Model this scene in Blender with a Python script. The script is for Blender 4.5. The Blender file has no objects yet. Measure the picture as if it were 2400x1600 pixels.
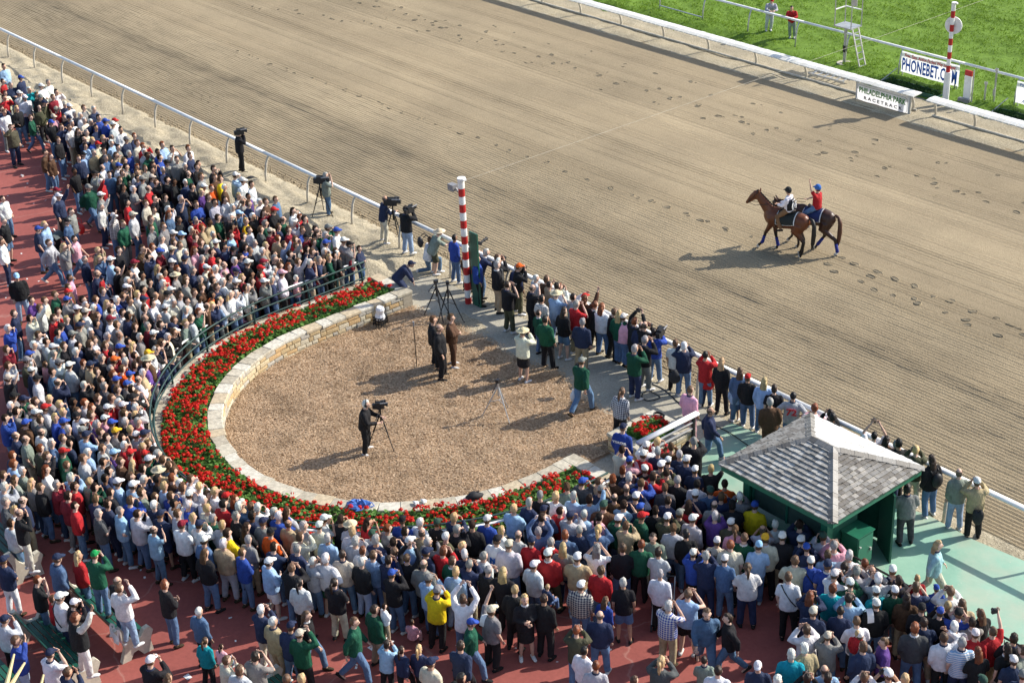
import bpy, math, random
import numpy as np
from mathutils import Vector, Matrix, noise

# ------------------------------------------------------------------ camera, sky, sun, exposure
SC = bpy.context.scene
COL = SC.collection
camd = bpy.data.cameras.new("camera")
camd.sensor_width = 36.0
camd.lens = 56.914
camd.clip_end = 2000.0
cam = bpy.data.objects.new("camera", camd)
COL.objects.link(cam)
PITCH, ROLL, YAW, HGT = 0.487661168, -0.0473963618, -0.888867068, 23.4645279
cp, sp = math.cos(PITCH), math.sin(PITCH)
fw = Vector((math.sin(YAW)*cp, math.cos(YAW)*cp, -sp))
rt = Vector((math.cos(YAW), -math.sin(YAW), 0))
up = rt.cross(fw)
c_, s_ = math.cos(ROLL), math.sin(ROLL)
r2 = rt*c_ + up*s_
u2 = -rt*s_ + up*c_
M3 = Matrix((r2, u2, -fw)).transposed()
cam.matrix_world = Matrix.Translation((0, 0, HGT)) @ M3.to_4x4()
SC.camera = cam

world = bpy.data.worlds.new("World")
SC.world = world
world.use_nodes = True
wn = world.node_tree.nodes
bg = wn["Background"]
sky = wn.new("ShaderNodeTexSky")
sky.sky_type = 'NISHITA'
sky.sun_disc = False
SUN_EL, SUN_AZ = math.radians(35.5), math.atan2(0.358, 0.934)
sky.sun_elevation = SUN_EL
sky.sun_rotation = SUN_AZ
sky.air_density = 1.0
sky.dust_density = 1.5
world.node_tree.links.new(sky.outputs[0], bg.inputs[0])
bg.inputs[1].default_value = 0.13
sund = bpy.data.lights.new("sun", 'SUN')
sund.energy = 4.0
sund.angle = math.radians(0.55)
sund.color = (1.0, 0.94, 0.84)
sun = bpy.data.objects.new("sun", sund)
COL.objects.link(sun)
sdir = Vector((math.sin(SUN_AZ)*math.cos(SUN_EL), math.cos(SUN_AZ)*math.cos(SUN_EL), math.sin(SUN_EL)))
sun.rotation_euler = sdir.to_track_quat('Z', 'Y').to_euler()
sun.location = (0, 60, 80)
SC.view_settings.view_transform = 'Standard'
SC.view_settings.look = 'None'
SC.view_settings.exposure = 0.74
SC.view_settings.gamma = 1.0
SC.view_settings.use_curve_mapping = False
SC.render.engine = 'CYCLES'
SC.cycles.max_bounces = 5
SC.cycles.diffuse_bounces = 3

rnd = random.Random(7)
rng = np.random.default_rng(7)

# ------------------------------------------------------------------ mesh helpers
class MB:
    """collects shapes; build() links them as ONE mesh object"""
    def __init__(s):
        s.v = []; s.f = []; s.m = []
    def add(s, vs, fs, mi=0):
        o = len(s.v)
        s.v.extend([tuple(p) for p in vs])
        s.f.extend([tuple(i+o for i in q) for q in fs])
        s.m.extend([mi]*len(fs))
        return s
    def box(s, c, d, rz=0.0, mi=0, mat=None, taper=1.0):
        hx, hy, hz = d[0]/2, d[1]/2, d[2]/2
        vs = []
        for z, k in ((-hz, 1.0), (hz, taper)):
            for x, y in ((-hx, -hy), (hx, -hy), (hx, hy), (-hx, hy)):
                vs.append(Vector((x*k, y*k, z)))
        if mat is not None:
            vs = [mat @ p for p in vs]
        else:
            cr, sr = math.cos(rz), math.sin(rz)
            vs = [Vector((p.x*cr-p.y*sr+c[0], p.x*sr+p.y*cr+c[1], p.z+c[2])) for p in vs]
        return s.add(vs, [(0,3,2,1),(4,5,6,7),(0,1,5,4),(1,2,6,5),(2,3,7,6),(3,0,4,7)], mi)
    def bar(s, p0, p1, w, h, mi=0, upv=(0,0,1)):
        """rectangular bar from p0 to p1"""
        p0, p1 = Vector(p0), Vector(p1)
        t = (p1-p0).normalized()
        a = t.cross(Vector(upv))
        if a.length < 1e-4: a = t.cross(Vector((1,0,0)))
        a.normalize(); b = a.cross(t)
        vs = []
        for p in (p0, p1):
            for x, y in ((-1,-1),(1,-1),(1,1),(-1,1)):
                vs.append(p + a*(x*w/2) + b*(y*h/2))
        return s.add(vs, [(0,1,2,3),(7,6,5,4),(0,4,5,1),(1,5,6,2),(2,6,7,3),(3,7,4,0)], mi)
    def tube(s, pts, rad, n=8, mi=0, side=None, cap=True):
        """tube through pts; rad: number, list of numbers or list of (rx, ry)"""
        pts = [Vector(p) for p in pts]
        if not isinstance(rad, list): rad = [rad]*len(pts)
        rad = [(r, r) if not isinstance(r, (list, tuple)) else r for r in rad]
        vs = []; prev = None
        for i, p in enumerate(pts):
            if i == 0: t = pts[1]-pts[0]
            elif i == len(pts)-1: t = pts[-1]-pts[-2]
            else: t = (pts[i+1]-pts[i]).normalized() + (pts[i]-pts[i-1]).normalized()
            t.normalize()
            a = Vector(side) if side is not None else (prev if prev is not None else (Vector((1,0,0)) if abs(t.x) < .8 else Vector((0,1,0))))
            a = a - t*a.dot(t)
            if a.length < 1e-4: a = t.orthogonal()
            a.normalize(); prev = a
            b = t.cross(a)
            for k in range(n):
                an = 2*math.pi*k/n
                vs.append(p + a*(math.cos(an)*rad[i][0]) + b*(math.sin(an)*rad[i][1]))
        fs = []
        for i in range(len(pts)-1):
            for k in range(n):
                k2 = (k+1) % n
                fs.append((i*n+k, i*n+k2, (i+1)*n+k2, (i+1)*n+k))
        if cap:
            fs.append(tuple(reversed(range(n))))
            fs.append(tuple((len(pts)-1)*n+k for k in range(n)))
        return s.add(vs, fs, mi)
    def ball(s, c, r, n=8, m=6, mi=0, rot=None):
        rx, ry, rz = (r, r, r) if not isinstance(r, (list, tuple)) else r
        vs = [Vector((0,0,-rz))]; fs = []
        for j in range(1, m):
            ph = -math.pi/2 + math.pi*j/m
            for k in range(n):
                an = 2*math.pi*k/n
                vs.append(Vector((rx*math.cos(ph)*math.cos(an), ry*math.cos(ph)*math.sin(an), rz*math.sin(ph))))
        vs.append(Vector((0,0,rz)))
        for k in range(n): fs.append((0, 1+(k+1)%n, 1+k))
        for j in range(m-2):
            for k in range(n):
                a = 1+j*n
                fs.append((a+k, a+(k+1)%n, a+n+(k+1)%n, a+n+k))
        a = 1+(m-2)*n
        for k in range(n): fs.append((a+k, a+(k+1)%n, len(vs)-1))
        if rot is not None: vs = [rot @ p for p in vs]
        cc = Vector(c)
        return s.add([p+cc for p in vs], fs, mi)
    def disc(s, c, r, th, n=16, mi=0, axis=(0,0,1)):
        ax = Vector(axis).normalized(); c = Vector(c)
        return s.tube([c-ax*th/2, c+ax*th/2], r, n, mi)
    def prism(s, poly, z0, z1, mi=0):
        n = len(poly)
        vs = [(x, y, z0) for x, y in poly] + [(x, y, z1) for x, y in poly]
        fs = [tuple(reversed(range(n))), tuple(range(n, 2*n))]
        fs += [(i, (i+1) % n, n+(i+1) % n, n+i) for i in range(n)]
        return s.add(vs, fs, mi)
    def mesh(s, name, mats, smooth=False):
        me = bpy.data.meshes.new(name)
        me.from_pydata(s.v, [], s.f)
        if not isinstance(mats, (list, tuple)): mats = [mats]
        for m in mats: me.materials.append(m)
        me.polygons.foreach_set('material_index', s.m)
        if smooth: me.polygons.foreach_set('use_smooth', [True]*len(s.f))
        me.update()
        return me
    def build(s, name, mats, parent=None, loc=None, smooth=False):
        return link(name, s.mesh(name, mats, smooth), parent, loc)

def link(name, me, parent=None, loc=None, rz=None, scale=None):
    o = bpy.data.objects.new(name, me)
    COL.objects.link(o)
    if parent is not None: o.parent = parent
    if loc is not None: o.location = loc
    if rz is not None: o.rotation_euler = (0, 0, rz)
    if scale is not None: o.scale = scale
    return o
def thing(name, label, cat, loc=(0,0,0), rz=0.0, group=None):
    o = link(name, None, None, loc, rz)
    o.empty_display_size = 0.2
    o["label"] = label; o["category"] = cat
    if group: o["group"] = group
    return o
def tag(o, label, cat, group=None):
    o["label"] = label; o["category"] = cat
    if group: o["group"] = group
    return o
def structure(o, label=None):
    o["kind"] = "structure"
    if label: o["label"] = label
    return o
def stuff(o, label=None):
    o["kind"] = "stuff"
    if label: o["label"] = label
    return o
def np_mesh(name, verts, faces, mat, smooth=False):
    """verts (n,3) array, faces (m,k) array"""
    me = bpy.data.meshes.new(name)
    verts = np.asarray(verts, dtype=np.float32); faces = np.asarray(faces, dtype=np.int32)
    k = faces.shape[1]
    me.vertices.add(len(verts)); me.vertices.foreach_set('co', verts.ravel())
    me.loops.add(faces.size); me.loops.foreach_set('vertex_index', faces.ravel())
    me.polygons.add(len(faces))
    me.polygons.foreach_set('loop_start', np.arange(0, faces.size, k, dtype=np.int32))
    me.polygons.foreach_set('loop_total', np.full(len(faces), k, dtype=np.int32))
    if smooth: me.polygons.foreach_set('use_smooth', np.ones(len(faces), dtype=bool))
    me.update(calc_edges=True); me.validate()
    if mat is not None: me.materials.append(mat)
    return me
def grid_mesh(name, xs, ys, zf, mat, smooth=True):
    X, Y = np.meshgrid(xs, ys)
    Z = zf(X, Y)
    nx, ny = len(xs), len(ys)
    v = np.stack([X.ravel(), Y.ravel(), Z.ravel()], 1)
    i = np.arange(nx*ny).reshape(ny, nx)
    f = np.stack([i[:-1,:-1].ravel(), i[:-1,1:].ravel(), i[1:,1:].ravel(), i[1:,:-1].ravel()], 1)
    return np_mesh(name, v, f, mat, smooth)
def vnoise(X, Y, sc, seed=0):
    """smooth value noise on arrays"""
    r = np.random.default_rng(seed); T = r.random((256, 256))
    x = np.asarray(X)*sc; y = np.asarray(Y)*sc
    xi = np.floor(x).astype(int); yi = np.floor(y).astype(int)
    fx = x-xi; fy = y-yi
    fx = fx*fx*(3-2*fx); fy = fy*fy*(3-2*fy)
    g = lambda a, b: T[a % 256, b % 256]
    return (g(xi,yi)*(1-fx)+g(xi+1,yi)*fx)*(1-fy) + (g(xi,yi+1)*(1-fx)+g(xi+1,yi+1)*fx)*fy

# ------------------------------------------------------------------ materials
def nmat(name):
    m = bpy.data.materials.new(name); m.use_nodes = True
    nt = m.node_tree; b = nt.nodes["Principled BSDF"]
    return m, nt, b
def N(nt, typ, **kw):
    n = nt.nodes.new(typ)
    for k, v in kw.items(): setattr(n, k, v)
    return n
def texco(nt, scale=(1,1,1), kind='Object', rot=(0,0,0)):
    tc = N(nt, "ShaderNodeTexCoord"); mp = N(nt, "ShaderNodeMapping")
    mp.inputs['Scale'].default_value = scale; mp.inputs['Rotation'].default_value = rot
    nt.links.new(tc.outputs[kind], mp.inputs[0])
    return mp.outputs[0]
def noise_node(nt, vec, scale, detail=4, rough=.55):
    n = N(nt, "ShaderNodeTexNoise"); n.inputs['Scale'].default_value = scale
    n.inputs['Detail'].default_value = detail; n.inputs['Roughness'].default_value = rough
    nt.links.new(vec, n.inputs['Vector']); return n
def ramp(nt, fac, stops):
    r = N(nt, "ShaderNodeValToRGB"); e = r.color_ramp.elements
    while len(e) < len(stops): e.new(.5)
    for i, (p, c) in enumerate(stops):
        e[i].position = p; e[i].color = (*c, 1) if len(c) == 3 else c
    nt.links.new(fac, r.inputs[0]); return r.outputs[0]
def mix(nt, a, b, fac, mode='MIX'):
    m = N(nt, "ShaderNodeMix", data_type='RGBA', blend_type=mode)
    for i, v in ((6, a), (7, b)):
        if isinstance(v, tuple): m.inputs[i].default_value = (*v, 1)
        else: nt.links.new(v, m.inputs[i])
    if isinstance(fac, (int, float)): m.inputs[0].default_value = fac
    else: nt.links.new(fac, m.inputs[0])
    return m.outputs[2]
def bump(nt, b, h, strength=.3, dist=.02):
    n = N(nt, "ShaderNodeBump"); n.inputs['Strength'].default_value = strength
    n.inputs['Distance'].default_value = dist
    nt.links.new(h, n.inputs['Height']); nt.links.new(n.outputs[0], b.inputs['Normal'])
def simple(name, col, rough=.6, metal=0.0, var=.15, scale=6.0, bmp=0.0, spec=.4, dirt=None):
    """painted or plain surface with slight wear"""
    m, nt, b = nmat(name)
    v = texco(nt)
    n = noise_node(nt, v, scale, 5)
    lo = tuple(c*(1-var) for c in col); hi = tuple(min(1, c*(1+var)) for c in col)
    c = ramp(nt, n.outputs[0], [(.3, lo), (.7, hi)])
    if dirt:
        n2 = noise_node(nt, v, scale*.35, 6, .7)
        f = ramp(nt, n2.outputs[0], [(.5, (0,0,0)), (.72, (1,1,1))])
        c = mix(nt, c, dirt, f)
    nt.links.new(c, b.inputs['Base Color'])
    b.inputs['Roughness'].default_value = rough; b.inputs['Metallic'].default_value = metal
    b.inputs['Specular IOR Level'].default_value = spec
    if bmp: bump(nt, b, noise_node(nt, v, scale*4, 3).outputs[0], bmp, .01)
    return m
def soil(name, lo, hi, fine=45.0, coarse=1.2, streak=None, bstr=.5, bdist=.02, speck=None):
    """granular ground"""
    m, nt, b = nmat(name)
    v = texco(nt)
    n1 = noise_node(nt, v, fine, 4, .7); n2 = noise_node(nt, v, coarse, 5, .6)
    a = ramp(nt, n1.outputs[0], [(.28, lo), (.72, hi)])
    k = ramp(nt, n2.outputs[0], [(.3, (.78,.78,.78)), (.7, (1.12,1.11,1.09))])
    c = mix(nt, a, k, 1.0, 'MULTIPLY')
    if streak:
        sv = texco(nt, streak)
        n3 = noise_node(nt, sv, 1.0, 4, .6)
        k2 = ramp(nt, n3.outputs[0], [(.3, (.88,.87,.86)), (.7, (1.1,1.1,1.1))])
        c = mix(nt, c, k2, 1.0, 'MULTIPLY')
    if speck:
        n4 = noise_node(nt, v, speck[1], 2, .5)
        f = ramp(nt, n4.outputs[0], [(speck[2], (0,0,0)), (speck[2]+.04, (1,1,1))])
        c = mix(nt, c, speck[0], f)
    nt.links.new(c, b.inputs['Base Color'])
    b.inputs['Roughness'].default_value = .95; b.inputs['Specular IOR Level'].default_value = .15
    bump(nt, b, n1.outputs[0], bstr, bdist)
    return m
M = {}
M['track'] = soil('track_dirt', (.228,.178,.110), (.412,.338,.226), 24, .15, (.02, .5, 1), .75, .04)
M['sand'] = soil('verge_sand', (.24,.205,.14), (.60,.53,.39), 17, .9, (.12, 2.2, 1), .9, .06)
M['moist'] = soil('moist_dirt', (.12,.10,.07), (.26,.225,.16), 40, 2.0, None, .4, .02)
M['path'] = soil('path_dirt', (.27,.25,.20), (.48,.45,.37), 22, .5, None, .25, .01)
M['mulchbed'] = soil('mulch_ground', (.24,.16,.10), (.48,.35,.235), 26, .6, None, .6, .03)
def m_red():
    m, nt, b = nmat('red_paving')
    v = texco(nt)
    n1 = noise_node(nt, v, .35, 6, .6); n2 = noise_node(nt, v, 9, 6, .7)
    c = ramp(nt, n1.outputs[0], [(.3, (.255,.068,.056)), (.7, (.335,.096,.078))])
    k = ramp(nt, n2.outputs[0], [(.3, (.85,.85,.85)), (.7, (1.1,1.1,1.1))])
    c = mix(nt, c, k, 1.0, 'MULTIPLY')
    vo = N(nt, "ShaderNodeTexVoronoi", feature='DISTANCE_TO_EDGE'); vo.inputs['Scale'].default_value = .33
    w = noise_node(nt, v, 1.3, 4); ad = mix(nt, v, w.outputs[1], .3)
    nt.links.new(ad, vo.inputs['Vector'])
    f = ramp(nt, vo.outputs[0], [(.0, (.55,.55,.55)), (.006, (0,0,0))])
    c = mix(nt, c, (.40,.22,.18), f)
    n4 = noise_node(nt, v, 5.5, 3, .5)
    f2 = ramp(nt, n4.outputs[0], [(.74, (0,0,0)), (.77, (.6,.6,.6))])
    c = mix(nt, c, (.42,.26,.22), f2)
    n5 = noise_node(nt, v, .9, 6, .65)
    f3 = ramp(nt, n5.outputs[0], [(.55, (0,0,0)), (.8, (.55,.55,.55))])
    c = mix(nt, c, (.15,.045,.04), f3)
    nt.links.new(c, b.inputs['Base Color']); b.inputs['Roughness'].default_value = .75
    b.inputs['Specular IOR Level'].default_value = .3
    bump(nt, b, n2.outputs[0], .2, .01)
    return m
M['red'] = m_red()
def m_pad():
    m, nt, b = nmat('green_pad_paint')
    v = texco(nt)
    n1 = noise_node(nt, v, .8, 6, .65); n2 = noise_node(nt, v, 14, 5, .7)
    c = ramp(nt, n1.outputs[0], [(.3, (.17,.34,.25)), (.7, (.27,.46,.35))])
    f = ramp(nt, n2.outputs[0], [(.62, (0,0,0)), (.72, (.8,.8,.8))])
    c = mix(nt, c, (.42,.48,.40), f)
    n3 = noise_node(nt, v, .45, 5, .6)
    f2 = ramp(nt, n3.outputs[0], [(.44, (0,0,0)), (.66, (.75,.75,.75))])
    c = mix(nt, c, (.40,.40,.31), f2)
    nt.links.new(c, b.inputs['Base Color']); b.inputs['Roughness'].default_value = .7
    bump(nt, b, n2.outputs[0], .15, .01)
    return m
M['pad'] = m_pad()
def m_grass():
    m, nt, b = nmat('turf_grass')
    v = texco(nt)
    n1 = noise_node(nt, v, .5, 5, .6); n2 = noise_node(nt, v, 6, 5, .7)
    c = ramp(nt, n2.outputs[0], [(.25, (.07,.13,.012)), (.55, (.125,.225,.022)), (.8, (.18,.27,.04))])
    k = ramp(nt, n1.outputs[0], [(.3, (.8,.8,.7)), (.7, (1.15,1.1,1.2))])
    c = mix(nt, c, k, 1.0, 'MULTIPLY')
    nt.links.new(c, b.inputs['Base Color']); b.inputs['Roughness'].default_value = .8
    b.inputs['Specular IOR Level'].default_value = .2
    bump(nt, b, n2.outputs[0], .6, .05)
    return m
M['grass'] = m_grass()
def m_leaf(name, cols, coarse=0):
    """leaves: colour varies from leaf to leaf with position noise"""
    m, nt, b = nmat(name)
    v = texco(nt)
    n = noise_node(nt, v, 17, 2, .5)
    c = ramp(nt, n.outputs[0], [(.3+.4*i/(len(cols)-1), q) for i, q in enumerate(cols)])
    if coarse:
        n2 = noise_node(nt, v, coarse, 5, .65)
        c = mix(nt, c, ramp(nt, n2.outputs[0], [(.30, (.70,.68,.66)), (.5, (1,1,1)), (.7, (1.12,1.12,1.12))]), 1.0, 'MULTIPLY')
    nt.links.new(c, b.inputs['Base Color']); b.inputs['Roughness'].default_value = .6
    b.inputs['Specular IOR Level'].default_value = .25
    tr = N(nt, "ShaderNodeBsdfTranslucent"); nt.links.new(c, tr.inputs[0])
    mx = N(nt, "ShaderNodeMixShader"); mx.inputs[0].default_value = .35
    out = nt.nodes["Material Output"]
    nt.links.new(b.outputs[0], mx.inputs[1]); nt.links.new(tr.outputs[0], mx.inputs[2])
    nt.links.new(mx.outputs[0], out.inputs[0])
    return m
M['blade'] = m_leaf('grass_blades', [(.11,.19,.012), (.17,.28,.022), (.24,.34,.05)])
M['leaf'] = m_leaf('geranium_leaves', [(.04,.11,.018), (.10,.23,.04), (.19,.33,.08)])
M['hedge'] = m_leaf('hedge_leaves', [(.015,.04,.012), (.03,.085,.02), (.06,.13,.03)])
M['bloom'] = m_leaf('red_geranium_petals', [(.45,.011,.010), (.66,.02,.014), (.76,.06,.035)])
M['chip'] = m_leaf('wood_chips', [(.36,.235,.14), (.57,.41,.26), (.70,.55,.385)], 1.1)
M['white'] = simple('white_paint', (.78,.78,.76), .45, var=.05, dirt=(.58,.56,.50))
M['cover'] = simple('white_rail_cover', (.74,.73,.68), .5, var=.06, scale=3, dirt=(.58,.55,.46))
for i, c in enumerate([(.74,.73,.68), (.64,.63,.58), (.70,.68,.62)]):
    M['cover%d' % i] = simple('rail_cover_%s' % 'abc'[i], c, .5, var=.08, scale=3, dirt=(.54,.51,.43))
M['post'] = simple('weathered_post', (.52,.48,.40), .6, var=.2, dirt=(.30,.27,.2))
M['galv'] = simple('galvanised_steel', (.45,.45,.44), .4, .5, var=.15)
M['redpaint'] = simple('red_paint', (.42,.018,.018), .45, var=.12)
M['green'] = simple('dark_green_paint', (.012,.085,.055), .4, var=.15, spec=.5)
M['midgreen'] = simple('kiosk_green_paint', (.015,.13,.075), .4, var=.12, spec=.5)
M['rgreen'] = simple('green_tube_paint', (.012,.045,.042), .6, var=.15, spec=.5)
M['blackp'] = simple('black_metal', (.012,.013,.014), .4, var=.2)
M['blackpl'] = simple('black_plastic', (.016,.016,.018), .5, var=.3)
M['grayp'] = simple('grey_plastic', (.22,.22,.23), .5)
M['glass'] = simple('kiosk_glass', (.04,.07,.06), .08, var=.1, spec=.6)
M['conc'] = simple('bench_concrete', (.50,.46,.37), .85, var=.14, scale=9, bmp=.25, dirt=(.36,.33,.27))
M['coping'] = simple('bed_coping_stone', (.46,.40,.29), .9, var=.2, scale=4, bmp=.3)
M['mortar'] = simple('mortar', (.34,.30,.23), .95, var=.2, scale=12, bmp=.3)
for i, c in enumerate([(.50,.41,.26), (.44,.33,.18), (.55,.49,.36), (.38,.35,.29), (.50,.34,.17), (.42,.39,.33)]):
    M['stone%d' % i] = simple('wall_stone_%s' % 'abcdef'[i], c, .85, var=.28, scale=5, bmp=.4)
for i, c in enumerate([(.46,.42,.33), (.52,.49,.41), (.38,.34,.26), (.45,.37,.25)]):
    M['cap%d' % i] = simple('cap_stone_%s' % 'abcd'[i], c, .85, var=.28, scale=6, bmp=.5)
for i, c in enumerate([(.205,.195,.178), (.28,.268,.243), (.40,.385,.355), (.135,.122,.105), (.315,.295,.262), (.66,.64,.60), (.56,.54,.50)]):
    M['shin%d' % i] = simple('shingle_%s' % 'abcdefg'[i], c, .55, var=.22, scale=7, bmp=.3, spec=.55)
# ------------------------------------------------------------------ the setting: ground, track, verge, turf, paving
XL, XR = -150.0, 40.0
# deep base
structure(MB().add([(-400,-200,-.06),(300,-200,-.06),(300,400,-.06),(-400,400,-.06)], [(0,1,2,3)]).build('ground', M['sand']))
# red paving of the apron
structure(MB().add([(XL,-60,0),(XR,-60,0),(XR,25.75,0),(XL,25.75,0)], [(0,1,2,3)]).build('red_paving', M['red']))
# racing track with harrowed grooves
def track_rows():
    r = random.Random(3); ys = []; zs = []; am = []
    y = 29.7
    while y < 37.6:                                       # strong even grooves
        a = .030 + r.uniform(-.004, .004)
        if r.random() < .05: a *= 1.25
        for t, z in ((0, 0), (.04, 1), (.075, .85), (.105, -.55)):
            ys.append(y+t); zs.append(z*a*(.92 if y < 35.6 else .55)); am.append(1)
        y += .142
    y = ys[-1]+.06
    while y < 51.9:
        ys.append(y); zs.append(r.uniform(-.005, .005)); am.append(.3); y += .06
        if r.random() < (.55 if math.sin(y*2.3)+.6*math.sin(y*5.1+1) > .75 else .07):   # bundles of stray tooth lines
            k = r.uniform(.014, .042)
            ys.append(y); zs.append(k); am.append(.7)
            ys.append(y+.045); zs.append(-k*.8); am.append(.7)
            ys.append(y+.09); zs.append(0); am.append(.7); y += .13
    return np.array(ys), np.array(zs), np.array(am)
ty, tz, ta = track_rows()
txs = np.concatenate([np.arange(XL, -92, 4.0), np.arange(-92, -10, .45), np.arange(-10, XR+.1, 4.0)])
def track_z(X, Y):
    base = np.interp(Y, ty, tz); am = np.interp(Y, ty, ta)
    patch = vnoise(X*.3, Y, .25, 5)*.12 + vnoise(X, Y, 1.9, 6)*.5
    ragged = (vnoise(X, Y*6, 2.6, 8)-.5)*.022*am
    return base*(.55+patch*.8) + ragged + .004*vnoise(X, Y, 3.0, 9) + .03
structure(link('dirt_track', grid_mesh('dirt_track', txs, ty, track_z, M['track'], smooth=False)))
# sand verge between paving and track
def verge_z(X, Y):
    m = np.exp(-((Y-27.7)/.7)**2)*(vnoise(X, Y, .55, 11)**2)*.62 + np.exp(-((Y-26.4)/.4)**2)*vnoise(X, Y, 1.1, 15)*.16
    m += np.exp(-((Y-29.0)/.6)**2)*vnoise(X, Y, .9, 12)*.2
    e = np.clip((Y-25.6)/.6, 0, 1)*np.clip((30.25-Y)/.4, 0, 1)
    left = np.clip((-39.3-X)/2.0, .12, 1)
    return .008 + e*left*(m + .12*vnoise(X, Y, 2.2, 13) + .10*vnoise(X, Y, 5.0, 14) + .09*vnoise(X*.25, Y, 3.2, 16)) + (1-e)*0
structure(link('sand_verge', grid_mesh('sand_verge', np.arange(-100, 12, .16), np.arange(25.55, 30.36, .12), verge_z, M['sand'])))
# far verge under the inner rail and the turf
def farverge_z(X, Y):
    e = np.clip((Y-51.3)/.4, 0, 1)
    return .02 + e*(.05*vnoise(X, Y, .7, 21) + .05*vnoise(X, Y, 2.2, 22))
structure(link('inner_sand_verge', grid_mesh('inner_sand_verge', np.arange(-100, 5, .3), np.arange(51.2, 54.61, .2), farverge_z, M['sand'])))
def turf_z(X, Y):
    bank = np.clip((Y-53.3)/1.6, 0, 1)
    return -.06 + .16*bank + bank*(.12*vnoise(X, Y, .45, 31) + .07*vnoise(X*1.1, Y*1.7, 1.6, 32) + .05*vnoise(X, Y, 4.5, 33)) + .12*np.exp(-((Y-54.6)/.7)**2)*vnoise(X, Y, .5, 34)
structure(link('turf', grid_mesh('turf', np.concatenate([np.arange(XL, -72, 3), np.arange(-72, -22, .16), np.arange(-22, XR, 3)]), np.concatenate([np.arange(53.1, 74, .16), np.arange(74, 140, 3)]), turf_z, M['grass'])))
# grass blades in tufts
def scatter_blades(name, n, xr, yr, zf, hmin, hmax, wid, mat, keep=None, lean=.5):
    x = rng.uniform(*xr, n); y = rng.uniform(*yr, n)
    if keep is not None:
        k = keep(x, y); x, y = x[k], y[k]; n = len(x)
    z = zf(x, y)
    h = rng.uniform(hmin, hmax, n); a = rng.uniform(0, 6.283, n); w = wid*rng.uniform(.6, 1.4, n)
    dx, dy = np.cos(a)*w, np.sin(a)*w
    lx, ly = rng.normal(0, lean, n)*h, rng.normal(0, lean, n)*h
    p0 = np.stack([x-dx, y-dy, z-.01], 1); p1 = np.stack([x+dx, y+dy, z-.01], 1); p2 = np.stack([x+lx, y+ly, z+h], 1)
    v = np.stack([p0, p1, p2], 1).reshape(-1, 3)
    return link(name, np_mesh(name, v, np.arange(len(v)).reshape(-1, 3), mat))
def tufty(x, y):
    k = vnoise(x*1.1, y*1.7, 1.6, 32)*.6 + vnoise(x, y, .45, 31)*.4
    edge = np.clip((y-53.4)/1.2, 0, 1)
    inview = (x < -29-.25*(y-54)) & (x > -67 + .6*(y-54))
    return (rng.random(len(x)) < np.clip((k-.25)*1.7, .05, 1)*edge) & inview
stuff(scatter_blades('grass', 210000, (-68, -28), (53.4, 72.5), turf_z, .03, .11, .02, M['blade'], tufty), 'short uneven green turf of the infield')

# path, mulch floor and green pad: thin sheets above the base
def sheet(name, pts, z, mat):
    return structure(MB().add([(x, y, z) for x, y in pts], [tuple(range(len(pts)))]).build(name, mat))
sheet('path', [(-40.2,24.9),(-38.2,24.9),(-38.0,24.0),(-27.6,24.0),(-26.05,24.0),(-26.05,25.4),(-25.9,29.0),(-32,29.15),(-40.4,28.9)], .075, M['path'])
pad_edge = [(-26.2,29.0),(-24.8,29.12),(-23.4,28.95),(-22.0,29.1),(-20.6,28.95),(-19.75,29.2),(-18.3,29.12),(-16.9,29.26),(-14,29.15),(-8,29.2),(5,29.2)]
structure(MB().prism([(-26.2,25.3),(5,25.3)] + pad_edge[::-1], .0, .10).build('green_pad', M['pad']))
UC, UY, RI, RO, RB = -32.85, 23.05, 5.45, 5.87, 7.18       # horseshoe: centre, inner, cap and bed radius
def ushape(r, ya, yb, n=48, y_l=None):
    """points of a horseshoe of radius r, left arm up to ya, right arm up to yb"""
    P = []
    for y in np.linspace(ya, UY+.2, max(2, int((ya-UY)/.35))): P.append((UC-r, y))
    for k in range(n+1):
        a = math.pi + math.pi*k/n
        P.append((UC+r*math.cos(a), UY+r*math.sin(a)))
    if yb > UY+.3:
        for y in np.linspace(UY+.2, yb, max(2, int((yb-UY)/.35))): P.append((UC+r, y))
    return P
mul_edge = [(-27.42,25.9),(-28.3,26.9),(-29.4,26.85),(-30.7,27.05),(-31.6,27.45),(-32.6,27.2),(-33.8,27.1),(-34.8,27.3),(-35.6,27.15),(-36.6,27.3),(-37.5,27.0)]
structure(MB().add([(x, y, .085) for x, y in ushape(RI+.05, 27.0, 24.6)] + [(x, y, .085) for x, y in mul_edge], [tuple(range(len(ushape(RI+.05, 27.0, 24.6))+len(mul_edge)))]).build('mulch_floor', M['mulchbed']))
def in_mulch(x, y):
    r = np.hypot(x-UC, y-UY)
    low = np.where(y < UY, r < RI-.02, np.abs(x-UC) < RI-.02)
    top = np.interp(x, [-38.4,-37.5,-36.6,-35.6,-34.8,-33.8,-32.6,-31.6,-30.7,-29.4,-28.3,-27.4], [27.0,27.0,27.3,27.15,27.3,27.1,27.2,27.45,27.05,26.85,26.9,25.9])
    return low & (y < top + rng.normal(0, .13, len(x)))
n = 230000
x = rng.uniform(-38.4, -27.3, n); y = rng.uniform(17.5, 28.1, n)
k = in_mulch(x, y); x, y = x[k], y[k]; n = len(x)
hills = .05*vnoise(x, y, .8, 41) + .05*vnoise(x, y, 2.4, 42)**2
a = rng.uniform(0, 6.283, n); L = rng.uniform(.012, .036, n); W = rng.uniform(.007, .014, n)
ax = np.stack([np.cos(a), np.sin(a), rng.normal(0, .2, n)], 1)*L[:, None]
bx = np.stack([-np.sin(a), np.cos(a), rng.normal(0, .3, n)], 1)*W[:, None]
cen = np.stack([x, y, .10+hills+rng.uniform(0, .02, n)], 1)
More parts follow.
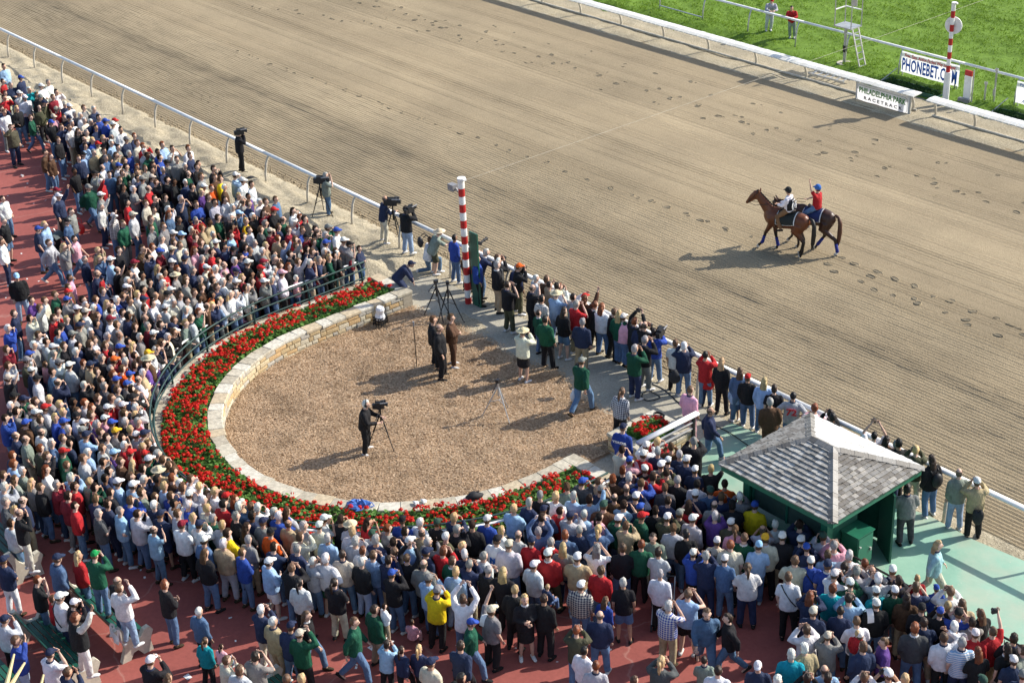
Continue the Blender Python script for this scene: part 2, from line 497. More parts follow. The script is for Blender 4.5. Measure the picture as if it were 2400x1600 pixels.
v = np.stack([cen-ax-bx, cen+ax-bx, cen+ax+bx, cen-ax+bx], 1).reshape(-1, 3)
stuff(link('wood_chips', np_mesh('wood_chips', v, np.arange(len(v)).reshape(-1, 4), M['chip'])), 'loose brown wood chips covering the horseshoe floor')
# hoof prints: churned rims with moist soil inside
hp = []
r = random.Random(11)
def row(x0, x1, y0, y1, step, jit, size):
    X = x0
    while X < x1:
        t = (X-x0)/(x1-x0)
        hp.append((X, y0+(y1-y0)*t+r.uniform(-jit, jit), size*r.uniform(.7, 1.25)))
        if r.random() < .35: hp.append((X+r.uniform(.15, .35), y0+(y1-y0)*t+r.uniform(-jit, jit), size*.8*r.uniform(.6, 1)))
        X += step*r.uniform(.7, 1.3)
row(-66, -34.3, 37.6, 38.65, 1.0, .12, .105)
row(-31, -15, 39.5, 39.2, .8, .18, .115); row(-30.5, -15, 38.55, 38.7, .85, .15, .115)
row(-31, -16, 38.95, 39.0, 1.9, .25, .10)
row(-72, -26, 46.5, 46.9, 1.25, .3, .11); row(-70, -28, 47.3, 47.4, 1.7, .3, .10)
row(-70, -30, 45.7, 46.0, 2.8, .4, .09); row(-60, -28, 48.6, 48.9, 2.2, .4, .085); row(-72, -62, 42.2, 45.5, .9, .4, .09)
row(-66, -58, 33.4, 33.0, .5, .5, .085)
mb = MB()
for (X, Y, s) in hp:
    nn = 9; ring = []
    z0 = .035
    for (rad, zz) in ((1.2, -.01), (.95, .024), (.8, .004), (.0, .002)):
        for k in range(nn):
            an = 6.283*k/nn
            q = rad*(1+.25*math.sin(an*2+X)+r.uniform(-.1, .1))
            ring.append((X+q*s*math.cos(an)*1.2, Y+q*s*math.sin(an)*.8, z0+zz*(1+.4*math.sin(an+Y*9))*s/.15))
    for j in range(3):
        mb.add(ring[j*nn:(j+2)*nn], [(k, (k+1) % nn, nn+(k+1) % nn, nn+k) for k in range(nn)], 0 if j == 0 else 1)
stuff(mb.build('hoof_prints', [M['track'], M['moist']]), 'trails of hoof prints pressed into the harrowed dirt')
# churned clods along the outer rail
n = 5200
x = rng.uniform(-80, -27, n); y = 29.95+np.abs(rng.normal(0, .26, n)); s = rng.uniform(.015, .055, n)
oct_ = np.array([(1,0,0),(-1,0,0),(0,1,0),(0,-1,0),(0,0,.7),(0,0,-.5)])
of = np.array([(0,2,4),(2,1,4),(1,3,4),(3,0,4),(2,0,5),(1,2,5),(3,1,5),(0,3,5)])
v = (oct_[None]*rng.uniform(.6, 1.4, (n,6,1)))*s[:, None, None]+np.stack([x, y, np.full(n, .05)], 1)[:, None]
f = (of[None]+6*np.arange(n)[:, None, None]).reshape(-1, 3)
stuff(link('soil_clods', np_mesh('soil_clods', v.reshape(-1, 3), f, M['track'])), 'loose clods of dirt kicked up along the outer rail')

n = 420
x = rng.uniform(-58, -12, n); y = rng.uniform(8, 25, n); k = (np.hypot(x-UC, y-UY) > RB+.6) | (y > 30); x, y = x[k], y[k]; n = len(x)
a = rng.uniform(0, 6.283, n); L = rng.uniform(.012, .045, n)
c = np.stack([x, y, np.full(n, .006)], 1); A = np.stack([np.cos(a), np.sin(a), rng.uniform(0, .2, n)], 1)*L[:, None]; B = np.stack([-np.sin(a), np.cos(a), rng.uniform(-.1, .2, n)], 1)*(L*.6)[:, None]
v = np.stack([c-A-B, c+A-B, c+A+B, c-A+B], 1).reshape(-1, 3); v[:, 2] = np.maximum(v[:, 2], .003)
stuff(link('litter', np_mesh('litter', v, np.arange(len(v)).reshape(-1, 4), M['white'])), 'scraps of paper scattered over the red paving')
# ------------------------------------------------------------------ horseshoe stone wall with raised flower bed
WH = .66
STM = [M['stone%d' % i] for i in range(6)]; CPM = [M['cap%d' % i] for i in range(4)]
wall = thing('stone_wall', 'curved dry-laid tan stone retaining wall around the mulch floor', 'wall', (0,0,0))
YA, YB = 27.05, 23.95                     # ends of the left and right arms
inn = ushape(RI+.06, YA, YB); out = ushape(RO, YA, YB)
mb = MB()
nI = len(inn)
mb.add([(x, y, 0) for x, y in inn]+[(x, y, WH-.09) for x, y in inn]+[(x, y, WH-.09) for x, y in out]+[(x, y, 0) for x, y in out],
       [(i, i+1, nI+i+1, nI+i) for i in range(nI-1)]+[(nI+i, nI+i+1, 2*nI+i+1, 2*nI+i) for i in range(nI-1)]+[(2*nI+i, 2*nI+i+1, 3*nI+i+1, 3*nI+i) for i in range(nI-1)]+[(0, nI, 2*nI, 3*nI), (nI-1, 2*nI-1, 3*nI-1, 4*nI-1)])
mb.build('core', M['mortar'], wall)
def path_len(P):
    d = [0.0]
    for a, b in zip(P, P[1:]): d.append(d[-1]+math.dist(a, b))
    return d
def at_path(P, d, s):
    s = min(max(s, 0), d[-1]-1e-6)
    i = max(0, min(len(P)-2, int(np.searchsorted(d, s, 'right'))-1))
    t = (s-d[i])/(d[i+1]-d[i]); a, b = P[i], P[i+1]
    return (a[0]+(b[0]-a[0])*t, a[1]+(b[1]-a[1])*t), math.atan2(b[1]-a[1], b[0]-a[0])
def stone_mesh(w, h, dth, r):
    """irregular bevelled block, centred, face towards -Y"""
    j = lambda k: r.uniform(-k, k)
    b = min(w, h)*.16
    vs = []
    for yy, k in ((dth/2, 0), (-dth/2+.02, 0), (-dth/2, b)):
        for sx, sz in ((-1,-1),(1,-1),(1,1),(-1,1)):
            vs.append((sx*(w/2-k)+j(.012), yy+(j(.012) if k else 0), sz*(h/2-k)+j(.01)))
    fs = [(8,9,10,11)]
    for o in (0, 4):
        for i in range(4): fs.append((o+i, o+(i+1) % 4, o+4+(i+1) % 4, o+4+i))
    return [tuple(p) for p in vs], [tuple(reversed(f)) for f in fs]
r = random.Random(5)
sm = []
for k in range(22):                         # a stock of differently broken stones, unit sized
    v_, f_ = stone_mesh(1, .5, .35, r)
    me = bpy.data.meshes.new('stone'); me.from_pydata(v_, [], f_); me.materials.append(STM[k % 6]); me.update(); sm.append(me)
dI = path_len(inn)
cnt = 0
rest = MB()
courses = [(0.0, .15), (.15, .13), (.28, .16), (.44, .13)]
for ci, (z0, hh) in enumerate(courses):
    s = r.uniform(0, .2)
    while s < dI[-1]-.15:
        w = r.uniform(.16, .52)
        if r.random() < .2: w *= .6
        (x, y), an = at_path(inn, dI, s+w/2)
        far = s < 10.6                      # the part of the inner face that looks at the grandstand
        big = hh*(1.0 if r.random() < .8 else .92)
        zc = z0+hh/2+.003
        mesh = sm[r.randrange(22)]
        if far and cnt < 290:
            o = link('stone', mesh, wall, (x+math.sin(an)*-.0, y, zc), an+math.pi)
            o.scale = ((w-.022), .30, (big-.018)/.5); cnt += 1
        else:
            v_, f_ = stone_mesh(w-.022, big-.018, .1, r)
            ca, sa = math.cos(an+math.pi), math.sin(an+math.pi)
            rest.add([(x+px*ca-py*sa, y+px*sa+py*ca, zc+pz) for px, py, pz in v_], f_, r.randrange(6))
        s += w
stuff(rest.build('stone_facing', STM, wall))
# cap stones
def cap_mesh(n=10):
    out_ = []
    for k in range(n):
        b = MB()
        j = lambda q: r.uniform(-q, q)
        p = [(-.5+j(.03), -.5+j(.05)), (.5+j(.03), -.5+j(.05)), (.5+j(.03), .5+j(.05)), (-.5+j(.03), .5+j(.05))]
        lo = [(x, y, 0) for x, y in p]; mi_ = [(x, y, .07+j(.006)) for x, y in p]; hi = [(x*.93, y*.93, .09+j(.008)) for x, y in p]
        b.add(lo+mi_+hi, [(0,3,2,1), (8,9,10,11)]+[(i, (i+1) % 4, 4+(i+1) % 4, 4+i) for i in range(4)]+[(4+i, 4+(i+1) % 4, 8+(i+1) % 4, 8+i) for i in range(4)])
        out_.append(b.mesh('cap_stone', CPM[k % 4]))
    return out_
capm = cap_mesh(14)
mid = ushape((RI+RO)/2, YA+.02, YB+.02); dM = path_len(mid)
s = 0.0
while s < dM[-1]-.1:
    w = r.uniform(.32, .62); w = min(w, dM[-1]-s)
    (x, y), an = at_path(mid, dM, s+w/2)
    o = link('cap_stone', capm[r.randrange(14)], wall, (x, y, WH-.088+r.uniform(0, .012)), an)
    o.scale = (w*1.01, RO-RI+.01+r.uniform(-.04, .04), 1); s += w
def cap_row(parent, p, q, wid, z=WH-.087):
    L = math.dist(p, q); an = math.atan2(q[1]-p[1], q[0]-p[0]); s = 0
    while s < L-.05:
        w = min(r.uniform(.35, .6), L-s)
        if L-s-w < .15: w = L-s
        o = link('cap_stone', capm[r.randrange(14)], parent, (p[0]+math.cos(an)*(s+w/2), p[1]+math.sin(an)*(s+w/2), z+r.uniform(0, .012)), an)
        o.scale = (w*.99, wid, 1); s += w
# end walls of the two arms
def end_wall(x0, x1, y, parent):
    MB().box(((x0+x1)/2, y, (WH-.09)/2), (abs(x1-x0), .36, WH-.09)).build('end_wall', M['mortar'], parent)
    cap_row(parent, (x0, y), (x1, y), .42, WH-.085)
    for zi, (z0, hh) in enumerate(courses):
        xx = min(x0, x1)
        while xx < max(x0, x1)-.1:
            w = min(r.uniform(.25, .55), max(x0, x1)-xx)
            o = link('stone', sm[r.randrange(22)], parent, (xx+w/2, y-.17, z0+hh/2+.003), 0); o.scale = (w-.02, .2, (hh-.018)/.5)
            o = link('stone', sm[r.randrange(22)], parent, (xx+w/2, y+.17, z0+hh/2+.003), math.pi); o.scale = (w-.02, .2, (hh-.018)/.5)
            xx += w
end_wall(UC-RB-.1, UC-RI, 26.87, wall)
end_wall(UC+RI, UC+RB-.1, 23.98, wall)
# flower bed soil, outer coping
bed = thing('flower_bed', 'curved raised bed of red geraniums ringing the stone wall', 'flower bed', (0,0,0))
bi = ushape(RO-.02, 26.7, 23.8); bo = ushape(RB+.02, 26.7, 23.8); nb = len(bi)
MB().add([(x, y, WH-.06) for x, y in bi]+[(x, y, .44) for x, y in bo], [(i, i+1, nb+i+1, nb+i) for i in range(nb-1)]).build('soil', M['moist'], bed)
co = ushape(RB, 26.9, 23.9); c2 = ushape(RB+.34, 26.9, 23.9); dC_ = path_len(ushape(RB+.18, 26.9, 23.9))
MB().add([(x, y, .40) for x, y in co]+[(x, y, .40) for x, y in c2]+[(x, y, 0) for x, y in c2], [(i, i+1, nb+i+1, nb+i) for i in range(len(co)-1)]+[(nb+i, nb+i+1, 2*nb+i+1, 2*nb+i) for i in range(len(co)-1)]).build('bed_wall', M['mortar'], bed) if len(co) == nb else None
cm_ = ushape(RB+.18, 26.9, 23.9); s = 0
while s < dC_[-1]-.1:
    w = min(r.uniform(.5, .8), dC_[-1]-s); (x, y), an = at_path(cm_, dC_, s+w/2)
    o = link('coping_stone', capm[r.randrange(14)], bed, (x, y, .40+r.uniform(0, .01)), an); o.scale = (w*.995, .38, .8); s += w
def flowers(name_l, name_f, inside, zf, n_leaf, n_bloom, box, parent):
    x = rng.uniform(box[0], box[1], n_leaf); y = rng.uniform(box[2], box[3], n_leaf)
    k = inside(x, y); x, y = x[k], y[k]; n = len(x)
    hm = .04+.16*vnoise(x, y, 2.2, 51)
    z = zf(x, y)+rng.uniform(.02, 1, n)*hm
    s = rng.uniform(.03, .065, n); a = rng.uniform(0, 6.283, n)
    nx, ny = rng.normal(0, .45, n), rng.normal(0, .45, n)
    ca, sa = np.cos(a), np.sin(a)
    A = np.stack([ca, sa, -(nx*ca+ny*sa)], 1)*s[:, None]; B = np.stack([-sa, ca, nx*sa-ny*ca], 1)*s[:, None]
    c = np.stack([x, y, z], 1)
    v = np.stack([c-A-B*.6, c+A*.2-B, c+A*1.1, c+A*.2+B, c-A+B*.6], 1).reshape(-1, 3)
    o = link(name_l, np_mesh(name_l, v, np.arange(len(v)).reshape(-1, 5), M['leaf']), parent); stuff(o)
    # blooms: heads of many small petals, gathered in drifts
    x = rng.uniform(box[0], box[1], n_bloom*4); y = rng.uniform(box[2], box[3], n_bloom*4)
    k = inside(x, y) & (rng.random(len(x)) < np.clip((vnoise(x, y, 1.3, 52)*.6+vnoise(x, y, 3.1, 53)*.5-.14)*2.0, .25, 1))
    x, y = x[k][:n_bloom], y[k][:n_bloom]
    P = []; pn = 16
    hz = .10+.18*vnoise(x, y, 2.2, 51)+rng.uniform(-.02, .06, len(x))
    for X, Y, H in zip(x, y, hz):
        R = rng.uniform(.026, .07)
        d = rng.normal(0, 1, (pn, 3)); d[:, 2] = np.abs(d[:, 2])*.9+.1
        d /= np.linalg.norm(d, axis=1)[:, None]
        c = np.array([X, Y, 0])+d*R*np.array([1, 1, .7]); c[:, 2] += H+zf(np.array([X]), np.array([Y]))[0]
        t1 = np.cross(d, [0.3, 0.2, 1.0]); t1 /= np.linalg.norm(t1, axis=1)[:, None]; t2 = np.cross(d, t1)
        q = R*.48
        P.append(np.stack([c-t1*q, c-t2*q, c+t1*q, c+t2*q], 1).reshape(-1, 3))
    v = np.concatenate(P)
    o = link(name_f, np_mesh(name_f, v, np.arange(len(v)).reshape(-1, 4), M['bloom']), parent); stuff(o)
def in_bed(x, y):
    rr = np.hypot(x-UC, y-UY)
    a = (y < UY) & (rr > RO+.03) & (rr < RB-.04)
    dx = x-UC
    l = (y >= UY) & (dx < 0) & (dx < -RO-.03) & (dx > -RB+.04) & (y < 26.66)
    q = (y >= UY) & (dx > RO+.03) & (dx < RB-.04) & (y < 23.76)
    return a | l | q
def bed_z(x, y):
    rr = np.where(y < UY, np.hypot(x-UC, y-UY), np.abs(x-UC))
    return np.interp(rr, [RO, RB], [WH-.07, .44])
flowers('geranium_leaves', 'geranium_blooms', in_bed, bed_z, 75000, 2700, (UC-RB, UC+RB, UY-RB, 26.8), bed)
# square planter by the gate
pl = thing('square_planter', 'low square stone planter of red geraniums beside the green pad', 'planter', (0,0,0))
px0, px1, py0, py1 = -27.56, -25.98, 25.5, 27.3
cx, cy = (px0+px1)/2, (py0+py1)/2
MB().box((cx, cy, (WH-.09)/2), (px1-px0-.12, py1-py0-.12, WH-.09)).build('core', M['mortar'], pl)
def face_stones(p, q, nrm):
    L = math.dist(p, q); an = math.atan2(q[1]-p[1], q[0]-p[0])
    for z0, hh in courses:
        s = 0
        while s < L-.08:
            w = min(r.uniform(.2, .5), L-s)
            o = link('stone', sm[r.randrange(22)], pl, (p[0]+math.cos(an)*(s+w/2), p[1]+math.sin(an)*(s+w/2), z0+hh/2+.003), an)
            o.scale = (w-.02, .26, (hh-.018)/.5); s += w
e = .05
face_stones((px0+e, py0+e), (px1-e, py0+e), 0); face_stones((px1-e, py0+e), (px1-e, py1-e), 0)
face_stones((px1-e, py1-e), (px0+e, py1-e), 0); face_stones((px0+e, py1-e), (px0+e, py0+e), 0)
for a_, b_ in (((px0, py0+.18), (px1-.37, py0+.18)), ((px1-.18, py0), (px1-.18, py1-.37)), ((px1, py1-.18), (px0+.37, py1-.18)), ((px0+.18, py1), (px0+.18, py0+.37))):
    cap_row(pl, a_, b_, .38)
MB().add([(px0+.36, py0+.36, WH-.03), (px1-.36, py0+.36, WH-.03), (px1-.36, py1-.36, WH-.03), (px0+.36, py1-.36, WH-.03)], [(0,1,2,3)]).build('soil', M['moist'], pl)
flowers('geranium_leaves', 'geranium_blooms', lambda x, y: (x > px0+.4) & (x < px1-.4) & (y > py0+.4) & (y < py1-.4), lambda x, y: np.full(np.shape(x), WH-.02), 2600, 62, (px0+.38, px1-.38, py0+.38, py1-.38), pl)

# ------------------------------------------------------------------ rails and fences
def gooseneck(h, reach, rad=.045):
    b = MB()
    pts = [(0,0,-.1), (0,reach*.16,h*.45), (0,reach*.45,h*.78), (0,reach*.78,h*.93), (0,reach,h-.02)]
    return b.tube(pts, rad, 8)
rail = thing('outer_track_rail', 'long white rail on curved posts between the track and the spectators', 'rail', (0,29.3,0))
YR, ZR = .28, 1.28
pm = gooseneck(1.25, YR).mesh('post', M['post'], True)
for k in range(-22, 17):
    link('post', pm, rail, (-39.2+2.84*k, .0, 0))
x = -102.0
for k in range(17):
    x1 = x+8.52
    MB().tube([(x+.01, YR, ZR), (x1-.01, YR, ZR)], (.085, .06), 10, side=(0,1,0)).build('rail_bar', M['white'], rail, smooth=True); x = x1
# inner rail under a wide white cover made of short panels
irail = thing('inner_track_rail', 'inner track rail under a wide slatted white cover', 'rail', (0,52.5,0))
pm2 = gooseneck(.88, -.35, .05).mesh('post', M['post'], True)
for k in range(-17, 12):
    if k in (8,): continue
    link('post', pm2, irail, (-37.9+2.89*k if k != 0 else -38.0, .1, 0))
link('post', pm2, irail, (-36.9, .1, 0))
pan = MB()
for s_ in (0,):
    pan.add([(-.5,-.29,-.03),(.5,-.29,-.03),(.5,-.09,.02),(-.5,-.09,.02),(.5,.29,.0),(-.5,.29,.0),(-.5,-.29,-.07),(.5,-.29,-.07),(.5,.29,-.04),(-.5,.29,-.04)],
            [(0,1,2,3),(3,2,4,5),(7,6,9,8),(6,7,1,0),(8,9,5,4),(0,3,5,9,6),(1,7,8,4,2)])
panm = [pan.mesh('cover_panel', M['cover%d' % i]) for i in range(3)]
PW = .30; x = -88.0; npan = 0; far = MB()
while x < -12:
    if not (-37.75 < x+PW/2 < -37.05):
        if -70 < x < -24 and npan < 280:
            o = link('cover_panel', panm[rnd.choice([0,0,1,2])], irail, (x+PW/2, -.25, .92+rnd.uniform(-.006, .006))); o.scale = (PW-.034, 1, 1); npan += 1
        else:
            far.add([(x+PW/2+p[0]*(PW-.026), p[1]-.25, p[2]+.92) for p in pan.v], pan.f)
    x += PW
stuff(far.build('cover_panels', M['cover'], irail))
for a_, b_ in ((-88, -37.8), (-37.0, -12)):
    MB().tube([(a_, -.2, .84), (b_, -.2, .84)], .045, 6).build('rail_bar', M['post'], irail)
    MB().tube([(a_, .02, .10), (b_, .02, .12)], .05, 6).build('base_pipe', M['post'], irail)
# turf rail
trail = thing('turf_rail', 'thin white rail on slanted posts along the edge of the grass', 'rail', (0,55.35,0))
pm3 = gooseneck(1.25, .28, .035).mesh('post', M['galv'], True)
for k in range(-10, 7): link('post', pm3, trail, (-40.94+2.9*k, 0, .1))
x = -90.0
for k in range(9):
    x1 = x+8.7
    MB().tube([(x, .28, 1.33), (x1-.01, .28, 1.33)], (.075, .055), 8, side=(0,1,0)).build('rail_bar', M['white'], trail, smooth=True); x = x1
for k in range(-6, 0, 2):
    if k < -2: MB().tube([(-40.94+2.9*(k-1), 0, .42), (-40.94+2.9*k, 0, .40)], .03, 6).build('low_bar', M['galv'], trail)
# curved green crowd rail behind the flower bed
crail = thing('curved_crowd_rail', 'curved dark green tube railing between the crowd and the flower bed', 'railing', (0,0,0))
RC = RB+.22
cp_ = ushape(RC, 26.6, 23.6, 60); dcp = path_len(cp_)
for zz, rad, rr_ in ((1.15, .028, RC-.02), (.93, .028, RC-.10), (.58, .028, RC)):
    MB().tube([(x, y, zz+.05) for x, y in ushape(rr_, 26.6, 23.6, 60)], rad, 6).build('rail_tube', M['rgreen'], crail, smooth=True)
tp = ushape(RC+.22, 26.6, 23.6, 60)
MB().tube([(x, y, 1.16) for x, y in tp], (.02, .045), 8, side=(0,0,1)).build('top_rail', M['white'], crail, smooth=True)
bent = MB().tube([(0,0,.35), (0,0,.75), (.05,0,1.0), (.16,0,1.12), (.26,0,1.16)], .035, 8).mesh('post', M['rgreen'], True)
for k in range(14):
    (x, y), an = at_path(cp_, dcp, .12+k*(dcp[-1]-.24)/13)
    o = link('post', bent, crail, (x, y, .03), an-math.pi/2)
# crowd fences
def pipe_fence(name, label, p, q, z0, mat, step, bars, h=1.0, pick=.13, parent_mat=None):
    t = thing(name, label, 'fence', (0,0,0))
    L = math.dist(p, q); dx, dy = (q[0]-p[0])/L, (q[1]-p[1])/L
    n = int(L/step)
    for zz, rad in bars:
        MB().tube([(p[0], p[1], z0+zz), (q[0], q[1], z0+zz)], rad, 6).build('rail_tube', mat, t)
    me = MB().box((0,0,h/2), (.05,.05,h)).mesh('post', mat)
    for k in range(n+1): link('post', me, t, (p[0]+dx*L*k/n, p[1]+dy*L*k/n, z0))
    if pick:
        b = MB(); s = .1
        while s < L:
            b.bar((p[0]+dx*s, p[1]+dy*s, z0+.14), (p[0]+dx*s, p[1]+dy*s, z0+h-.06), .014, .014); s += pick
        stuff(b.build('balusters', mat, t))
    return t
pipe_fence('black_crowd_fence', 'black metal fence between the crowd and the green pad right of the kiosk', (-19.35,25.45), (-4,25.45), .0, M['blackp'], 1.9, ((1.0,.028),(.12,.018)))
pipe_fence('black_crowd_fence', 'black metal fence half hidden by the crowd left of the kiosk', (-25.7,25.2), (-22.3,25.3), .0, M['blackp'], 1.7, ((1.0,.028),(.12,.018)))
pipe_fence('green_crowd_fence', 'dark green tube fence in front of the crowd along the sand', (-95,25.62), (-40.4,25.62), .0, M['rgreen'], 2.4, ((1.05,.03),(.6,.025),(.2,.025)), 1.06, 0)
wr = thing('white_planter_rail', 'short white rail on black posts over the square planter', 'railing', (-25.95,25.3,0))
MB().tube([(0,-.15,1.2),(0,2.05,1.2)], (.10,.05), 10, side=(1,0,0)).build('top_rail', M['white'], wr, smooth=True)
for zz in (.80, .98): MB().tube([(0,-.1,zz),(0,1.95,zz)], .03, 6).build('bar', M['galv'], wr)
for yy in (-.05, 1.9): MB().box((0,yy,.85), (.07,.07,.68)).build('post', M['blackp'], wr)

# ------------------------------------------------------------------ finish poles and the wire between them
def striped_pole(name, label, loc, H, z0, nb, rad, first):
    t = thing(name, label, 'pole', loc)
    bh = (H-z0-.32)/nb
    if z0 > 0: MB().tube([(0,0,-.05),(0,0,z0)], rad*1.55, 10).build('base_sleeve', M['white'], t, smooth=False)
    meR = MB().tube([(0,0,0),(0,0,bh)], rad, 14).mesh('red_band', M['redpaint']); meW = MB().tube([(0,0,0),(0,0,bh)], rad*1.003, 14).mesh('white_band', M['white'])
    for k in range(nb):
        link('red_band' if (k % 2 == 0) == first else 'white_band', meR if (k % 2 == 0) == first else meW, t, (0,0,z0+k*bh))
    MB().tube([(0,0,H-.32),(0,0,H-.02)], rad*1.05, 14).build('pole_top', M['white'], t)
    MB().disc((.03,0,H), rad*1.35, .06, 14).box((rad*1.5,0,H), (rad*1.2,rad*1.2,.05)).build('cap', M['white'], t)
    return t
fp = striped_pole('finish_pole', 'red and white banded finish pole standing by the spectators', (-37.25,28.5,.03), 4.38, 0, 15, .102, True)
MB().box((-.42,-.02,3.98), (.27,.2,.2)).bar((-.27,0,3.98), (-.05,0,3.80), .05, .05).build('camera_box', M['grayp'], fp)
gb = MB().prism([(.0,0),(.40,0),(.40,.05),(.0,.05)], 0, 2.62)
for i_, p_ in enumerate(gb.v):
    gb.v[i_] = (p_[0]+.16, p_[1]+.06, p_[2])
gb.build('green_board', M['green'], fp)
fp2 = striped_pole('far_finish_pole', 'red and white banded pole with a white disc on the infield edge', (-37.52,54.05,.05), 4.26, 1.38, 9, .085, True)
MB().disc((-.02,.14,3.3), .36, .04, 24, axis=(-.25,1,0)).build('disc', M['white'], fp2)
w0, w1 = Vector((-37.2,28.5,4.33)), Vector((-37.5,54.12,4.10))
w2 = w1+(w1-w0)*.9
tag(MB().tube([w0+(w2-w0)*(k/24)-Vector((0,0,.10*4*(k/24)*(1-k/24))) for k in range(25)], .004, 5).build('finish_wire', M['post']), 'thin pale wire stretched across the track between the banded poles', 'wire')

# ------------------------------------------------------------------ writing
def text_mesh(s, size, name, mat, spacing=1.0, shear=0.0, extrude=.004, bold=0.0, width=None):
    cu = bpy.data.curves.new(name, 'FONT'); cu.body = s; cu.size = size; cu.align_x = 'CENTER'; cu.align_y = 'CENTER'
    cu.space_character = spacing; cu.shear = shear; cu.extrude = extrude; cu.offset = bold; cu.resolution_u = 2
    ob = bpy.data.objects.new(name, cu); COL.objects.link(ob)
    dg = bpy.context.evaluated_depsgraph_get()
    me = bpy.data.meshes.new_from_object(ob.evaluated_get(dg)); me.name = name
    bpy.data.objects.remove(ob); bpy.data.curves.remove(cu)
    if width:
        xs = [v.co.x for v in me.vertices]; k = width/(max(xs)-min(xs))
        for v in me.vertices: v.co.x *= k
    me.materials.clear(); me.materials.append(mat)
    return me
M['inkblue'] = simple('sign_blue', (.025,.12,.46), .5, var=.03)
M['inkred'] = simple('sign_red', (.55,.03,.04), .5, var=.03)
M['inkgreen'] = simple('sign_green', (.05,.22,.035), .5, var=.03)
M['inkblack'] = simple('sign_black', (.02,.02,.025), .5, var=.03)
M['board'] = simple('sign_white', (.72,.74,.78), .45, var=.04)
UPR = (math.pi/2, 0, 0)
def m_vinyl():
    m, nt, b = nmat('banner_vinyl')
    c = ramp(nt, noise_node(nt, texco(nt), 2.5, 4).outputs[0], [(.3, (.70,.71,.74)), (.7, (.78,.79,.81))])
    nt.links.new(c, b.inputs['Base Color']); b.inputs['Roughness'].default_value = .45
    tr = N(nt, "ShaderNodeBsdfTranslucent"); nt.links.new(c, tr.inputs[0])
    mx = N(nt, "ShaderNodeMixShader"); mx.inputs[0].default_value = .55
    nt.links.new(b.outputs[0], mx.inputs[1]); nt.links.new(tr.outputs[0], mx.inputs[2]); nt.links.new(mx.outputs[0], nt.nodes["Material Output"].inputs[0])
    return m
M['vinyl'] = m_vinyl()
def vinyl_sheet(w, h, z, parent):
    # a thin printed banner, slightly wavy between its eyelets
    nx, nz = 16, 5
    v = [(-w/2+w*i/nx, .012*math.sin(i*1.3)+.01*math.sin(j*1.7+i*.5)+.006, z-h/2+h*j/nz) for j in range(nz+1) for i in range(nx+1)]
    f = [(j*(nx+1)+i, j*(nx+1)+i+1, (j+1)*(nx+1)+i+1, (j+1)*(nx+1)+i) for j in range(nz) for i in range(nx)]
    return MB().add(v, f).build('panel', M['vinyl'], parent, smooth=True)
def sign_text(parent, s, loc, **kw):
    o = link('lettering', text_mesh(s, kw.pop('size'), 'lettering', kw.pop('mat'), **kw), parent, loc); o.rotation_euler = UPR; return o
sg = thing('rail_banner', 'white banner with large blue web address hanging under the turf rail', 'sign', (-39.35,55.36,0))
vinyl_sheet(2.95, .92, .83, sg)
sign_text(sg, 'Free, Easy, Action Packed Way to Wager', (0,-.03,1.14), size=.22, mat=M['inkred'], shear=.25, bold=.004, width=2.62)
sign_text(sg, 'PHONEBET.COM', (0,-.03,.72), size=.74, mat=M['inkblue'], bold=.02, spacing=1.06, width=2.80)
for xx in (-1.4, 1.4): MB().bar((xx,.05,.0), (xx,.05,.4), .05, .03).build('leg', M['galv'], sg)
s2 = thing('rail_banner', 'plain white banner under the turf rail, cut by the right edge', 'sign', (-33.6,55.36,0))
vinyl_sheet(3.0, .92, .83, s2)
sign_text(s2, 'Pho', (-1.2,-.03,1.16), size=.2, mat=M['inkblue'], shear=.2)
sign_text(s2, 'A', (-1.12,-.03,.5), size=.2, mat=M['inkblue'], shear=.2)
for xx in (-1.4, 1.4): MB().bar((xx,.05,.0), (xx,.05,.4), .05, .03).build('leg', M['galv'], s2)
s3 = thing('track_sign', 'white sign with green and black lettering under the inner rail cover', 'sign', (-39.2,52.06,.0))
def rrect(w, h, rad, n=5):
    P = []
    for cx_, cy_, a0 in ((w/2-rad, h/2-rad, 0), (-w/2+rad, h/2-rad, 1), (-w/2+rad, -h/2+rad, 2), (w/2-rad, -h/2+rad, 3)):
        for k in range(n+1):
            a = math.pi/2*(a0+k/n); P.append((cx_+rad*math.cos(a), cy_+rad*math.sin(a)))
    return P
def upright(parent, name, poly, y0, y1, z, mat):
    b = MB().prism(poly, 0, 1); b.v = [(p[0], y0+(y1-y0)*p[2], z+p[1]) for p in b.v]
    b.f = [tuple(reversed(f)) for f in b.f]
    return b.build(name, mat, parent)
vinyl_sheet(2.72, .78, .40, s3)
rr_ = rrect(2.56, .66, .14); rr_ = rr_+rr_[:1]
MB().tube([(px_, -.034, .40+pz_) for px_, pz_ in rr_], (.012, .004), 4, side=(0,1,0)).build('border', M['inkblack'], s3)
sign_text(s3, 'PHILADELPHIA PARK', (0,-.034,.52), size=.33, mat=M['inkgreen'], bold=.008, width=2.38)
sign_text(s3, 'R A C E T R A C K', (0.05,-.034,.22), size=.19, mat=M['inkblack'], bold=.004, width=1.95)
for xx in (-1.36, 1.36): MB().box((xx,.06,.42), (.09,.06,.85)).build('post', M['post'], s3)
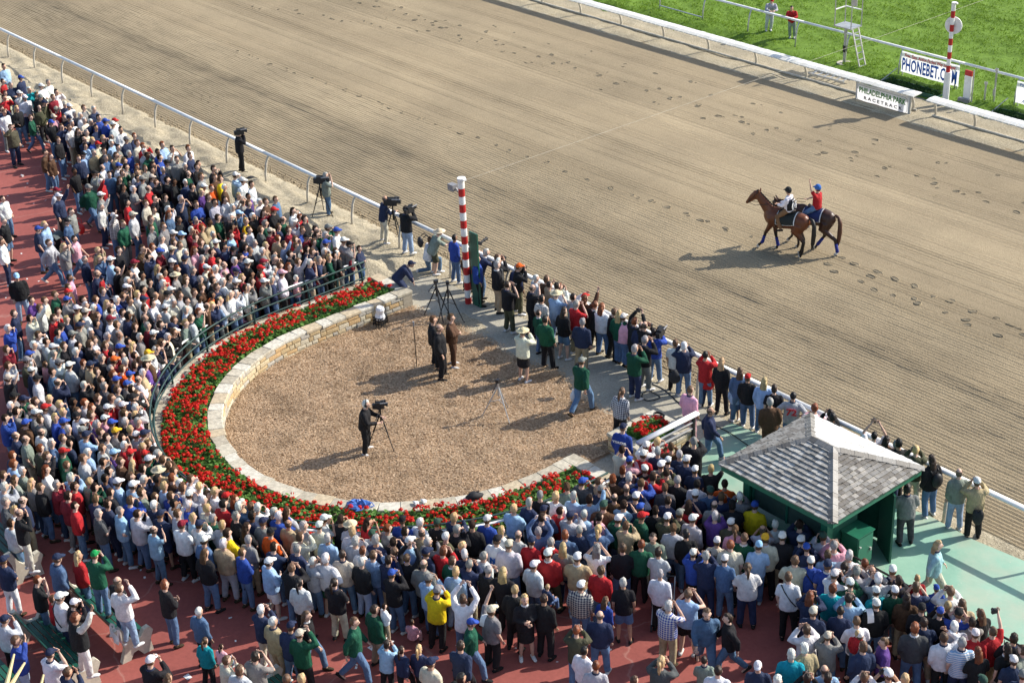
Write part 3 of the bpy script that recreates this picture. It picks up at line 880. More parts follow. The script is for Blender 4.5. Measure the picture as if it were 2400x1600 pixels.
# hedge troughs in front of the banners
def trough(x0, x1, label):
    t = thing('hedge_trough', label, 'planter', ((x0+x1)/2, 54.35, .08)); w = x1-x0
    MB().box((0,-.3,.10), (w,.04,.2)).box((0,.3,.10), (w,.04,.2)).box((-w/2,0,.10), (.04,.64,.2)).box((w/2,0,.10), (.04,.64,.2)).build('trough', M['green'], t)
    n = 2600
    x = rng.uniform(-w/2+.05, w/2-.05, n); y = rng.uniform(-.26, .26, n); z = .08+rng.uniform(0, 1, n)*(.09+.16*vnoise(x+x0, y, 4, 61))
    d = rng.normal(0, 1, (n,3)); d /= np.linalg.norm(d, axis=1)[:, None]; t1 = np.cross(d, [.2,.3,1]); t1 /= np.linalg.norm(t1, axis=1)[:, None]; t2 = np.cross(d, t1)
    c = np.stack([x,y,z],1); q = rng.uniform(.025,.05,n)[:,None]
    v = np.stack([c-t1*q, c-t2*q*.6, c+t1*q, c+t2*q*.6],1).reshape(-1,3)
    stuff(link('hedge_leaves', np_mesh('hedge_leaves', v, np.arange(len(v)).reshape(-1,4), M['hedge']), t))
    MB().bar((-w/2+.02,-.3,.2), (-w/2+.02,.75,.5), .03, .03).build('stay', M['galv'], t)
trough(-40.85, -37.95, 'dark green trough of low hedge plants below the large blue lettered banner')
trough(-35.3, -32.4, 'dark green trough of low hedge plants below the plain banner at the right edge')
# posts right of the far pole
pw = thing('red_topped_post', 'flat white post with a red top beside the far banded pole', 'post', (-36.85,54.55,.05))
MB().box((0,0,.62), (.34,.06,1.25)).build('panel', M['white'], pw); MB().box((0,-.005,1.36), (.34,.07,.22)).build('red_top', M['redpaint'], pw)
MB().bar((.24,0,0), (.24,0,1.55), .04, .04).build('side_bar', M['galv'], pw); MB().box((-.06,-.1,.14), (.5,.16,.3)).build('foot', M['grayp'], pw)
for (xx, yy, hh, lab) in ((-36.3,55.0,.95,'shorter steel post standing behind the red topped white post'), (-36.05,55.3,1.5,'tall steel post joined to the turf rail right of the banner')):
    t = thing('steel_post', lab, 'post', (xx,yy,.1)); MB().tube([(0,0,-.1),(0,0,hh)], .04, 8).build('shaft', M['galv'], t); MB().box((0,0,hh-.05), (.12,.08,.1)).build('bracket', M['galv'], t)
t = thing('steel_post', 'low steel post with a side box near the turf rail', 'post', (-35.95,55.15,.1)); MB().tube([(0,0,-.1),(0,0,.75)], .03, 8).build('shaft', M['galv'], t); MB().box((0,-.04,.55), (.1,.06,.28)).build('box', M['galv'], t)
# steward's stand
st = thing('steward_stand', 'metal steward stand with ladder and open seat frame on the grass edge', 'stand', (-43.6,55.0,.12))
MB().disc((0,0,.05), .33, .14, 14).build('base', M['conc'], st); MB().tube([(0,0,0),(0,0,1.75)], .07, 8).build('column', M['galv'], st)
MB().box((.0,.0,.75), (.12,.16,.3)).build('control_box', M['blackpl'], st)
MB().box((.05,.05,1.78), (.95,.75,.05)).build('platform', M['galv'], st)
for (xx, yy) in ((-.4,-.3),(.5,-.3),(.5,.4),(-.4,.4)): MB().tube([(xx,yy,1.8),(xx,yy,3.25)], .025, 6).build('upright', M['galv'], st)
for a_, b_, zz in (((-.4,-.3),(-.4,.4),3.25),((-.4,.4),(.5,.4),3.25),((.5,.4),(.5,-.3),3.25),((-.4,-.3),(-.4,.4),2.5),((-.4,.4),(.5,.4),2.5)):
    MB().bar((*a_, zz), (*b_, zz), .05, .04).build('guard_bar', M['white'], st)
MB().box((-.15,.05,3.27), (.55,.6,.03)).build('seat_board', M['cover'], st)
MB().box((.1,.35,2.85), (.3,.05,.5)).build('back_panel', M['galv'], st)
for yy in (-.2, .2): MB().bar((.5,yy,1.78), (1.05,yy,.05), .06, .04).build('ladder_side', M['galv'], st)
for k in range(6):
    f_ = (k+.5)/6.2; MB().bar((1.05-.55*f_,-.2,.05+1.73*f_), (1.05-.55*f_,.2,.05+1.73*f_), .05, .03).build('rung', M['galv'], st)
MB().box((1.1,0,.03), (.5,.75,.1)).build('foot_slab', M['conc'], st)
# step frame lying by the inner rail
sf = thing('folded_ladder', 'low aluminium ladder lying on the sand under the inner rail', 'ladder', (-42.9,53.15,.10), math.radians(3))
for yy in (-.22, .22): MB().bar((-.95,yy,.12), (.95,yy,.12), .05, .08).build('side', M['galv'], sf)
for k in range(6): MB().bar((-.8+.32*k,-.22,.13), (-.8+.32*k,.22,.13), .06, .03).build('rung', M['galv'], sf)
# ------------------------------------------------------------------ kiosk with shingled hip roof
kx0, kx1, ky0, ky1, ez, rz_ = -22.55, -19.05, 24.55, 27.88, 2.36, 3.0
kyc = (ky0+ky1)/2; rx0, rx1 = -21.13, -20.47
kio = thing('kiosk', 'green open-sided kiosk with a grey shingled hip roof at the crowd fence', 'kiosk', (0,0,0))
C4 = [Vector((kx0,ky0,ez)), Vector((kx1,ky0,ez)), Vector((kx1,ky1,ez)), Vector((kx0,ky1,ez))]
R2 = [Vector((rx0,kyc,rz_)), Vector((rx1,kyc,rz_))]
MB().add(C4+R2, [(0,1,5,4),(1,2,5),(2,3,4,5),(3,0,4),(3,2,1,0)]).build('roof_deck', M['shin3'], kio)
shm = []
rs = random.Random(21)
for k in range(20):
    b = MB(); t0 = .046+rs.uniform(-.007, .010)
    j = rs.uniform(-.04, .04)
    b.add([(-.5,0,-.004),(.5,0,-.004),(.5,1.25,-.004),(-.5,1.25,-.004),(-.5,0,t0),(.5,0,t0+rs.uniform(-.004,.004)),(.5,1.25,.004),(-.5,1.25,.004)],
          [(0,3,2,1),(4,5,6,7),(0,1,5,4),(1,2,6,5),(2,3,7,6),(3,0,4,7)])
    shm.append((b, [b.mesh('shingle', M['shin%d' % i]) for i in range(7)]))
roof_rest = {i: MB() for i in range(5)}
nsh = 0
SHM5 = [M['shin%d' % i] for i in range(7)]
rest_all = MB()
def shingle_face(e0, e1, t0_, t1_, order):
    """courses between eave e0-e1 and top edge t0-t1"""
    global nsh
    ux = (e1-e0).normalized()
    m = (t0_+t1_)/2-(e0+e1)/2
    vy = m-ux*m.dot(ux); L = vy.length; vy.normalize(); nz = ux.cross(vy)
    ncs = 13; ex = L/ncs
    pal = ([2,1,2,4,2,1,0], [0,0,3,3,3,0,1,4], [5,5,6,5], [0,0,3,3,0])[order]     # glare and shade of each roof side put into its shingle colours
    for c in range(ncs):
        f = (c+.0)/ncs
        a = e0.lerp(t0_, f); b = e1.lerp(t1_, f); W = (b-a).length
        a2 = e0.lerp(t0_, (c+1)/ncs); b2 = e1.lerp(t1_, (c+1)/ncs)
        s = rs.uniform(-.1, 0)
        while s < W-.02:
            w = rs.uniform(.085, .19); lo = max(s, 0); hi = min(s+w, W)
            if hi-lo > .03:
                o0 = a+ux*((lo+hi)/2)-vy*.018*rs.uniform(.2, 1.2)
                MM = Matrix((ux*(hi-lo-.006), vy*(ex), nz)).transposed().to_4x4(); MM.translation = o0+nz*(.006)
                # tilt so that the butt stands proud
                b_, me = shm[rs.randrange(20)]
                if nsh < 296 and order < 2:
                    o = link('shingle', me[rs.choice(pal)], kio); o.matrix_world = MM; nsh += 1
                else:
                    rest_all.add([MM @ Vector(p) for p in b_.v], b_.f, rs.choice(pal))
            s += w
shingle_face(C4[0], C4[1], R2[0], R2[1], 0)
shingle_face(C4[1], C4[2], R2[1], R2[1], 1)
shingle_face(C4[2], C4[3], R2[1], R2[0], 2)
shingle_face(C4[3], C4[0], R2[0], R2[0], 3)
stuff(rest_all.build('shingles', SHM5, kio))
rc = MB().add([(-.5,-.12,-.035),(.5,-.12,-.035),(.5,0,.03),(-.5,0,.03),(.5,.12,-.035),(-.5,.12,-.035),(-.5,-.12,-.055),(.5,-.12,-.055),(.5,.12,-.055),(-.5,.12,-.055)],
              [(0,1,2,3),(3,2,4,5),(6,7,1,0),(8,9,5,4),(0,3,5,9,6),(7,8,4,2,1)])
rcm = [rc.mesh('ridge_cap', M['shin%d' % i]) for i in (0,3,0,3)]
def caps(p, q):
    L = (q-p).length; d = (q-p).normalized(); side = Vector((0,0,1)).cross(d).normalized(); nz = d.cross(side)
    n_ = max(1, int(L/.17))
    for k in range(n_):
        MM = Matrix((d*(L/n_*1.12), side, nz)).transposed().to_4x4()
        MM.translation = p+d*(L*(k+.5)/n_)+nz*(.045+.006*(k % 2))
        o = link('ridge_cap', rcm[rs.randrange(4)], kio); o.matrix_world = MM
for i, (c, t) in enumerate(((0,0),(1,1),(2,1),(3,0))): caps(C4[c]+(R2[t]-C4[c])*.01, R2[t])
caps(R2[0], R2[1])
for i in range(4):
    a, b = C4[i], C4[(i+1) % 4]; cn = Vector((-20.8, kyc, ez))
    a, b = a+(cn-a)*.03, b+(cn-b)*.03
    MB().bar(a-Vector((0,0,.08)), b-Vector((0,0,.08)), .05, .17).build('fascia', M['midgreen'], kio)
MB().box(((kx0+kx1)/2, kyc, ez-.02), (kx1-kx0-.25, ky1-ky0-.25, .03)).build('soffit', M['midgreen'], kio)
bx0, bx1, by0, by1 = -22.15, -19.72, 25.2, 27.45
for X in (bx0, bx1):
    for Y in (by0, by1): MB().box((X,Y,1.17), (.20,.20,2.3)).build('post', M['midgreen'], kio)
MB().box(((bx0+bx1)/2, by0, 2.12), (bx1-bx0, .12, .2)).build('beam', M['midgreen'], kio)
MB().box((bx1, (by0+by1)/2, 2.12), (.12, by1-by0, .2)).build('beam', M['midgreen'], kio)
MB().box(((bx0+bx1)/2, by0, .55), (bx1-bx0-.2, .06, .95)).build('wall_panel', M['green'], kio)
MB().box((bx0, (by0+by1)/2, .55), (.06, by1-by0-.2, .95)).build('wall_panel', M['green'], kio)
MB().box((bx0+(bx1-bx0)*.5, by0-.1, 1.06), (bx1-bx0, .42, .04)).build('counter', M['midgreen'], kio)
for k in range(2):
    w = (bx1-bx0-.3)/2
    f = MB().box((bx0+.15+w*(k+.5), by0+.01, 1.58), (w-.06, .04, .78)).build('window', M['glass'], kio)
    MB().bar((bx0+.15+w*k+.02, by0, 1.16), (bx0+.15+w*k+.02, by0, 2.02), .07, .07, upv=(0,1,0)).build('frame', M['green'], f)
MB().box((bx1, by0+.62, 1.1), (.05, .95, 1.9)).build('side_panel', M['green'], kio)
MB().box((bx1+.28, by1-.35, 1.05), (.05, .85, 1.95), rz=math.radians(58)).build('open_door', M['green'], kio)
MB().box(((bx0+bx1)/2, by1, 1.1), (bx1-bx0-.2, .05, 1.9)).build('back_panel', M['green'], kio)
MB().box(((bx0+bx1)/2+.1, kyc, .9), (1.6, .5, .08)).box(((bx0+bx1)/2+.1, kyc, .5), (1.5, .4, .75)).build('desk', M['green'], kio)
cb = thing('utility_cabinet', 'green metal cabinet on legs fixed beside the kiosk', 'cabinet', (-19.42,25.98,.1))
MB().box((0,0,.80), (.48,.56,.84)).build('body', M['midgreen'], cb)
MB().box((.245,0,.80), (.02,.50,.76)).build('door', M['midgreen'], cb)
MB().box((0,0,1.235), (.54,.62,.03)).build('lid', M['midgreen'], cb)
for a_ in (-.2, .2):
    for b_ in (-.23, .23): MB().box((a_,b_,.19), (.05,.05,.38)).build('leg', M['midgreen'], cb)
MB().box((.265,-.2,.95), (.03,.05,.03)).box((.265,-.2,.55), (.03,.05,.03)).build('hinge', M['galv'], cb)
MB().box((.27,.18,.75), (.04,.05,.07)).build('handle', M['galv'], cb)
# ------------------------------------------------------------------ benches
prof = [(.36,.0),(.14,.0),(.03,.17),(-.08,.15),(-.16,.0),(-.36,.0),(-.24,.32),(-.27,.50),(-.40,.86),(-.27,.90),(-.13,.56),(-.04,.47),(.13,.46),(.22,.60),(.34,.62),(.42,.50),(.33,.30)]
eb = MB(); eb.prism(prof, -.055, .055); eb.v = [(p[2]*1.15, p[0]*1.12, p[1]*1.08) for p in eb.v]
em = eb.mesh('end_frame', M['conc'])
bolt = MB()
for (yy, zz) in ((-.30,.72),(-.22,.48),(.02,.30),(.30,.40)):
    for sx in (-.058, .058): bolt.disc((sx,yy,zz), .018, .008, 8, axis=(1,0,0))
boltm = bolt.mesh('bolts', M['blackp'])
def bench(loc, L, label):
    t = thing('park_bench', label, 'bench', loc, 0, 'slatted benches on the red paving')
    for x in (-L/2, L/2):
        e = link('end_frame', em, t, (x,0,0)); link('bolts', boltm, e)
    for k in range(4): MB().box((0,-.10+.125*k,.49), (L-.11,.10,.035)).build('seat_slat', M['green'], t)
    for k in range(3): MB().bar((-L/2+.06,-.245-.045*k,.60+.125*k), (L/2-.06,-.245-.045*k,.60+.125*k), .03, .10, upv=(0,-.33,.94)).build('back_slat', M['green'], t)
    return t
bench((-30.1,11.78,0), 2.75, 'middle green slatted bench with a white coat over its concrete end')
bench((-29.75,10.32,0), 2.5, 'green slatted bench in front of and below the middle bench')
bench((-34.65,11.25,0), 2.75, 'green slatted bench at the left edge, behind the other benches')
bench((-24.3,13.2,0), 2.3, 'green slatted bench cut by the bottom edge, mostly hidden by people')
bench((-30.2,8.85,0), 2.4, 'green slatted bench at the bottom left corner')
ct = MB()
for k in range(6):
    for j in range(5):
        ct.add([(k*.1,0,0)], [])
ct = MB(); pts = []
for i in range(9):
    for j in range(6):
        u, w_ = i/8-.5, j/5-.5
        pts.append((w_*.42+.03*math.sin(i*1.7), -.28+.10*math.sin(j*1.3)*.3-abs(u)*.16*(1 if u < 0 else -.3), .93-abs(u)*.75+.02*math.sin(j*2+i)))
ct.add(pts, [(i*6+j, i*6+j+1, (i+1)*6+j+1, (i+1)*6+j) for i in range(8) for j in range(5)])
tag(ct.build('coat', simple('white_coat', (.68,.66,.66), .9, bmp=.3), None, (-28.82,11.70,.05)), 'crumpled white coat draped over the end of the middle bench', 'coat')
# ------------------------------------------------------------------ camera gear
def tripod(name, label, loc, h, spread, mat, rz=0.0, group='camera tripods', splay=(90,210,330)):
    t = thing(name, label, 'tripod', loc, rz, group)
    MB().tube([(0,0,h*.62),(0,0,h)], .028, 8).build('column', mat, t)
    for a in splay:
        a = math.radians(a); ex, ey = math.cos(a)*spread, math.sin(a)*spread
        l = MB().tube([(ex*.06,ey*.06,h*.84),(ex*.5,ey*.5,h*.44)], .022, 6).tube([(ex*.48,ey*.48,h*.45),(ex,ey,0)], .015, 6).build('leg', mat, t)
        MB().ball((ex,ey,.02), .03, 6, 4).build('foot', M['blackpl'], l)
        MB().bar((0,0,h*.5), (ex*.46,ey*.46,h*.47), .014, .014).build('brace', mat, t)
    MB().box((0,0,h+.04), (.10,.12,.10)).bar((0,-.04,h), (0,-.38,h-.16), .02, .02).build('head', M['blackpl'], t)
    return t
def tv_camera(label, loc, rz, k=1.0):
    t = thing('tv_camera', label, 'video camera', loc, rz); t.scale = (k,k,k)
    MB().box((0,0,.03), (.20,.38,.30)).box((0,-.25,.0), (.17,.16,.22)).build('body', M['blackpl'], t)
    MB().tube([(0,.18,.04),(0,.26,.04),(0,.27,.04),(0,.36,.04)], [.06,.065,.09,.095], 10).build('lens', M['blackp'], t)
    MB().box((-.14,.16,.13), (.10,.22,.10)).build('viewfinder', M['blackpl'], t)
    MB().bar((0,-.2,.22), (0,.16,.22), .035, .03).bar((0,-.18,.12), (0,-.18,.22), .03, .03).bar((0,.14,.12), (0,.14,.22), .03, .03).build('handle', M['blackpl'], t)
    MB().tube([(.11,.02,.16),(.11,.36,.18)], .028, 8).build('microphone', M['grayp'], t)
    return t
TK = math.atan2
tripod('camera_tripod', 'black tripod holding the video camera on the mulch, beside the headphone wearer', (-31.95,21.2,.10), 1.25, .48, M['blackp'], .6)
tv_camera('small video camera on the tripod standing on the mulch', (-31.95,21.2,1.44), math.radians(-35), .62)
tripod('camera_tripod', 'left one of two black tripods beside the banded pole', (-37.1,27.15,.08), 1.25, .5, M['blackp'], .2)
tripod('camera_tripod', 'right one of two black tripods beside the banded pole', (-36.7,27.3,.08), 1.3, .5, M['blackp'], 1.0)
tripod('camera_tripod', 'slim silver tripod standing empty on the mulch', (-30.95,24.55,.10), 1.15, .55, M['galv'], .4)
tripod('camera_tripod', 'tall black tripod carrying a TV camera close to the white rail', (-42.45,29.45,.15), 1.55, .45, M['blackp'], .3)
tv_camera('TV camera on the tall tripod close to the white rail', (-42.45,29.45,1.76), math.radians(-50), .85)
tripod('camera_tripod', 'black tripod under the TV camera furthest left along the white rail', (-46.25,29.0,.12), 1.45, .5, M['blackp'], .9)
tv_camera('TV camera on the tripod furthest left along the white rail', (-46.2,29.05,1.62), math.radians(-45), .85)
ms = thing('microphone_stand', 'thin black microphone stand on the mulch beside the suited people', 'microphone stand', (-34.95,24.65,.09))
MB().tube([(0,0,0),(0,0,1.42)], .014, 6).build('pole', M['blackp'], ms)
MB().tube([(0,0,1.42),(.03,-.02,1.58)], [.022,.03], 8).build('microphone', M['grayp'], ms)
for a in (0.3,2.4,4.5): MB().tube([(0,0,.04),(.3*math.cos(a),.3*math.sin(a),.015)], .014, 6).build('leg', M['blackp'], ms)
cr = thing('milk_crate', 'black lattice milk crate standing against the stone wall', 'crate', (-37.95,25.5,.10), .3)
b = MB()
for zz in (.02,.12,.22,.32):
    for s_ in (-.16,.16): b.bar((-.17,s_,zz),(.17,s_,zz),.02,.025).bar((s_,-.17,zz),(s_,.17,zz),.02,.025)
for q in (-.16,-.055,.055,.16):
    for s_ in (-.16,.16): b.bar((q,s_,0),(q,s_,.33),.025,.02).bar((s_,q,0),(s_,q,.33),.02,.025)
b.build('lattice', M['blackpl'], cr); MB().box((0,0,.02), (.33,.33,.02)).build('bottom', M['blackpl'], cr)
bagm = MB(); P = []
for j in range(6):
    f = j/5; w = .17*(1-.25*f)+.02*math.sin(j*2)
    for k in range(10):
        a = 6.283*k/10; P.append((w*math.cos(a)*1.05+.05*f, w*math.sin(a)*.9, .42*f+.015*math.sin(k*2.1+j)))
bagm.add(P, [(j*10+k, j*10+(k+1) % 10, (j+1)*10+(k+1) % 10, (j+1)*10+k) for j in range(5) for k in range(10)]+[tuple(range(50,60))])
tag(bagm.build('plastic_sack', simple('white_plastic', (.75,.75,.76), .35, bmp=.4), None, (-37.95,25.5,.36)), 'white plastic sack standing in the milk crate', 'sack')
def lump(name, label, cat, loc, d, mat, rz=0.0, seed=1, handle=None):
    t = thing(name, label, cat, loc, rz)
    b = MB(); b.ball((0,0,d[2]*.48), (d[0]/2,d[1]/2,d[2]/2), 12, 8)
    b.v = [(p[0]*(1+.18*math.sin(7*p[1]/d[1]+seed)), p[1]*(1+.15*math.sin(6*p[0]/d[0]+seed*2)), max(0, p[2]*(1+.12*math.sin(9*p[0]/d[0]+seed)))) for p in b.v]
    b.build('body', mat, t, smooth=True)
    if handle: MB().tube([(-d[0]*.28,0,d[2]*.8),(-d[0]*.2,.0,d[2]*.8+handle),(d[0]*.2,0,d[2]*.8+handle),(d[0]*.28,0,d[2]*.8)], .013, 6).build('handle', mat, t)
    else: MB().bar((-d[0]*.3,0,d[2]*.93),(d[0]*.3,.02,d[2]*.95),.03,.02).build('strap', M['blackpl'], t)
    return t
blu = simple('blue_plastic', (.06,.16,.48), .35, bmp=.4); blk = simple('black_nylon', (.016,.017,.02), .75, bmp=.4)
bb = thing('shopping_bag', 'crumpled blue plastic bag lying on the stone wall top', 'bag', (-29.35,18.55,.67), .7)
P = []; rb = random.Random(3)
for j in range(7):
    for k in range(12):
        a = 6.283*k/12; q = (.26, .25, .22, .17, .13, .07, .02)[j]*(1+.28*math.sin(3*a+j)+rb.uniform(-.12, .12))
        P.append((q*math.cos(a)*1.1, q*math.sin(a)*.75, (0, .05, .10, .13, .15, .13, .16)[j]*(1+.35*math.sin(2*a+1)+rb.uniform(-.15, .15))))
MB().add(P, [(j*12+k, j*12+(k+1) % 12, (j+1)*12+(k+1) % 12, (j+1)*12+k) for j in range(6) for k in range(12)]).build('body', blu, bb)
MB().tube([(.2,0,.05),(.34,.06,.09),(.42,0,.03),(.33,-.08,.05),(.2,-.04,.05)], .016, 6).build('handle', blu, bb)
lump('shoulder_bag', 'black bag lying on the stone wall top near the wall end', 'bag', (-27.55,20.9,.66), (.42,.3,.2), blk, 1.1, 2)
for (xx, yy, lab) in ((-28.37,19.65,'larger crumpled white paper on the stone wall top'), (-28.30,19.85,'smaller crumpled white paper on the stone wall top')):
    b = MB(); b.ball((0,0,.05), (.10,.07,.05), 7, 5); b.v = [(p[0]*(1+.4*math.sin(40*p[1]+xx)), p[1]*(1+.4*math.sin(37*p[0])), p[2]) for p in b.v]
    tag(b.build('paper', M['white'], None, (xx,yy,.67)), lab, 'paper')
lump('equipment_bag', 'black camera bag left on the sand behind the crowd', 'bag', (-51.0,29.0,.12), (.6,.42,.3), blk, .4, 3)
lump('shopping_bag', 'bright red shopping bag carried on the red paving', 'bag', (-51.2,21.9,.25), (.42,.2,.45), simple('red_bag', (.5,.02,.02), .5, bmp=.3), .4, 4, .25)
lump('shoulder_bag', 'black bag hanging from the person in tan shirt at the rail', 'bag', (-18.2,29.05,.62), (.3,.18,.45), blk, .5, 5)
lump('shoulder_bag', 'black bag at the hip of the person in green sweatshirt', 'bag', (-30.35,27.1,.75), (.34,.2,.36), blk, .5, 6)
lump('shoulder_bag', 'black bag of the person in white T-shirt by the rail', 'bag', (-27.95,28.5,.85), (.32,.18,.42), blk, .5, 7)
lump('carrier_bag', 'thin white plastic bag carried across the mulch', 'bag', (-29.70,26.28,.42), (.26,.2,.36), simple('clear_plastic', (.6,.62,.64), .3), .2, 8, .12)
lump('handbag', 'tan handbag on the shoulder of the blonde person in denim', 'bag', (-48.4,19.4,.85), (.34,.2,.3), simple('tan_leather', (.42,.31,.17), .6), .3, 9, .16)
for (xx, yy, lab) in ((-58.67,23.08,'white paper cup lying on the red paving far left'), (-20.74,22.7,'white paper cup lying near the feet of the crowd')):
    t = thing('paper_cup', lab, 'cup', (xx,yy,.045)); MB().tube([(-.06,0,0),(.06,.01,0)], [.03,.045], 10).build('cup', M['white'], t); MB().tube([(.055,.01,0),(.065,.01,0)], .05, 10).build('rim', M['white'], t)
for (xx, yy, lab) in ((-27.24,12.25,'white sheet of paper on the red paving near the bottom edge'), (-33.6,12.6,'small scrap of white paper on the red paving by the left bench'), (-25.2,15.9,'pale scrap of litter on the red paving among walkers')):
    b = MB(); b.add([(-.09,-.07,.004),(.09,-.06,.01),(.08,.07,.006),(-.08,.06,.02),(-.09,-.07,.001),(.09,-.06,.007),(.08,.07,.003),(-.08,.06,.017)], [(0,1,2,3),(7,6,5,4),(0,4,5,1),(1,5,6,2),(2,6,7,3),(3,7,4,0)])
    tag(b.build('paper', M['white'], None, (xx,yy,0)), lab, 'paper')
# cables
def cable(name, label, pts, rad=.014):
    P = []
    for i in range(len(pts)-1):
        p0 = Vector(pts[max(0,i-1)]); p1 = Vector(pts[i]); p2 = Vector(pts[i+1]); p3 = Vector(pts[min(len(pts)-1,i+2)])
        for k in range(5):
            t = k/5; P.append(.5*((2*p1)+(p2-p0)*t+(2*p0-5*p1+4*p2-p3)*t*t+(3*p1-p0-3*p2+p3)*t*t*t))
    P.append(Vector(pts[-1]))
    return tag(MB().tube(P, rad, 5).build(name, M['blackpl'], smooth=True), label, 'cable')
cable('power_cable', 'black cable running from a loop on the path towards the kiosk', [(-30.0,29.0,.10),(-29.3,28.9,.09),(-29.05,28.3,.09),(-28.7,28.2,.095),(-28.6,28.6,.09),(-29.1,28.65,.095),(-29.45,28.9,.09),(-28.9,29.0,.09),(-28.0,28.75,.09),(-27.0,28.5,.09),(-26.0,28.55,.12),(-25.0,28.4,.12),(-23.5,28.1,.12)])
coil = []
for k in range(40):
    a = k*.5; coil.append((-27.15+.16*math.cos(a)+.02*math.sin(k), 27.08+.13*math.sin(a), WH+.03+.002*k))
cable('cable_coil', 'coil of black cable on the corner of the square planter', coil+[(-27.35,26.95,WH+.04),(-27.5,26.9,WH+.03)], .013)
# strollers
def stroller(loc, rz, label, hood):
    t = thing('stroller', label, 'stroller', loc, rz)
    for sx in (-.24,.24):
        for yy, rr in ((-.32,.10),(.36,.085)):
            w = MB().disc((sx,yy,rr), rr, .035, 14, axis=(1,0,0)).build('wheel', M['blackpl'], t); MB().disc((sx,yy,rr), rr*.5, .045, 10, axis=(1,0,0)).build('hub', M['grayp'], w)
        MB().tube([(sx,-.32,.1),(sx,.05,.5),(sx,-.42,1.02)], .014, 6).tube([(sx,.36,.09),(sx,-.08,.55)], .014, 6).build('frame', M['galv'], t)
    MB().tube([(-.24,-.42,1.02),(.24,-.42,1.02)], .018, 6).build('handle', M['blackpl'], t)
    MB().box((0,.06,.40), (.40,.42,.06)).box((0,-.16,.60), (.40,.06,.44)).build('seat', M['blackpl'], t)
    b = MB(); n_ = 7
    for k in range(n_):
        a = math.radians(20+k*22); 
        for sx in (-.22,.22): b.add([(sx,-.1-.30*math.cos(a)*.8,.72+.30*math.sin(a))], [])
    b.f = [(2*k,2*k+1,2*k+3,2*k+2) for k in range(n_-1)]; b.m = [0]*len(b.f)
    b.build('hood', hood, t)
stroller((-50.2,20.6,0), math.radians(-70), 'dark stroller with a striped hood pushed across the red paving', simple('hood_grey', (.05,.07,.075), .7))
stroller((-21.3,21.4,0), math.radians(-140), 'navy stroller with red trim parked behind the crowd', simple('hood_navy', (.015,.022,.05), .7))
# dry stalks of a balcony plant close to the camera, low left

ds = thing('dried_stalks', 'few dry yellow grass stalks rising into the bottom left corner', 'dry grass', (0,0,0))
def ray(px, py, dist):
    d = fw + r2*((px-1200)/3794.2) + u2*((800-py)/3794.2); return Vector((0,0,HGT))+d.normalized()*dist
STK = simple('dry_straw', (.55,.46,.24), .8)
for (a, b) in (((-8,1700),(33,1532)), ((-20,1680),(58,1552)), ((60,1760),(102,1580))):
    p, q = ray(*a, 9.0), ray(*b, 9.2)
    base = p+(p-q).normalized()*.9
    MB().tube([base, p, p.lerp(q,.5), q], [.016,.016,.014,.006], 6).build('stalk', STK, ds)
# ------------------------------------------------------------------ people: shared meshes, one set for each pose
def m_objcol(name, rough=.85, spec=.2, fold=.9, attr=False, pattern=None, lo=.74, hi=1.16):
    """cloth, hair or skin: takes its colour from the object (or from the mesh attribute for the far crowd)"""
    m, nt, b = nmat(name)
    if attr:
        a = N(nt, "ShaderNodeAttribute"); a.attribute_name = 'Col'; col = a.outputs[0]
    else:
        oi = N(nt, "ShaderNodeObjectInfo"); col = oi.outputs['Color']
    v = texco(nt)
    n = noise_node(nt, v, 7, 4, .6)
    k = ramp(nt, n.outputs[0], [(.3, (lo,lo,lo)), (.7, (hi,hi,hi))])
    c = mix(nt, col, k, 1.0, 'MULTIPLY')
    if pattern == 'plaid':
        ck = N(nt, "ShaderNodeTexWave", wave_type='BANDS', bands_direction='X'); ck.inputs['Scale'].default_value = 5.5
        cz = N(nt, "ShaderNodeTexWave", wave_type='BANDS', bands_direction='Z'); cz.inputs['Scale'].default_value = 5.5
        for q in (ck, cz): nt.links.new(v, q.inputs[0])
        f = mix(nt, ck.outputs[0], cz.outputs[0], .5)
        f = ramp(nt, f, [(.30, (1,1,1)), (.36, (.55,.55,.55)), (.62, (.5,.5,.5)), (.68, (0,0,0))])
        bw = N(nt, "ShaderNodeRGBToBW"); nt.links.new(c, bw.inputs[0])
        c2 = ramp(nt, bw.outputs[0], [(.34, (.62,.60,.57)), (.36, (.03,.035,.07))])
        c = mix(nt, c, c2, f)
    if pattern == 'stripe':
        cz = N(nt, "ShaderNodeTexWave", wave_type='BANDS', bands_direction='Z'); cz.inputs['Scale'].default_value = 7
        nt.links.new(v, cz.inputs[0])
        c = mix(nt, c, (.66,.66,.68), ramp(nt, cz.outputs[0], [(.45, (0,0,0)), (.55, (1,1,1))]))
    nt.links.new(c, b.inputs['Base Color'])
    b.inputs['Roughness'].default_value = rough; b.inputs['Specular IOR Level'].default_value = spec
    if fold:
        n2 = noise_node(nt, texco(nt, (1,1,.55)), 11, 3, .5)
        bump(nt, b, n2.outputs[0], fold, .05)
    return m
M['cloth'] = m_objcol('cloth'); M['plaid'] = m_objcol('plaid_cloth', pattern='plaid'); M['stripe'] = m_objcol('striped_cloth', pattern='stripe')
M['skin'] = m_objcol('skin', .55, .35, 0, lo=.85, hi=1.1); M['hair'] = m_objcol('hair', .55, .35, .9, lo=.55, hi=1.35); M['crowd'] = m_objcol('crowd_cloth', attr=True)
M['eye'] = simple('eye_dark', (.02,.015,.012), .4)
V3 = Vector
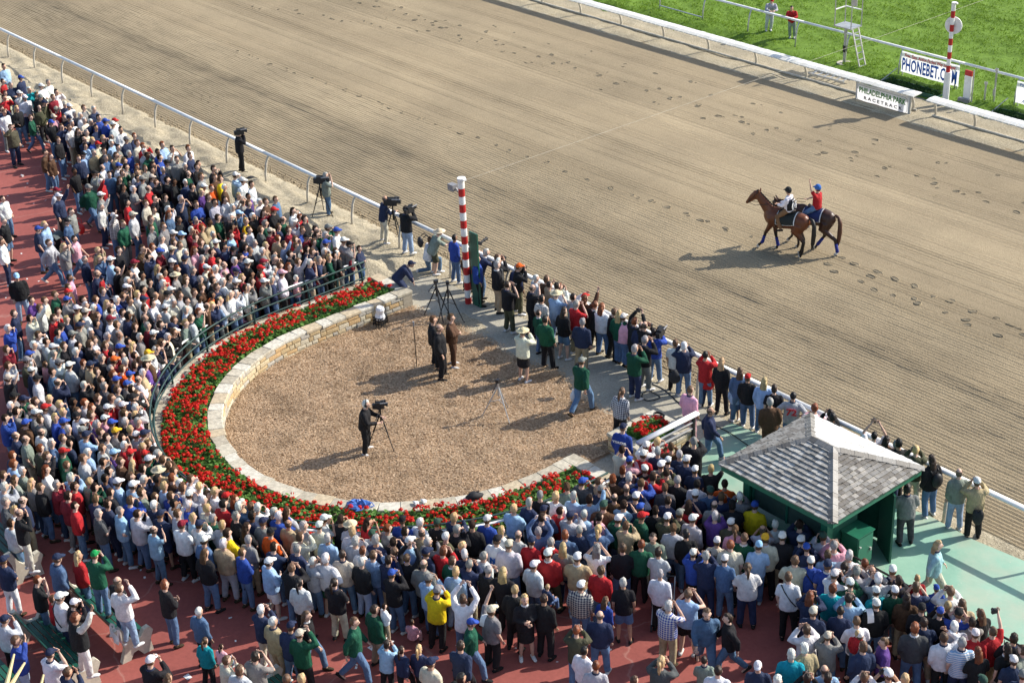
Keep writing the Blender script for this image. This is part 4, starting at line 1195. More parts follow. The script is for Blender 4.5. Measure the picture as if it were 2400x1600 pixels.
def joints(pose):
    J = dict(pel=V3((0,0,.95)), ch=V3((0,0,1.26)), nk=V3((0,-.005,1.465)), hd=V3((0,.02,1.63)))
    for s in (-1, 1):
        J['sh',s] = V3((s*.182,-.01,1.375)); J['el',s] = V3((s*.235,-.045,1.13)); J['wr',s] = V3((s*.225,.06,.90))
        J['hp',s] = V3((s*.09,0,.92)); J['kn',s] = V3((s*.115,.03,.50)); J['an',s] = V3((s*.135,-.01+.03*s,.085)); J['ft',s] = V3((s*.18,1,0))
    def upper(d, tilt=0.0):
        piv = J['pel'].copy(); R = Matrix.Rotation(-tilt, 3, 'X')
        for k in list(J):
            if k in ('ch','nk','hd') or (isinstance(k, tuple) and k[0] in ('sh','el','wr')): J[k] = piv + R @ (J[k]-piv) + d
        J['pel'] = piv+d
    def arm(s, el, wr): J['el',s] = V3((s*el[0],el[1],el[2])); J['wr',s] = V3((s*wr[0],wr[1],wr[2]))
    def leg(s, hp, kn, an, ft=(0,1,0)):
        J['hp',s] = V3((s*hp[0],hp[1],hp[2])); J['kn',s] = V3((s*kn[0],kn[1],kn[2])); J['an',s] = V3((s*an[0],an[1],an[2])); J['ft',s] = V3((s*ft[0],ft[1],ft[2]))
    if pose == 's': leg(1, (.09,0,.92), (.12,.04,.50), (.15,.02,.085), (.25,1,0))
    if pose == 't': arm(1, (.25,-.03,1.12), (.20,.2,1.02)); arm(-1, (.23,-.06,1.14), (.21,.0,.90)); leg(-1, (.09,0,.92), (.13,.06,.50), (.16,.1,.085), (.3,1,0))
    if pose == 'f':
        for s in (-1,1): arm(s, (.26,.05,1.13), (.045,.21,1.13+.03*s))
    if pose == 'c':
        for s in (-1,1): arm(s, (.28,.19,1.25), (.085,.20,1.555))
        J['hd'] += V3((0,.02,0))
    if pose == 'h': arm(1, (.36,.12,1.43), (.10,.19,1.655))
    if pose == 'o': arm(1, (.27,.15,1.60), (.25,.27,1.85))
    if pose == 'u':
        for s in (-1,1): arm(s, (.28,.14,1.62), (.11,.20,1.88))
    if pose == 'a':
        for s in (-1,1): arm(s, (.38,-.09,1.17), (.20,.03,1.02))
    if pose == 'w':
        arm(1, (.24,-.16,1.15), (.23,-.16,.90)); arm(-1, (.24,.08,1.14), (.22,.25,.95))
        leg(1, (.09,.02,.92), (.10,.24,.53), (.10,.30,.09)); leg(-1, (.09,-.02,.92), (.09,-.06,.51), (.09,-.36,.17), (0,.8,-.6))
    if pose == 'm':
        arm(1, (.25,.16,1.17), (.12,.42,1.20)); arm(-1, (.26,.10,1.15), (.10,.36,1.12)); upper(V3((0,0,-.02)), .10)
        leg(1, (.10,0,.90), (.17,.05,.49), (.20,.0,.085), (.35,1,0)); leg(-1, (.10,0,.90), (.15,.03,.49), (.17,-.02,.085), (.3,1,0))
    if pose == 'l':
        upper(V3((0,-.12,-.03)), .38)
        for s in (-1,1): arm(s, (.25,.26,1.14), (.12,.46,1.17))
        for s in (-1,1): leg(s, (.09,-.12,.90), (.11,-.05,.49), (.11,-.14,.085))
    if pose == 'b':
        upper(V3((0,-.18,-.10)), .75); J['hd'] += V3((0,.02,-.05))
        for s in (-1,1): arm(s, (.25,.26,.92), (.17,.34,.72))
        for s in (-1,1): leg(s, (.09,-.18,.82), (.11,.08,.47), (.12,-.02,.085))
    if pose == 'k':
        upper(V3((0,0,-.42)), .15)
        for s in (-1,1): arm(s, (.27,.22,.86), (.09,.26,1.13))
        leg(1, (.09,0,.51), (.14,.40,.52), (.14,.38,.085)); leg(-1, (.09,0,.51), (.12,.10,.07), (.11,-.33,.08), (0,-.3,-1))
    if pose == 'i':
        upper(V3((0,0,-.45)), .08)
        for s in (-1,1): arm(s, (.24,.05,.72), (.14,.28,.62)); leg(s, (.09,.02,.49), (.13,.40,.50), (.12,.42,.085))
    if pose == 'r':
        for s in (-1,1): arm(s, (.25,.13,1.15), (.09,.40,1.10)); leg(s, (.14,.02,.93), (.31,.33,.74), (.33,.16,.32), (.1,1,-.1))
    if pose == 'v':
        arm(1, (.30,.22,1.17), (.20,.45,1.08)); arm(-1, (.23,.16,1.60), (.20,.24,1.86))
        for s in (-1,1): leg(s, (.14,.02,.93), (.31,.33,.74), (.33,.16,.32), (.1,1,-.1))
    return J
def remesh(mb, name, vox, ratio, mat, extra=None):
    me = mb.mesh(name+'_raw', mat)
    ob = bpy.data.objects.new('tmp', me); COL.objects.link(ob)
    md = ob.modifiers.new('r', 'REMESH'); md.mode = 'VOXEL'; md.voxel_size = vox
    sm_ = ob.modifiers.new('s', 'SMOOTH'); sm_.factor = .5; sm_.iterations = 2
    dc = ob.modifiers.new('d', 'DECIMATE'); dc.ratio = ratio
    dg = bpy.context.evaluated_depsgraph_get()
    out_ = bpy.data.meshes.new_from_object(ob.evaluated_get(dg)); out_.name = name
    bpy.data.objects.remove(ob); bpy.data.meshes.remove(me)
    out_.materials.clear()
    mats = [mat] if not isinstance(mat, list) else mat
    if extra is not None:
        b = MB(); n0 = len(out_.vertices)
        vs = [tuple(v.co) for v in out_.vertices]; fs = [tuple(p.vertices) for p in out_.polygons]
        b.add(vs, fs, 0); b.add(extra.v, extra.f); b.m[len(fs):] = extra.m
        bpy.data.meshes.remove(out_)
        return b.mesh(name, mats, True)
    for q in mats: out_.materials.append(q)
    out_.polygons.foreach_set('use_smooth', [True]*len(out_.polygons)); out_.update()
    return out_
def torso(mb, J, rr, hem=.10, n=14):
    pel, ch, nk = J['pel'], J['ch'], J['nk']; ax = (ch-pel).normalized()
    pts = [pel-ax*hem, pel, pel.lerp(ch, .48), ch, ch.lerp(nk, .52), ch.lerp(nk, .84), nk+ax*.015]
    mb.tube(pts, rr, n, side=(1,0,0))
def limb(mb, pts, rr, n=8): mb.tube(pts, rr, n)
def arm_pts(J, s, f=1.0):
    a, b, c = J['sh',s], J['el',s], J['wr',s]
    return [a, a.lerp(b, .5), b, b.lerp(c, .5), b.lerp(c, f)]
def hand_extra(J, s, eb):
    """four bent fingers of different length and a thumb, rooted in the palm"""
    e, w = J['el',s], J['wr',s]; d = (w-e).normalized()
    up_ = V3((0,0,1)); a = d.cross(V3((0,1,0))) if abs(d.y) < .8 else d.cross(up_)
    a.normalize(); nrm = a.cross(d)
    if nrm.x*s > 0: nrm = -nrm
    palm = w+d*.055
    for i, (off, ln) in enumerate(((-.03,.055),(-.01,.07),(.012,.066),(.032,.05))):
        p0 = palm+a*off+d*.035; p1 = p0+d*ln*.55+nrm*.008; p2 = p1+d*ln*.35+nrm*.026
        eb.tube([p0, p1, p2], [.0105, .0095, .007], 5)
    p0 = palm-a*.03+d*.0; p1 = p0-a*.028+d*.028; p2 = p1+d*.028+nrm*.012
    eb.tube([p0, p1, p2], [.013, .011, .008], 5)
PM = {}
def body_mesh(pose, low=False):
    k = ('body', pose, low)
    if k in PM: return PM[k]
    J = joints(pose); b = MB()
    torso(b, J, [(.14,.10),(.155,.11),(.135,.095),(.155,.11),(.15,.09),(.09,.07),(.055,.058)], .06)
    nk, hd = J['nk'], J['hd']
    b.tube([nk-V3((0,0,.05)), nk.lerp(hd, .4), hd-V3((0,.01,.03))], [.062,.055,.055], 8)
    b.ball(hd+V3((0,0,.01)), (.074,.092,.107), 14, 10); b.ball(hd+V3((0,.035,-.06)), (.052,.055,.062), 10, 8)
    b.ball(hd+V3((0,.103,-.015)), (.018,.026,.028), 6, 5)
    for s in (-1,1): b.ball(hd+V3((s*.08,-.005,0)), (.016,.024,.034), 6, 5)
    for s in (-1,1):
        b.ball(J['sh',s]-V3((0,0,.005)), .062, 8, 6)
        limb(b, arm_pts(J, s), [.055,.050,.042,.040,.028]); e, w = J['el',s], J['wr',s]; d = (w-e).normalized()
        b.tube([w-d*.02, w+d*.05, w+d*.10], [(.028,.024),(.04,.022),(.034,.018)], 8)
        h, kn, an = J['hp',s], J['kn',s], J['an',s]
        limb(b, [h+V3((0,0,.06)), h.lerp(kn,.4), kn, kn.lerp(an,.4), an], [.085,.08,.055,.058,.036])
        f = J['ft',s].normalized(); b.tube([an-f*.05-V3((0,0,.04)), an+f*.05-V3((0,0,.045)), an+f*.15-V3((0,0,.055))], [(.036,.04),(.042,.035),(.03,.02)], 8)
    ex = MB()
    if not low:
        for s in (-1,1): hand_extra(J, s, ex)
        for s in (-1,1): ex.ball(hd+V3((s*.032,.088,.018)), (.014,.01,.008), 6, 4, 1)
        ex.ball(hd+V3((0,.088,-.062)), (.024,.008,.006), 6, 4, 1)
    PM[k] = remesh(b, 'body', .022 if not low else .035, .30 if not low else .2, [M['skin'], M['eye']], ex if not low else None)
    return PM[k]
def shirt_mesh(pose, sleeve, low=False, mat='cloth'):
    k = ('shirt', pose, sleeve, low, mat)
    if k in PM: return PM[k]
    if mat != 'cloth':
        me = shirt_mesh(pose, sleeve, low).copy(); me.materials.clear(); me.materials.append(M[mat]); PM[k] = me; return me
    J = joints(pose); b = MB()
    torso(b, J, [(.215,.166),(.214,.168),(.202,.162),(.210,.160),(.200,.132),(.125,.098),(.072,.076)], .12 if pose not in ('i','r','v','k') else .04)
    for s in (-1,1):
        b.ball(J['sh',s]-V3((s*.008,0,.008)), .082, 8, 6)
        if sleeve == 'l': limb(b, arm_pts(J, s, .94), [.084,.080,.071,.064,.052])
        elif sleeve == 's':
            a, c = J['sh',s], J['el',s]; limb(b, [a, a.lerp(c,.45), a.lerp(c,.85)], [.076,.075,.074])
    PM[k] = remesh(b, 'shirt', .026 if not low else .045, .30 if not low else .26, M['cloth'])
    return PM[k]
def trouser_mesh(pose, kind, low=False):
    k = ('trousers', pose, kind, low)
    if k in PM: return PM[k]
    J = joints(pose); b = MB(); pel = J['pel']; ax = (J['ch']-pel).normalized()
    b.tube([pel+ax*.10, pel+ax*.02, pel-ax*.08], [(.182,.142),(.192,.148),(.178,.142)], 12, side=(1,0,0))
    if kind == 'k':
        m = (J['kn',1]+J['kn',-1])/2
        b.tube([pel-ax*.02, pel.lerp(m,.5), m+V3((0,0,.02))], [(.178,.14),(.195,.165),(.20,.18)], 12, side=(1,0,0))
    for s in (-1,1):
        h, kn, an = J['hp',s], J['kn',s], J['an',s]
        if kind == 'l': limb(b, [h+V3((0,0,.03)), h.lerp(kn,.45), kn, kn.lerp(an,.5), an.lerp(kn,.03)], [.110,.104,.086,.080,.074])
        if kind == 's': limb(b, [h+V3((0,0,.03)), h.lerp(kn,.45), h.lerp(kn,.92)], [.105,.108,.108])
    PM[k] = remesh(b, 'trousers', .026 if not low else .045, .28 if not low else .26, M['cloth'])
    return PM[k]
def shoe_mesh(pose, low=False, sides=(-1,1)):
    k = ('shoes', pose, low, sides)
    if k in PM: return PM[k]
    J = joints(pose); b = MB()
    for s in sides:
        an = J['an',s]; f = J['ft',s].normalized()
        dn = V3((0,0,-1)) if abs(f.z) < .5 else V3((0,-.8,-.6))
        b.tube([an-f*.075+dn*.05, an-f*.02+dn*.035, an+f*.07+dn*.05, an+f*.15+dn*.058, an+f*.185+dn*.062], [(.035,.03),(.046,.05),(.05,.04),(.044,.03),(.02,.015)], 8 if not low else 6)
    PM[k] = b.mesh('shoes', M['cloth'], True); return PM[k]
def cut_ball(r, keep, c=(0,0,0), n=14, m=10):
    b = MB(); b.ball((0,0,0), r, n, m)
    q = MB(); fs = []
    for f in b.f:
        cc = sum((V3((b.v[i][0]/r[0], b.v[i][1]/r[1], b.v[i][2]/r[2])) for i in f), V3((0,0,0)))/len(f)
        if keep(cc): fs.append(f)
    used = sorted({i for f in fs for i in f}); mp = {i: j for j, i in enumerate(used)}
    q.add([(b.v[i][0]+c[0], b.v[i][1]+c[1], b.v[i][2]+c[2]) for i in used], [tuple(mp[i] for i in f) for f in fs]); return q
def collar_mesh(pose):
    k = ('collar', pose)
    if k in PM: return PM[k]
    J = joints(pose); ax = (J['nk']-J['ch']).normalized(); nk = J['nk']
    b = MB(); b.tube([nk-ax*.035, nk+ax*.01, nk+ax*.03], [(.102,.092),(.080,.080),(.070,.072)], 12, side=(1,0,0), cap=False)
    PM[k] = b.mesh('collar', M['cloth'], True); return PM[k]
HM = {}
def hair_mb(st):
    full = lambda c: not (c.y > .12 and c.z < .50) and not (c.y > -.15 and c.z < -.05) and not (c.z < -.50)
    b = cut_ball((.084,.104,.118), full, (0,-.008,.014))
    if st == 'l': b.tube([(0,-.05,.03),(0,-.085,-.06),(0,-.105,-.19),(0,-.10,-.30)], [(.085,.05),(.095,.045),(.095,.04),(.06,.02)], 8, side=(1,0,0))
    if st == 'p': b.tube([(0,-.09,.04),(0,-.15,.02),(0,-.155,-.10),(0,-.13,-.24)], [.028,.034,.032,.012], 7)
    if st == 'b': b = cut_ball((.080,.098,.112), lambda c: c.y < .25 and -.5 < c.z < .32, (0,-.006,.012))
    if st == 'u': b = cut_ball((.083,.101,.114), lambda c: c.y < .22 and -.55 < c.z < .3, (0,-.006,.012))
    return b
def cap_mb(st):
    if st == 'hs':
        b = cut_ball((.096,.112,.115), lambda c: c.z > -.05, (0,-.005,.035)); b.tube([(0,-.005,.040),(0,-.005,.05)], [(.185,.20),(.18,.195)], 18, side=(1,0,0))
        return b
    if st == 'helmet':
        b = cut_ball((.105,.125,.13), lambda c: c.z > -.22, (0,-.005,.03)); b.add([(-.08,.10,.04),(.08,.10,.04),(.05,.175,.03),(-.05,.175,.03),(-.08,.10,.052),(.08,.10,.052),(.05,.175,.038),(-.05,.175,.038)], [(0,3,2,1),(4,5,6,7),(2,3,7,6),(1,2,6,5),(3,0,4,7)]); return b
    b = cut_ball((.089,.107,.112), lambda c: c.z > -.02, (0,-.004,.030))
    P = [(-.075,.085,.04),(-.06,.15,.03),(0,.185,.026),(.06,.15,.03),(.075,.085,.04)]
    b.add(P+[(x, y, z+.012) for x, y, z in P], [(4,3,2,1,0),(5,6,7,8,9),(0,1,6,5),(1,2,7,6),(2,3,8,7),(3,4,9,8)])
    return b
def hairm(st, var=0):
    if ('h',st,var) not in HM:
        b = hair_mb(st); rr = random.Random(var*17+len(st)); amp = (.05,.10,.14)[var]
        b.v = [(x*(1+rr.uniform(-amp, amp)), y*(1+rr.uniform(-amp, amp)), z*(1+rr.uniform(-amp, amp))+(.006*var if z > 0 else -.012*var)) for x, y, z in b.v]
        HM['h',st,var] = b.mesh('hair', M['hair'], True)
    return HM['h',st,var]
def capm_(st):
    if ('c',st) not in HM: HM['c',st] = cap_mb(st).mesh('cap', M['cloth'], True)
    return HM['c',st]
CC = dict(w=(.69,.69,.69), c=(.56,.53,.42), t=(.38,.29,.18), g=(.22,.22,.21), lg=(.42,.43,.45), dg=(.07,.072,.078), k=(.016,.016,.018), n=(.024,.034,.075), b=(.028,.065,.30),
          lb=(.28,.42,.60), d=(.075,.135,.24), r=(.38,.02,.024), m=(.17,.015,.025), p=(.66,.34,.42), gn=(.012,.075,.042), ol=(.075,.075,.045), gg=(.20,.24,.20), tq=(.01,.30,.36),
          y=(.72,.52,.015), o=(.62,.10,.015), pu=(.10,.045,.20), br=(.085,.045,.025), j=(.10,.17,.29), kh=(.36,.29,.19), pl=(.5,.3,.32))
HC = dict(K=(.012,.010,.009), D=(.028,.016,.010), B=(.10,.056,.03), R=(.17,.05,.018), Y=(.50,.35,.17), G=(.27,.26,.25), W=(.55,.54,.51), S=(.10,.075,.055))
CAPC = dict(w=(.66,.66,.64), n=(.018,.026,.06), b=(.03,.075,.34), r=(.42,.02,.02), k=(.014,.014,.016), g=(.20,.20,.19), c=(.50,.45,.35), m=(.2,.015,.03), o=(.65,.12,.02), y=(.72,.42,.03), p=(.65,.35,.42), lb=(.30,.50,.72), gr=(.01,.26,.07), gg=(.03,.07,.05), cw=(.72,.72,.70))
SKIN = [(.56,.36,.27), (.60,.40,.31), (.52,.32,.23), (.46,.27,.18), (.11,.055,.032), (.24,.13,.08)]
def head_spec(h):
    """code -> (hair style, hair colour, cap style, cap colour)"""
    if h == 'hs': return 'u', HC['B'], 'hs', (.58,.50,.34)
    if h[0] == 'c' and len(h) > 1: return 'u', HC['B'], 'cap', CAPC[h[1:]]
    st = h[1:] if len(h) > 1 else ('b' if h == 'S' else 's')
    return st, HC[h[0]], None, None
BOTK = dict(j='j', k='k', n='n', kh='kh', w='w', lb='lbj', g='g', c='c', ol='ol', br='br', d='dj', dg='dg', lg='lg', gg='gg', t='t', p='pl', b='b', gn='gn', r='r')
CC['ptq'] = (.36,.62,.62); CC['lbj'] = (.30,.40,.55); CC['dj'] = (.035,.06,.12)
def bottom_spec(bt):
    if bt.endswith('sk') : return 'k', CC[BOTK.get(bt[:-2], 'k')]
    if bt.endswith('s') and len(bt) > 1: return 's', CC[{'d':'j'}.get(bt[:-1], BOTK.get(bt[:-1], 'kh'))]
    return 'l', CC[BOTK.get(bt, 'j')]
def vary(c, r, k=.15):
    f = 1+r.uniform(-k, k); return tuple(min(.8, max(.004, q*f*(1+r.uniform(-.05,.05)))) for q in c)
def put_person(x, y, z, rz, sc, pose, hair, top, bot, skin, sleeve, pat, label, wide, mirror=False):
    r = random.Random(int(x*1000)*31+int(y*1000))
    t = thing('person', label, 'person', (x,y,z), rz, 'spectators watching the horses')
    t.scale = (sc*wide*(-1 if mirror else 1), sc*wide, sc)
    t.rotation_euler = (r.uniform(-.06, .035), r.uniform(-.05, .05), rz)
    def part(name, me, col, loc=None):
        o = link(name, me, t, loc); o.color = (*col, 1); return o
    part('body', body_mesh(pose), SKIN[skin])
    if 'vest over' in label:
        part('undershirt', shirt_mesh(pose, 'l'), (.03,.06,.25) if 'blue shirt' in label else ((.03,.14,.09) if 'green shirt' in label else (.60,.58,.52))); sleeve = 'n'
    sh_ = part('shirt', shirt_mesh(pose, sleeve, False, pat), vary(CC[top], r))
    if 'vest over' in label: sh_.scale = (1.05, 1.07, 1.002); sh_.name = 'vest'
    if sleeve != 'n' and r.random() < .45:
        part('collar', collar_mesh(pose), r.choice([(.62,.62,.62), vary(CC[top], r, .1), (.03,.04,.08)]))
    kd, bc = bottom_spec(bot)
    part('trousers' if kd == 'l' else ('shorts' if kd == 's' else 'skirt'), trouser_mesh(pose, kd), vary(bc, r))
    shc = r.choice([(.65,.65,.64),(.02,.02,.02),(.05,.035,.02),(.6,.6,.6)]) if bot not in ('k','dg') or 'white shoes' in label else (.015,.015,.015)
    for s in (-1,1): part('shoe', shoe_mesh(pose, False, (s,)), shc)
    st, hc, cs, cc = head_spec(hair); hd = joints(pose)['hd']
    part('hair', hairm(st, r.randrange(3)), vary(hc, r, .3), hd)
    if cs: part('hat' if cs == 'hs' else 'cap', capm_(cs), vary(cc, r, .08), hd)
    return t
# ------------------------------------------------------------------ horses and riders
def m_horse(name, body, low, zlo, zhi):
    m, nt, b = nmat(name)
    v = texco(nt); n = noise_node(nt, v, 3.2, 4, .6)
    c = ramp(nt, n.outputs[0], [(.3, tuple(q*.8 for q in body)), (.7, tuple(q*1.2 for q in body))])
    sep = N(nt, "ShaderNodeSeparateXYZ"); tc = N(nt, "ShaderNodeTexCoord"); nt.links.new(tc.outputs['Object'], sep.inputs[0])
    mr = N(nt, "ShaderNodeMapRange"); mr.inputs[1].default_value = zlo; mr.inputs[2].default_value = zhi
    nt.links.new(sep.outputs[2], mr.inputs[0])
    c = mix(nt, low, c, mr.outputs[0])
    nt.links.new(c, b.inputs['Base Color']); b.inputs['Roughness'].default_value = .42; b.inputs['Specular IOR Level'].default_value = .4
    bump(nt, b, noise_node(nt, v, 30, 2).outputs[0], .1, .01)
    return m
def tubes_mesh(fn, name, vox, ratio, mat):
    b = MB(); fn(b); return remesh(b, name, vox, ratio, mat)
def horse(label, loc, rz, mat, mane, legs, cloth, wraps, sock=None, dip=0.0):
    def nd(p):                                        # lowers the head and neck about the withers
        q = V3((p[0]-.5, 0, p[2]-1.3)); a = dip; return (.5+q.x*math.cos(a)+q.z*math.sin(a), p[1], 1.3-q.x*math.sin(a)+q.z*math.cos(a))
    t = thing('horse', label, 'horse', loc, rz, 'saddled horses walking on the track')
    def f(b):
        b.tube([(-.84,0,1.30),(-.74,0,1.27),(-.52,0,1.27),(-.15,0,1.19),(.20,0,1.16),(.50,0,1.20),(.70,0,1.22),(.82,0,1.22)],
               [(.06,.08),(.19,.22),(.265,.285),(.27,.285),(.28,.315),(.25,.32),(.19,.26),(.08,.12)], 14, side=(0,1,0))
        b.ball((-.42,0,1.42), (.32,.17,.12), 10, 8)                       # croup
        b.ball((.36,0,1.44), (.22,.10,.14), 10, 8)                        # withers
        b.tube([nd(p) for p in ((.48,0,1.28),(.76,0,1.52),(.98,0,1.76),(1.10,0,1.92))], [(.15,.27),(.115,.21),(.09,.155),(.075,.11)], 10, side=(0,1,0))
        b.tube([nd(p) for p in ((1.02,0,1.95),(1.14,0,1.90),(1.30,0,1.74),(1.44,0,1.58),(1.52,0,1.49))], [(.06,.07),(.092,.145),(.078,.12),(.058,.075),(.045,.05)], 10, side=(0,1,0))
        b.ball(nd((1.16,0,1.80)), (.10,.075,.12), 8, 6)                       # cheek
        for s in (-1,1):
            b.tube([nd(p) for p in ((1.03,s*.055,1.99),(1.04,s*.07,2.08),(1.06,s*.065,2.16))], [.035,.032,.01], 6)
        for k, P in legs.items():
            s = 1 if k[1] == 'L' else -1
            P = [V3((p[0], s*p[1], p[2])) for p in P]
            if k[0] == 'F':
                b.tube([P[0]+V3((.02,0,.25)), P[0], P[0].lerp(P[1],.5), P[1], P[1].lerp(P[2],.4), P[2], P[3]], [.15,.125,.085,.062,.042,.05,.045], 8)
            else:
                b.ball(P[0], (.26,.13,.30), 10, 8)
                b.tube([P[0], P[1], P[1].lerp(P[2],.55), P[2], P[2].lerp(P[3],.45), P[3], P[4]], [.19,.165,.09,.068,.045,.052,.045], 8)
            h = P[-1]; d = (P[-1]-P[-2]).normalized()
            b.tube([h-d*.02, h+d*.06], [.05,.065], 8)
    o = link('body', tubes_mesh(f, 'body', .026, .4, mat), t)
    # mane, tail, eyes, hooves
    mn = MB()
    for k in range(9):
        q = k/8; c = V3(nd((.50,0,1.58))).lerp(V3(nd((1.06,0,2.02))), q)
        mn.tube([c+V3((0,0,.02)), c+V3((.03,-.06,-.05)), c+V3((.06,-.12,-.16-.06*math.sin(k*2)))], [(.05,.02),(.05,.018),(.02,.008)], 6)
    mn.tube([nd(p) for p in ((1.08,0,2.05),(1.17,0,1.97),(1.24,0,1.86))], [.03,.03,.008], 6)
    link('mane', mn.mesh('mane', mane, True), t)
    MB().tube([(-.82,0,1.42),(-.95,0,1.36),(-1.02,.01,1.15),(-1.03,.03,.85),(-1.01,.04,.55),(-.99,.05,.34)], [.04,.055,.075,.085,.07,.015], 8).build('tail', mane, t, smooth=True)
    ey = MB()
    for s in (-1,1): ey.ball(nd((1.20,s*.083,1.86)), .018, 6, 5)
    ey.build('eyes', M['eye'], t)
    for k, P in legs.items():
        s = 1 if k[1] == 'L' else -1
        P = [V3((p[0], s*p[1], p[2])) for p in P]; d = (P[-1]-P[-2]).normalized()
        hf = P[-1]+d*.03; MB().tube([hf-V3((0,0,-.02)), V3((hf.x+.02, hf.y, max(hf.z-.06, .035)))], [.055,.068], 8).build('hoof', M['post'], t)
        if k in wraps:
            a, c = P[-3].lerp(P[-2], .32), P[-2]
            MB().tube([a, a.lerp(c,.5), c, P[-2].lerp(P[-1],.3)], [.056,.055,.062,.056], 10).build('leg_wrap', M['wrap'], t, smooth=True)
        if k == sock:
            MB().tube([P[-2].lerp(P[-1],.25), P[-1]], [.052,.054], 8).build('white_sock', M['white'], t, smooth=True)
    # saddle cloth with pale border, saddle, girth
    def drape(x0, x1, ex, amax, mt, name, n=12):
        b = MB(); P = []
        for x in np.linspace(x0, x1, 7):
            rz2 = np.interp(x, [-.5,-.15,.2,.5], [.285,.285,.315,.32]); ry2 = np.interp(x, [-.5,-.15,.2,.5], [.265,.27,.28,.25]); zc = np.interp(x, [-.5,-.15,.2,.5], [1.27,1.19,1.16,1.20])
            topz = np.interp(x, [-.5,-.2,.1,.4], [1.56,1.50,1.50,1.57])
            for k in range(n+1):
                a = math.radians(-amax+2*amax*k/n); flare = 1+.05*abs(math.sin(a))
                P.append((x, (ry2+ex)*math.sin(a)*flare*1.04, max(zc+(rz2+ex)*math.cos(a), topz+ex-abs(a)*.42 if abs(a) < .6 else -9)))
        m_ = n+1
        b.add(P, [(i*m_+k, i*m_+k+1, (i+1)*m_+k+1, (i+1)*m_+k) for i in range(6) for k in range(n)])
        return b.build(name, mt, t, smooth=True)
    drape(-.42, .27, .014, 104, M['white'], 'cloth_border'); drape(-.385, .25, .024, 100, cloth, 'saddle_cloth')
    MB().tube([(-.28,0,1.56),(-.12,0,1.53),(.06,0,1.54),(.16,0,1.61)], [(.13,.035),(.15,.04),(.12,.035),(.06,.03)], 10, side=(0,1,0)).build('saddle', M['leather'], t, smooth=True)
    MB().tube([(.30,.27*math.sin(a),1.17+.335*math.cos(a)) for a in np.linspace(1.2, 2*math.pi-1.2, 16)], .02, 6).build('girth', M['leather'], t)
    br = MB()
    for s in (-1,1):
        br.tube([nd(p) for p in ((1.06,s*.07,2.0),(1.2,s*.092,1.82),(1.42,s*.07,1.58))], .011, 5)
        br.tube([nd((1.42,s*.07,1.56)),nd((1.1,s*.16,1.55)),(.62,s*.14,1.68),(.22,s*.10,1.72)], .010, 5)
    br.tube([nd((1.36,.085*math.cos(a),1.66+.10*math.sin(a))) for a in np.linspace(0, 6.283, 13)], .010, 5)
    br.build('bridle', M['leather'], t)
    return t
M['bay'] = m_horse('bay_coat', (.125,.036,.012), (.012,.009,.008), .58, .86); M['darkbay'] = m_horse('dark_brown_coat', (.045,.017,.010), (.016,.010,.007), .5, .8)
M['blackhair'] = simple('black_horsehair', (.010,.009,.008), .5); M['brownhair'] = simple('brown_horsehair', (.075,.028,.014), .5)
M['wrap'] = simple('blue_leg_wrap', (.02,.03,.20), .8); M['leather'] = simple('dark_leather', (.02,.012,.008), .4); M['blackcloth'] = simple('black_saddle_cloth', (.016,.02,.018), .8); M['navycloth'] = simple('navy_saddle_cloth', (.02,.035,.12), .8)
HD = math.atan2(-.25, -.97)
L1 = dict(FL=[(.50,.13,.98),(.70,.13,.62),(.80,.13,.26),(.92,.13,.13)], FR=[(.50,.13,.98),(.44,.12,.54),(.34,.12,.16),(.38,.12,.06)],
          HL=[(-.52,.13,1.16),(-.40,.15,.92),(-.72,.12,.56),(-.68,.12,.17),(-.62,.12,.06)], HR=[(-.52,.13,1.16),(-.36,.15,.92),(-.60,.12,.55),(-.54,.12,.17),(-.48,.12,.06)])
L2 = dict(FL=[(.50,.13,.98),(.48,.12,.54),(.40,.12,.16),(.44,.12,.06)], FR=[(.50,.13,.98),(.72,.12,.62),(.78,.12,.26),(.88,.12,.14)],
          HL=[(-.54,.13,1.14),(-.46,.15,.90),(-.92,.12,.58),(-1.02,.12,.19),(-.98,.12,.07)], HR=[(-.50,.13,1.14),(-.28,.15,.92),(-.44,.12,.56),(-.20,.12,.19),(-.12,.12,.07)])
H1, H2 = (-32.66,38.62,.03), (-32.22,39.42,.03)
horse('bay horse with black tail and black saddle cloth, nearer the crowd', H1, HD, M['bay'], M['blackhair'], L1, M['blackcloth'], ('FL','FR'))
horse('dark brown horse with navy saddle cloth, on the far side of the bay horse', H2, HD, M['darkbay'], M['brownhair'], L2, M['navycloth'], ('HL','HR'), 'HL', .62)
def rider(label, H, pose, hair, capc, top, bot, skin, dx):
    c, s = math.cos(HD), math.sin(HD)
    t = put_person(H[0]+c*dx, H[1]+s*dx, H[2]+.66, HD-math.pi/2, .98, pose, hair, top, bot, skin, 'l' if pose == 'r' else 's', 'cloth', label, .95)
    t['group'] = 'riders on the walking horses'
    hd = joints(pose)['hd']; o = link('helmet', capm_('helmet'), t, hd); o.color = (*capc, 1)
    return t
rd1 = rider('person in black and white jersey with the number 04 riding the bay horse', H1, 'r', 'K', (.03,.032,.034), 'w', 'br', 2, -.12)
rd2 = rider('person in red vest and blue helmet riding the dark horse, arm raised', H2, 'v', 'B', (.05,.16,.5), 'r', 'dj', 0, -.12)
for o in rd1.children:
    if o.name.startswith('trousers'): o.color = (.22,.12,.06,1)
def back_text(parent, rows, pose='s', yb=-.165, tilt=0.0):
    """flat print on the back of a garment"""
    for (s, size, z, mat, kw) in rows:
        me = text_mesh(s, size, 'lettering', mat, extrude=.003, **kw)
        o = link('lettering', me, parent, (0, yb, z)); o.rotation_euler = (math.pi/2+tilt, 0, 0)
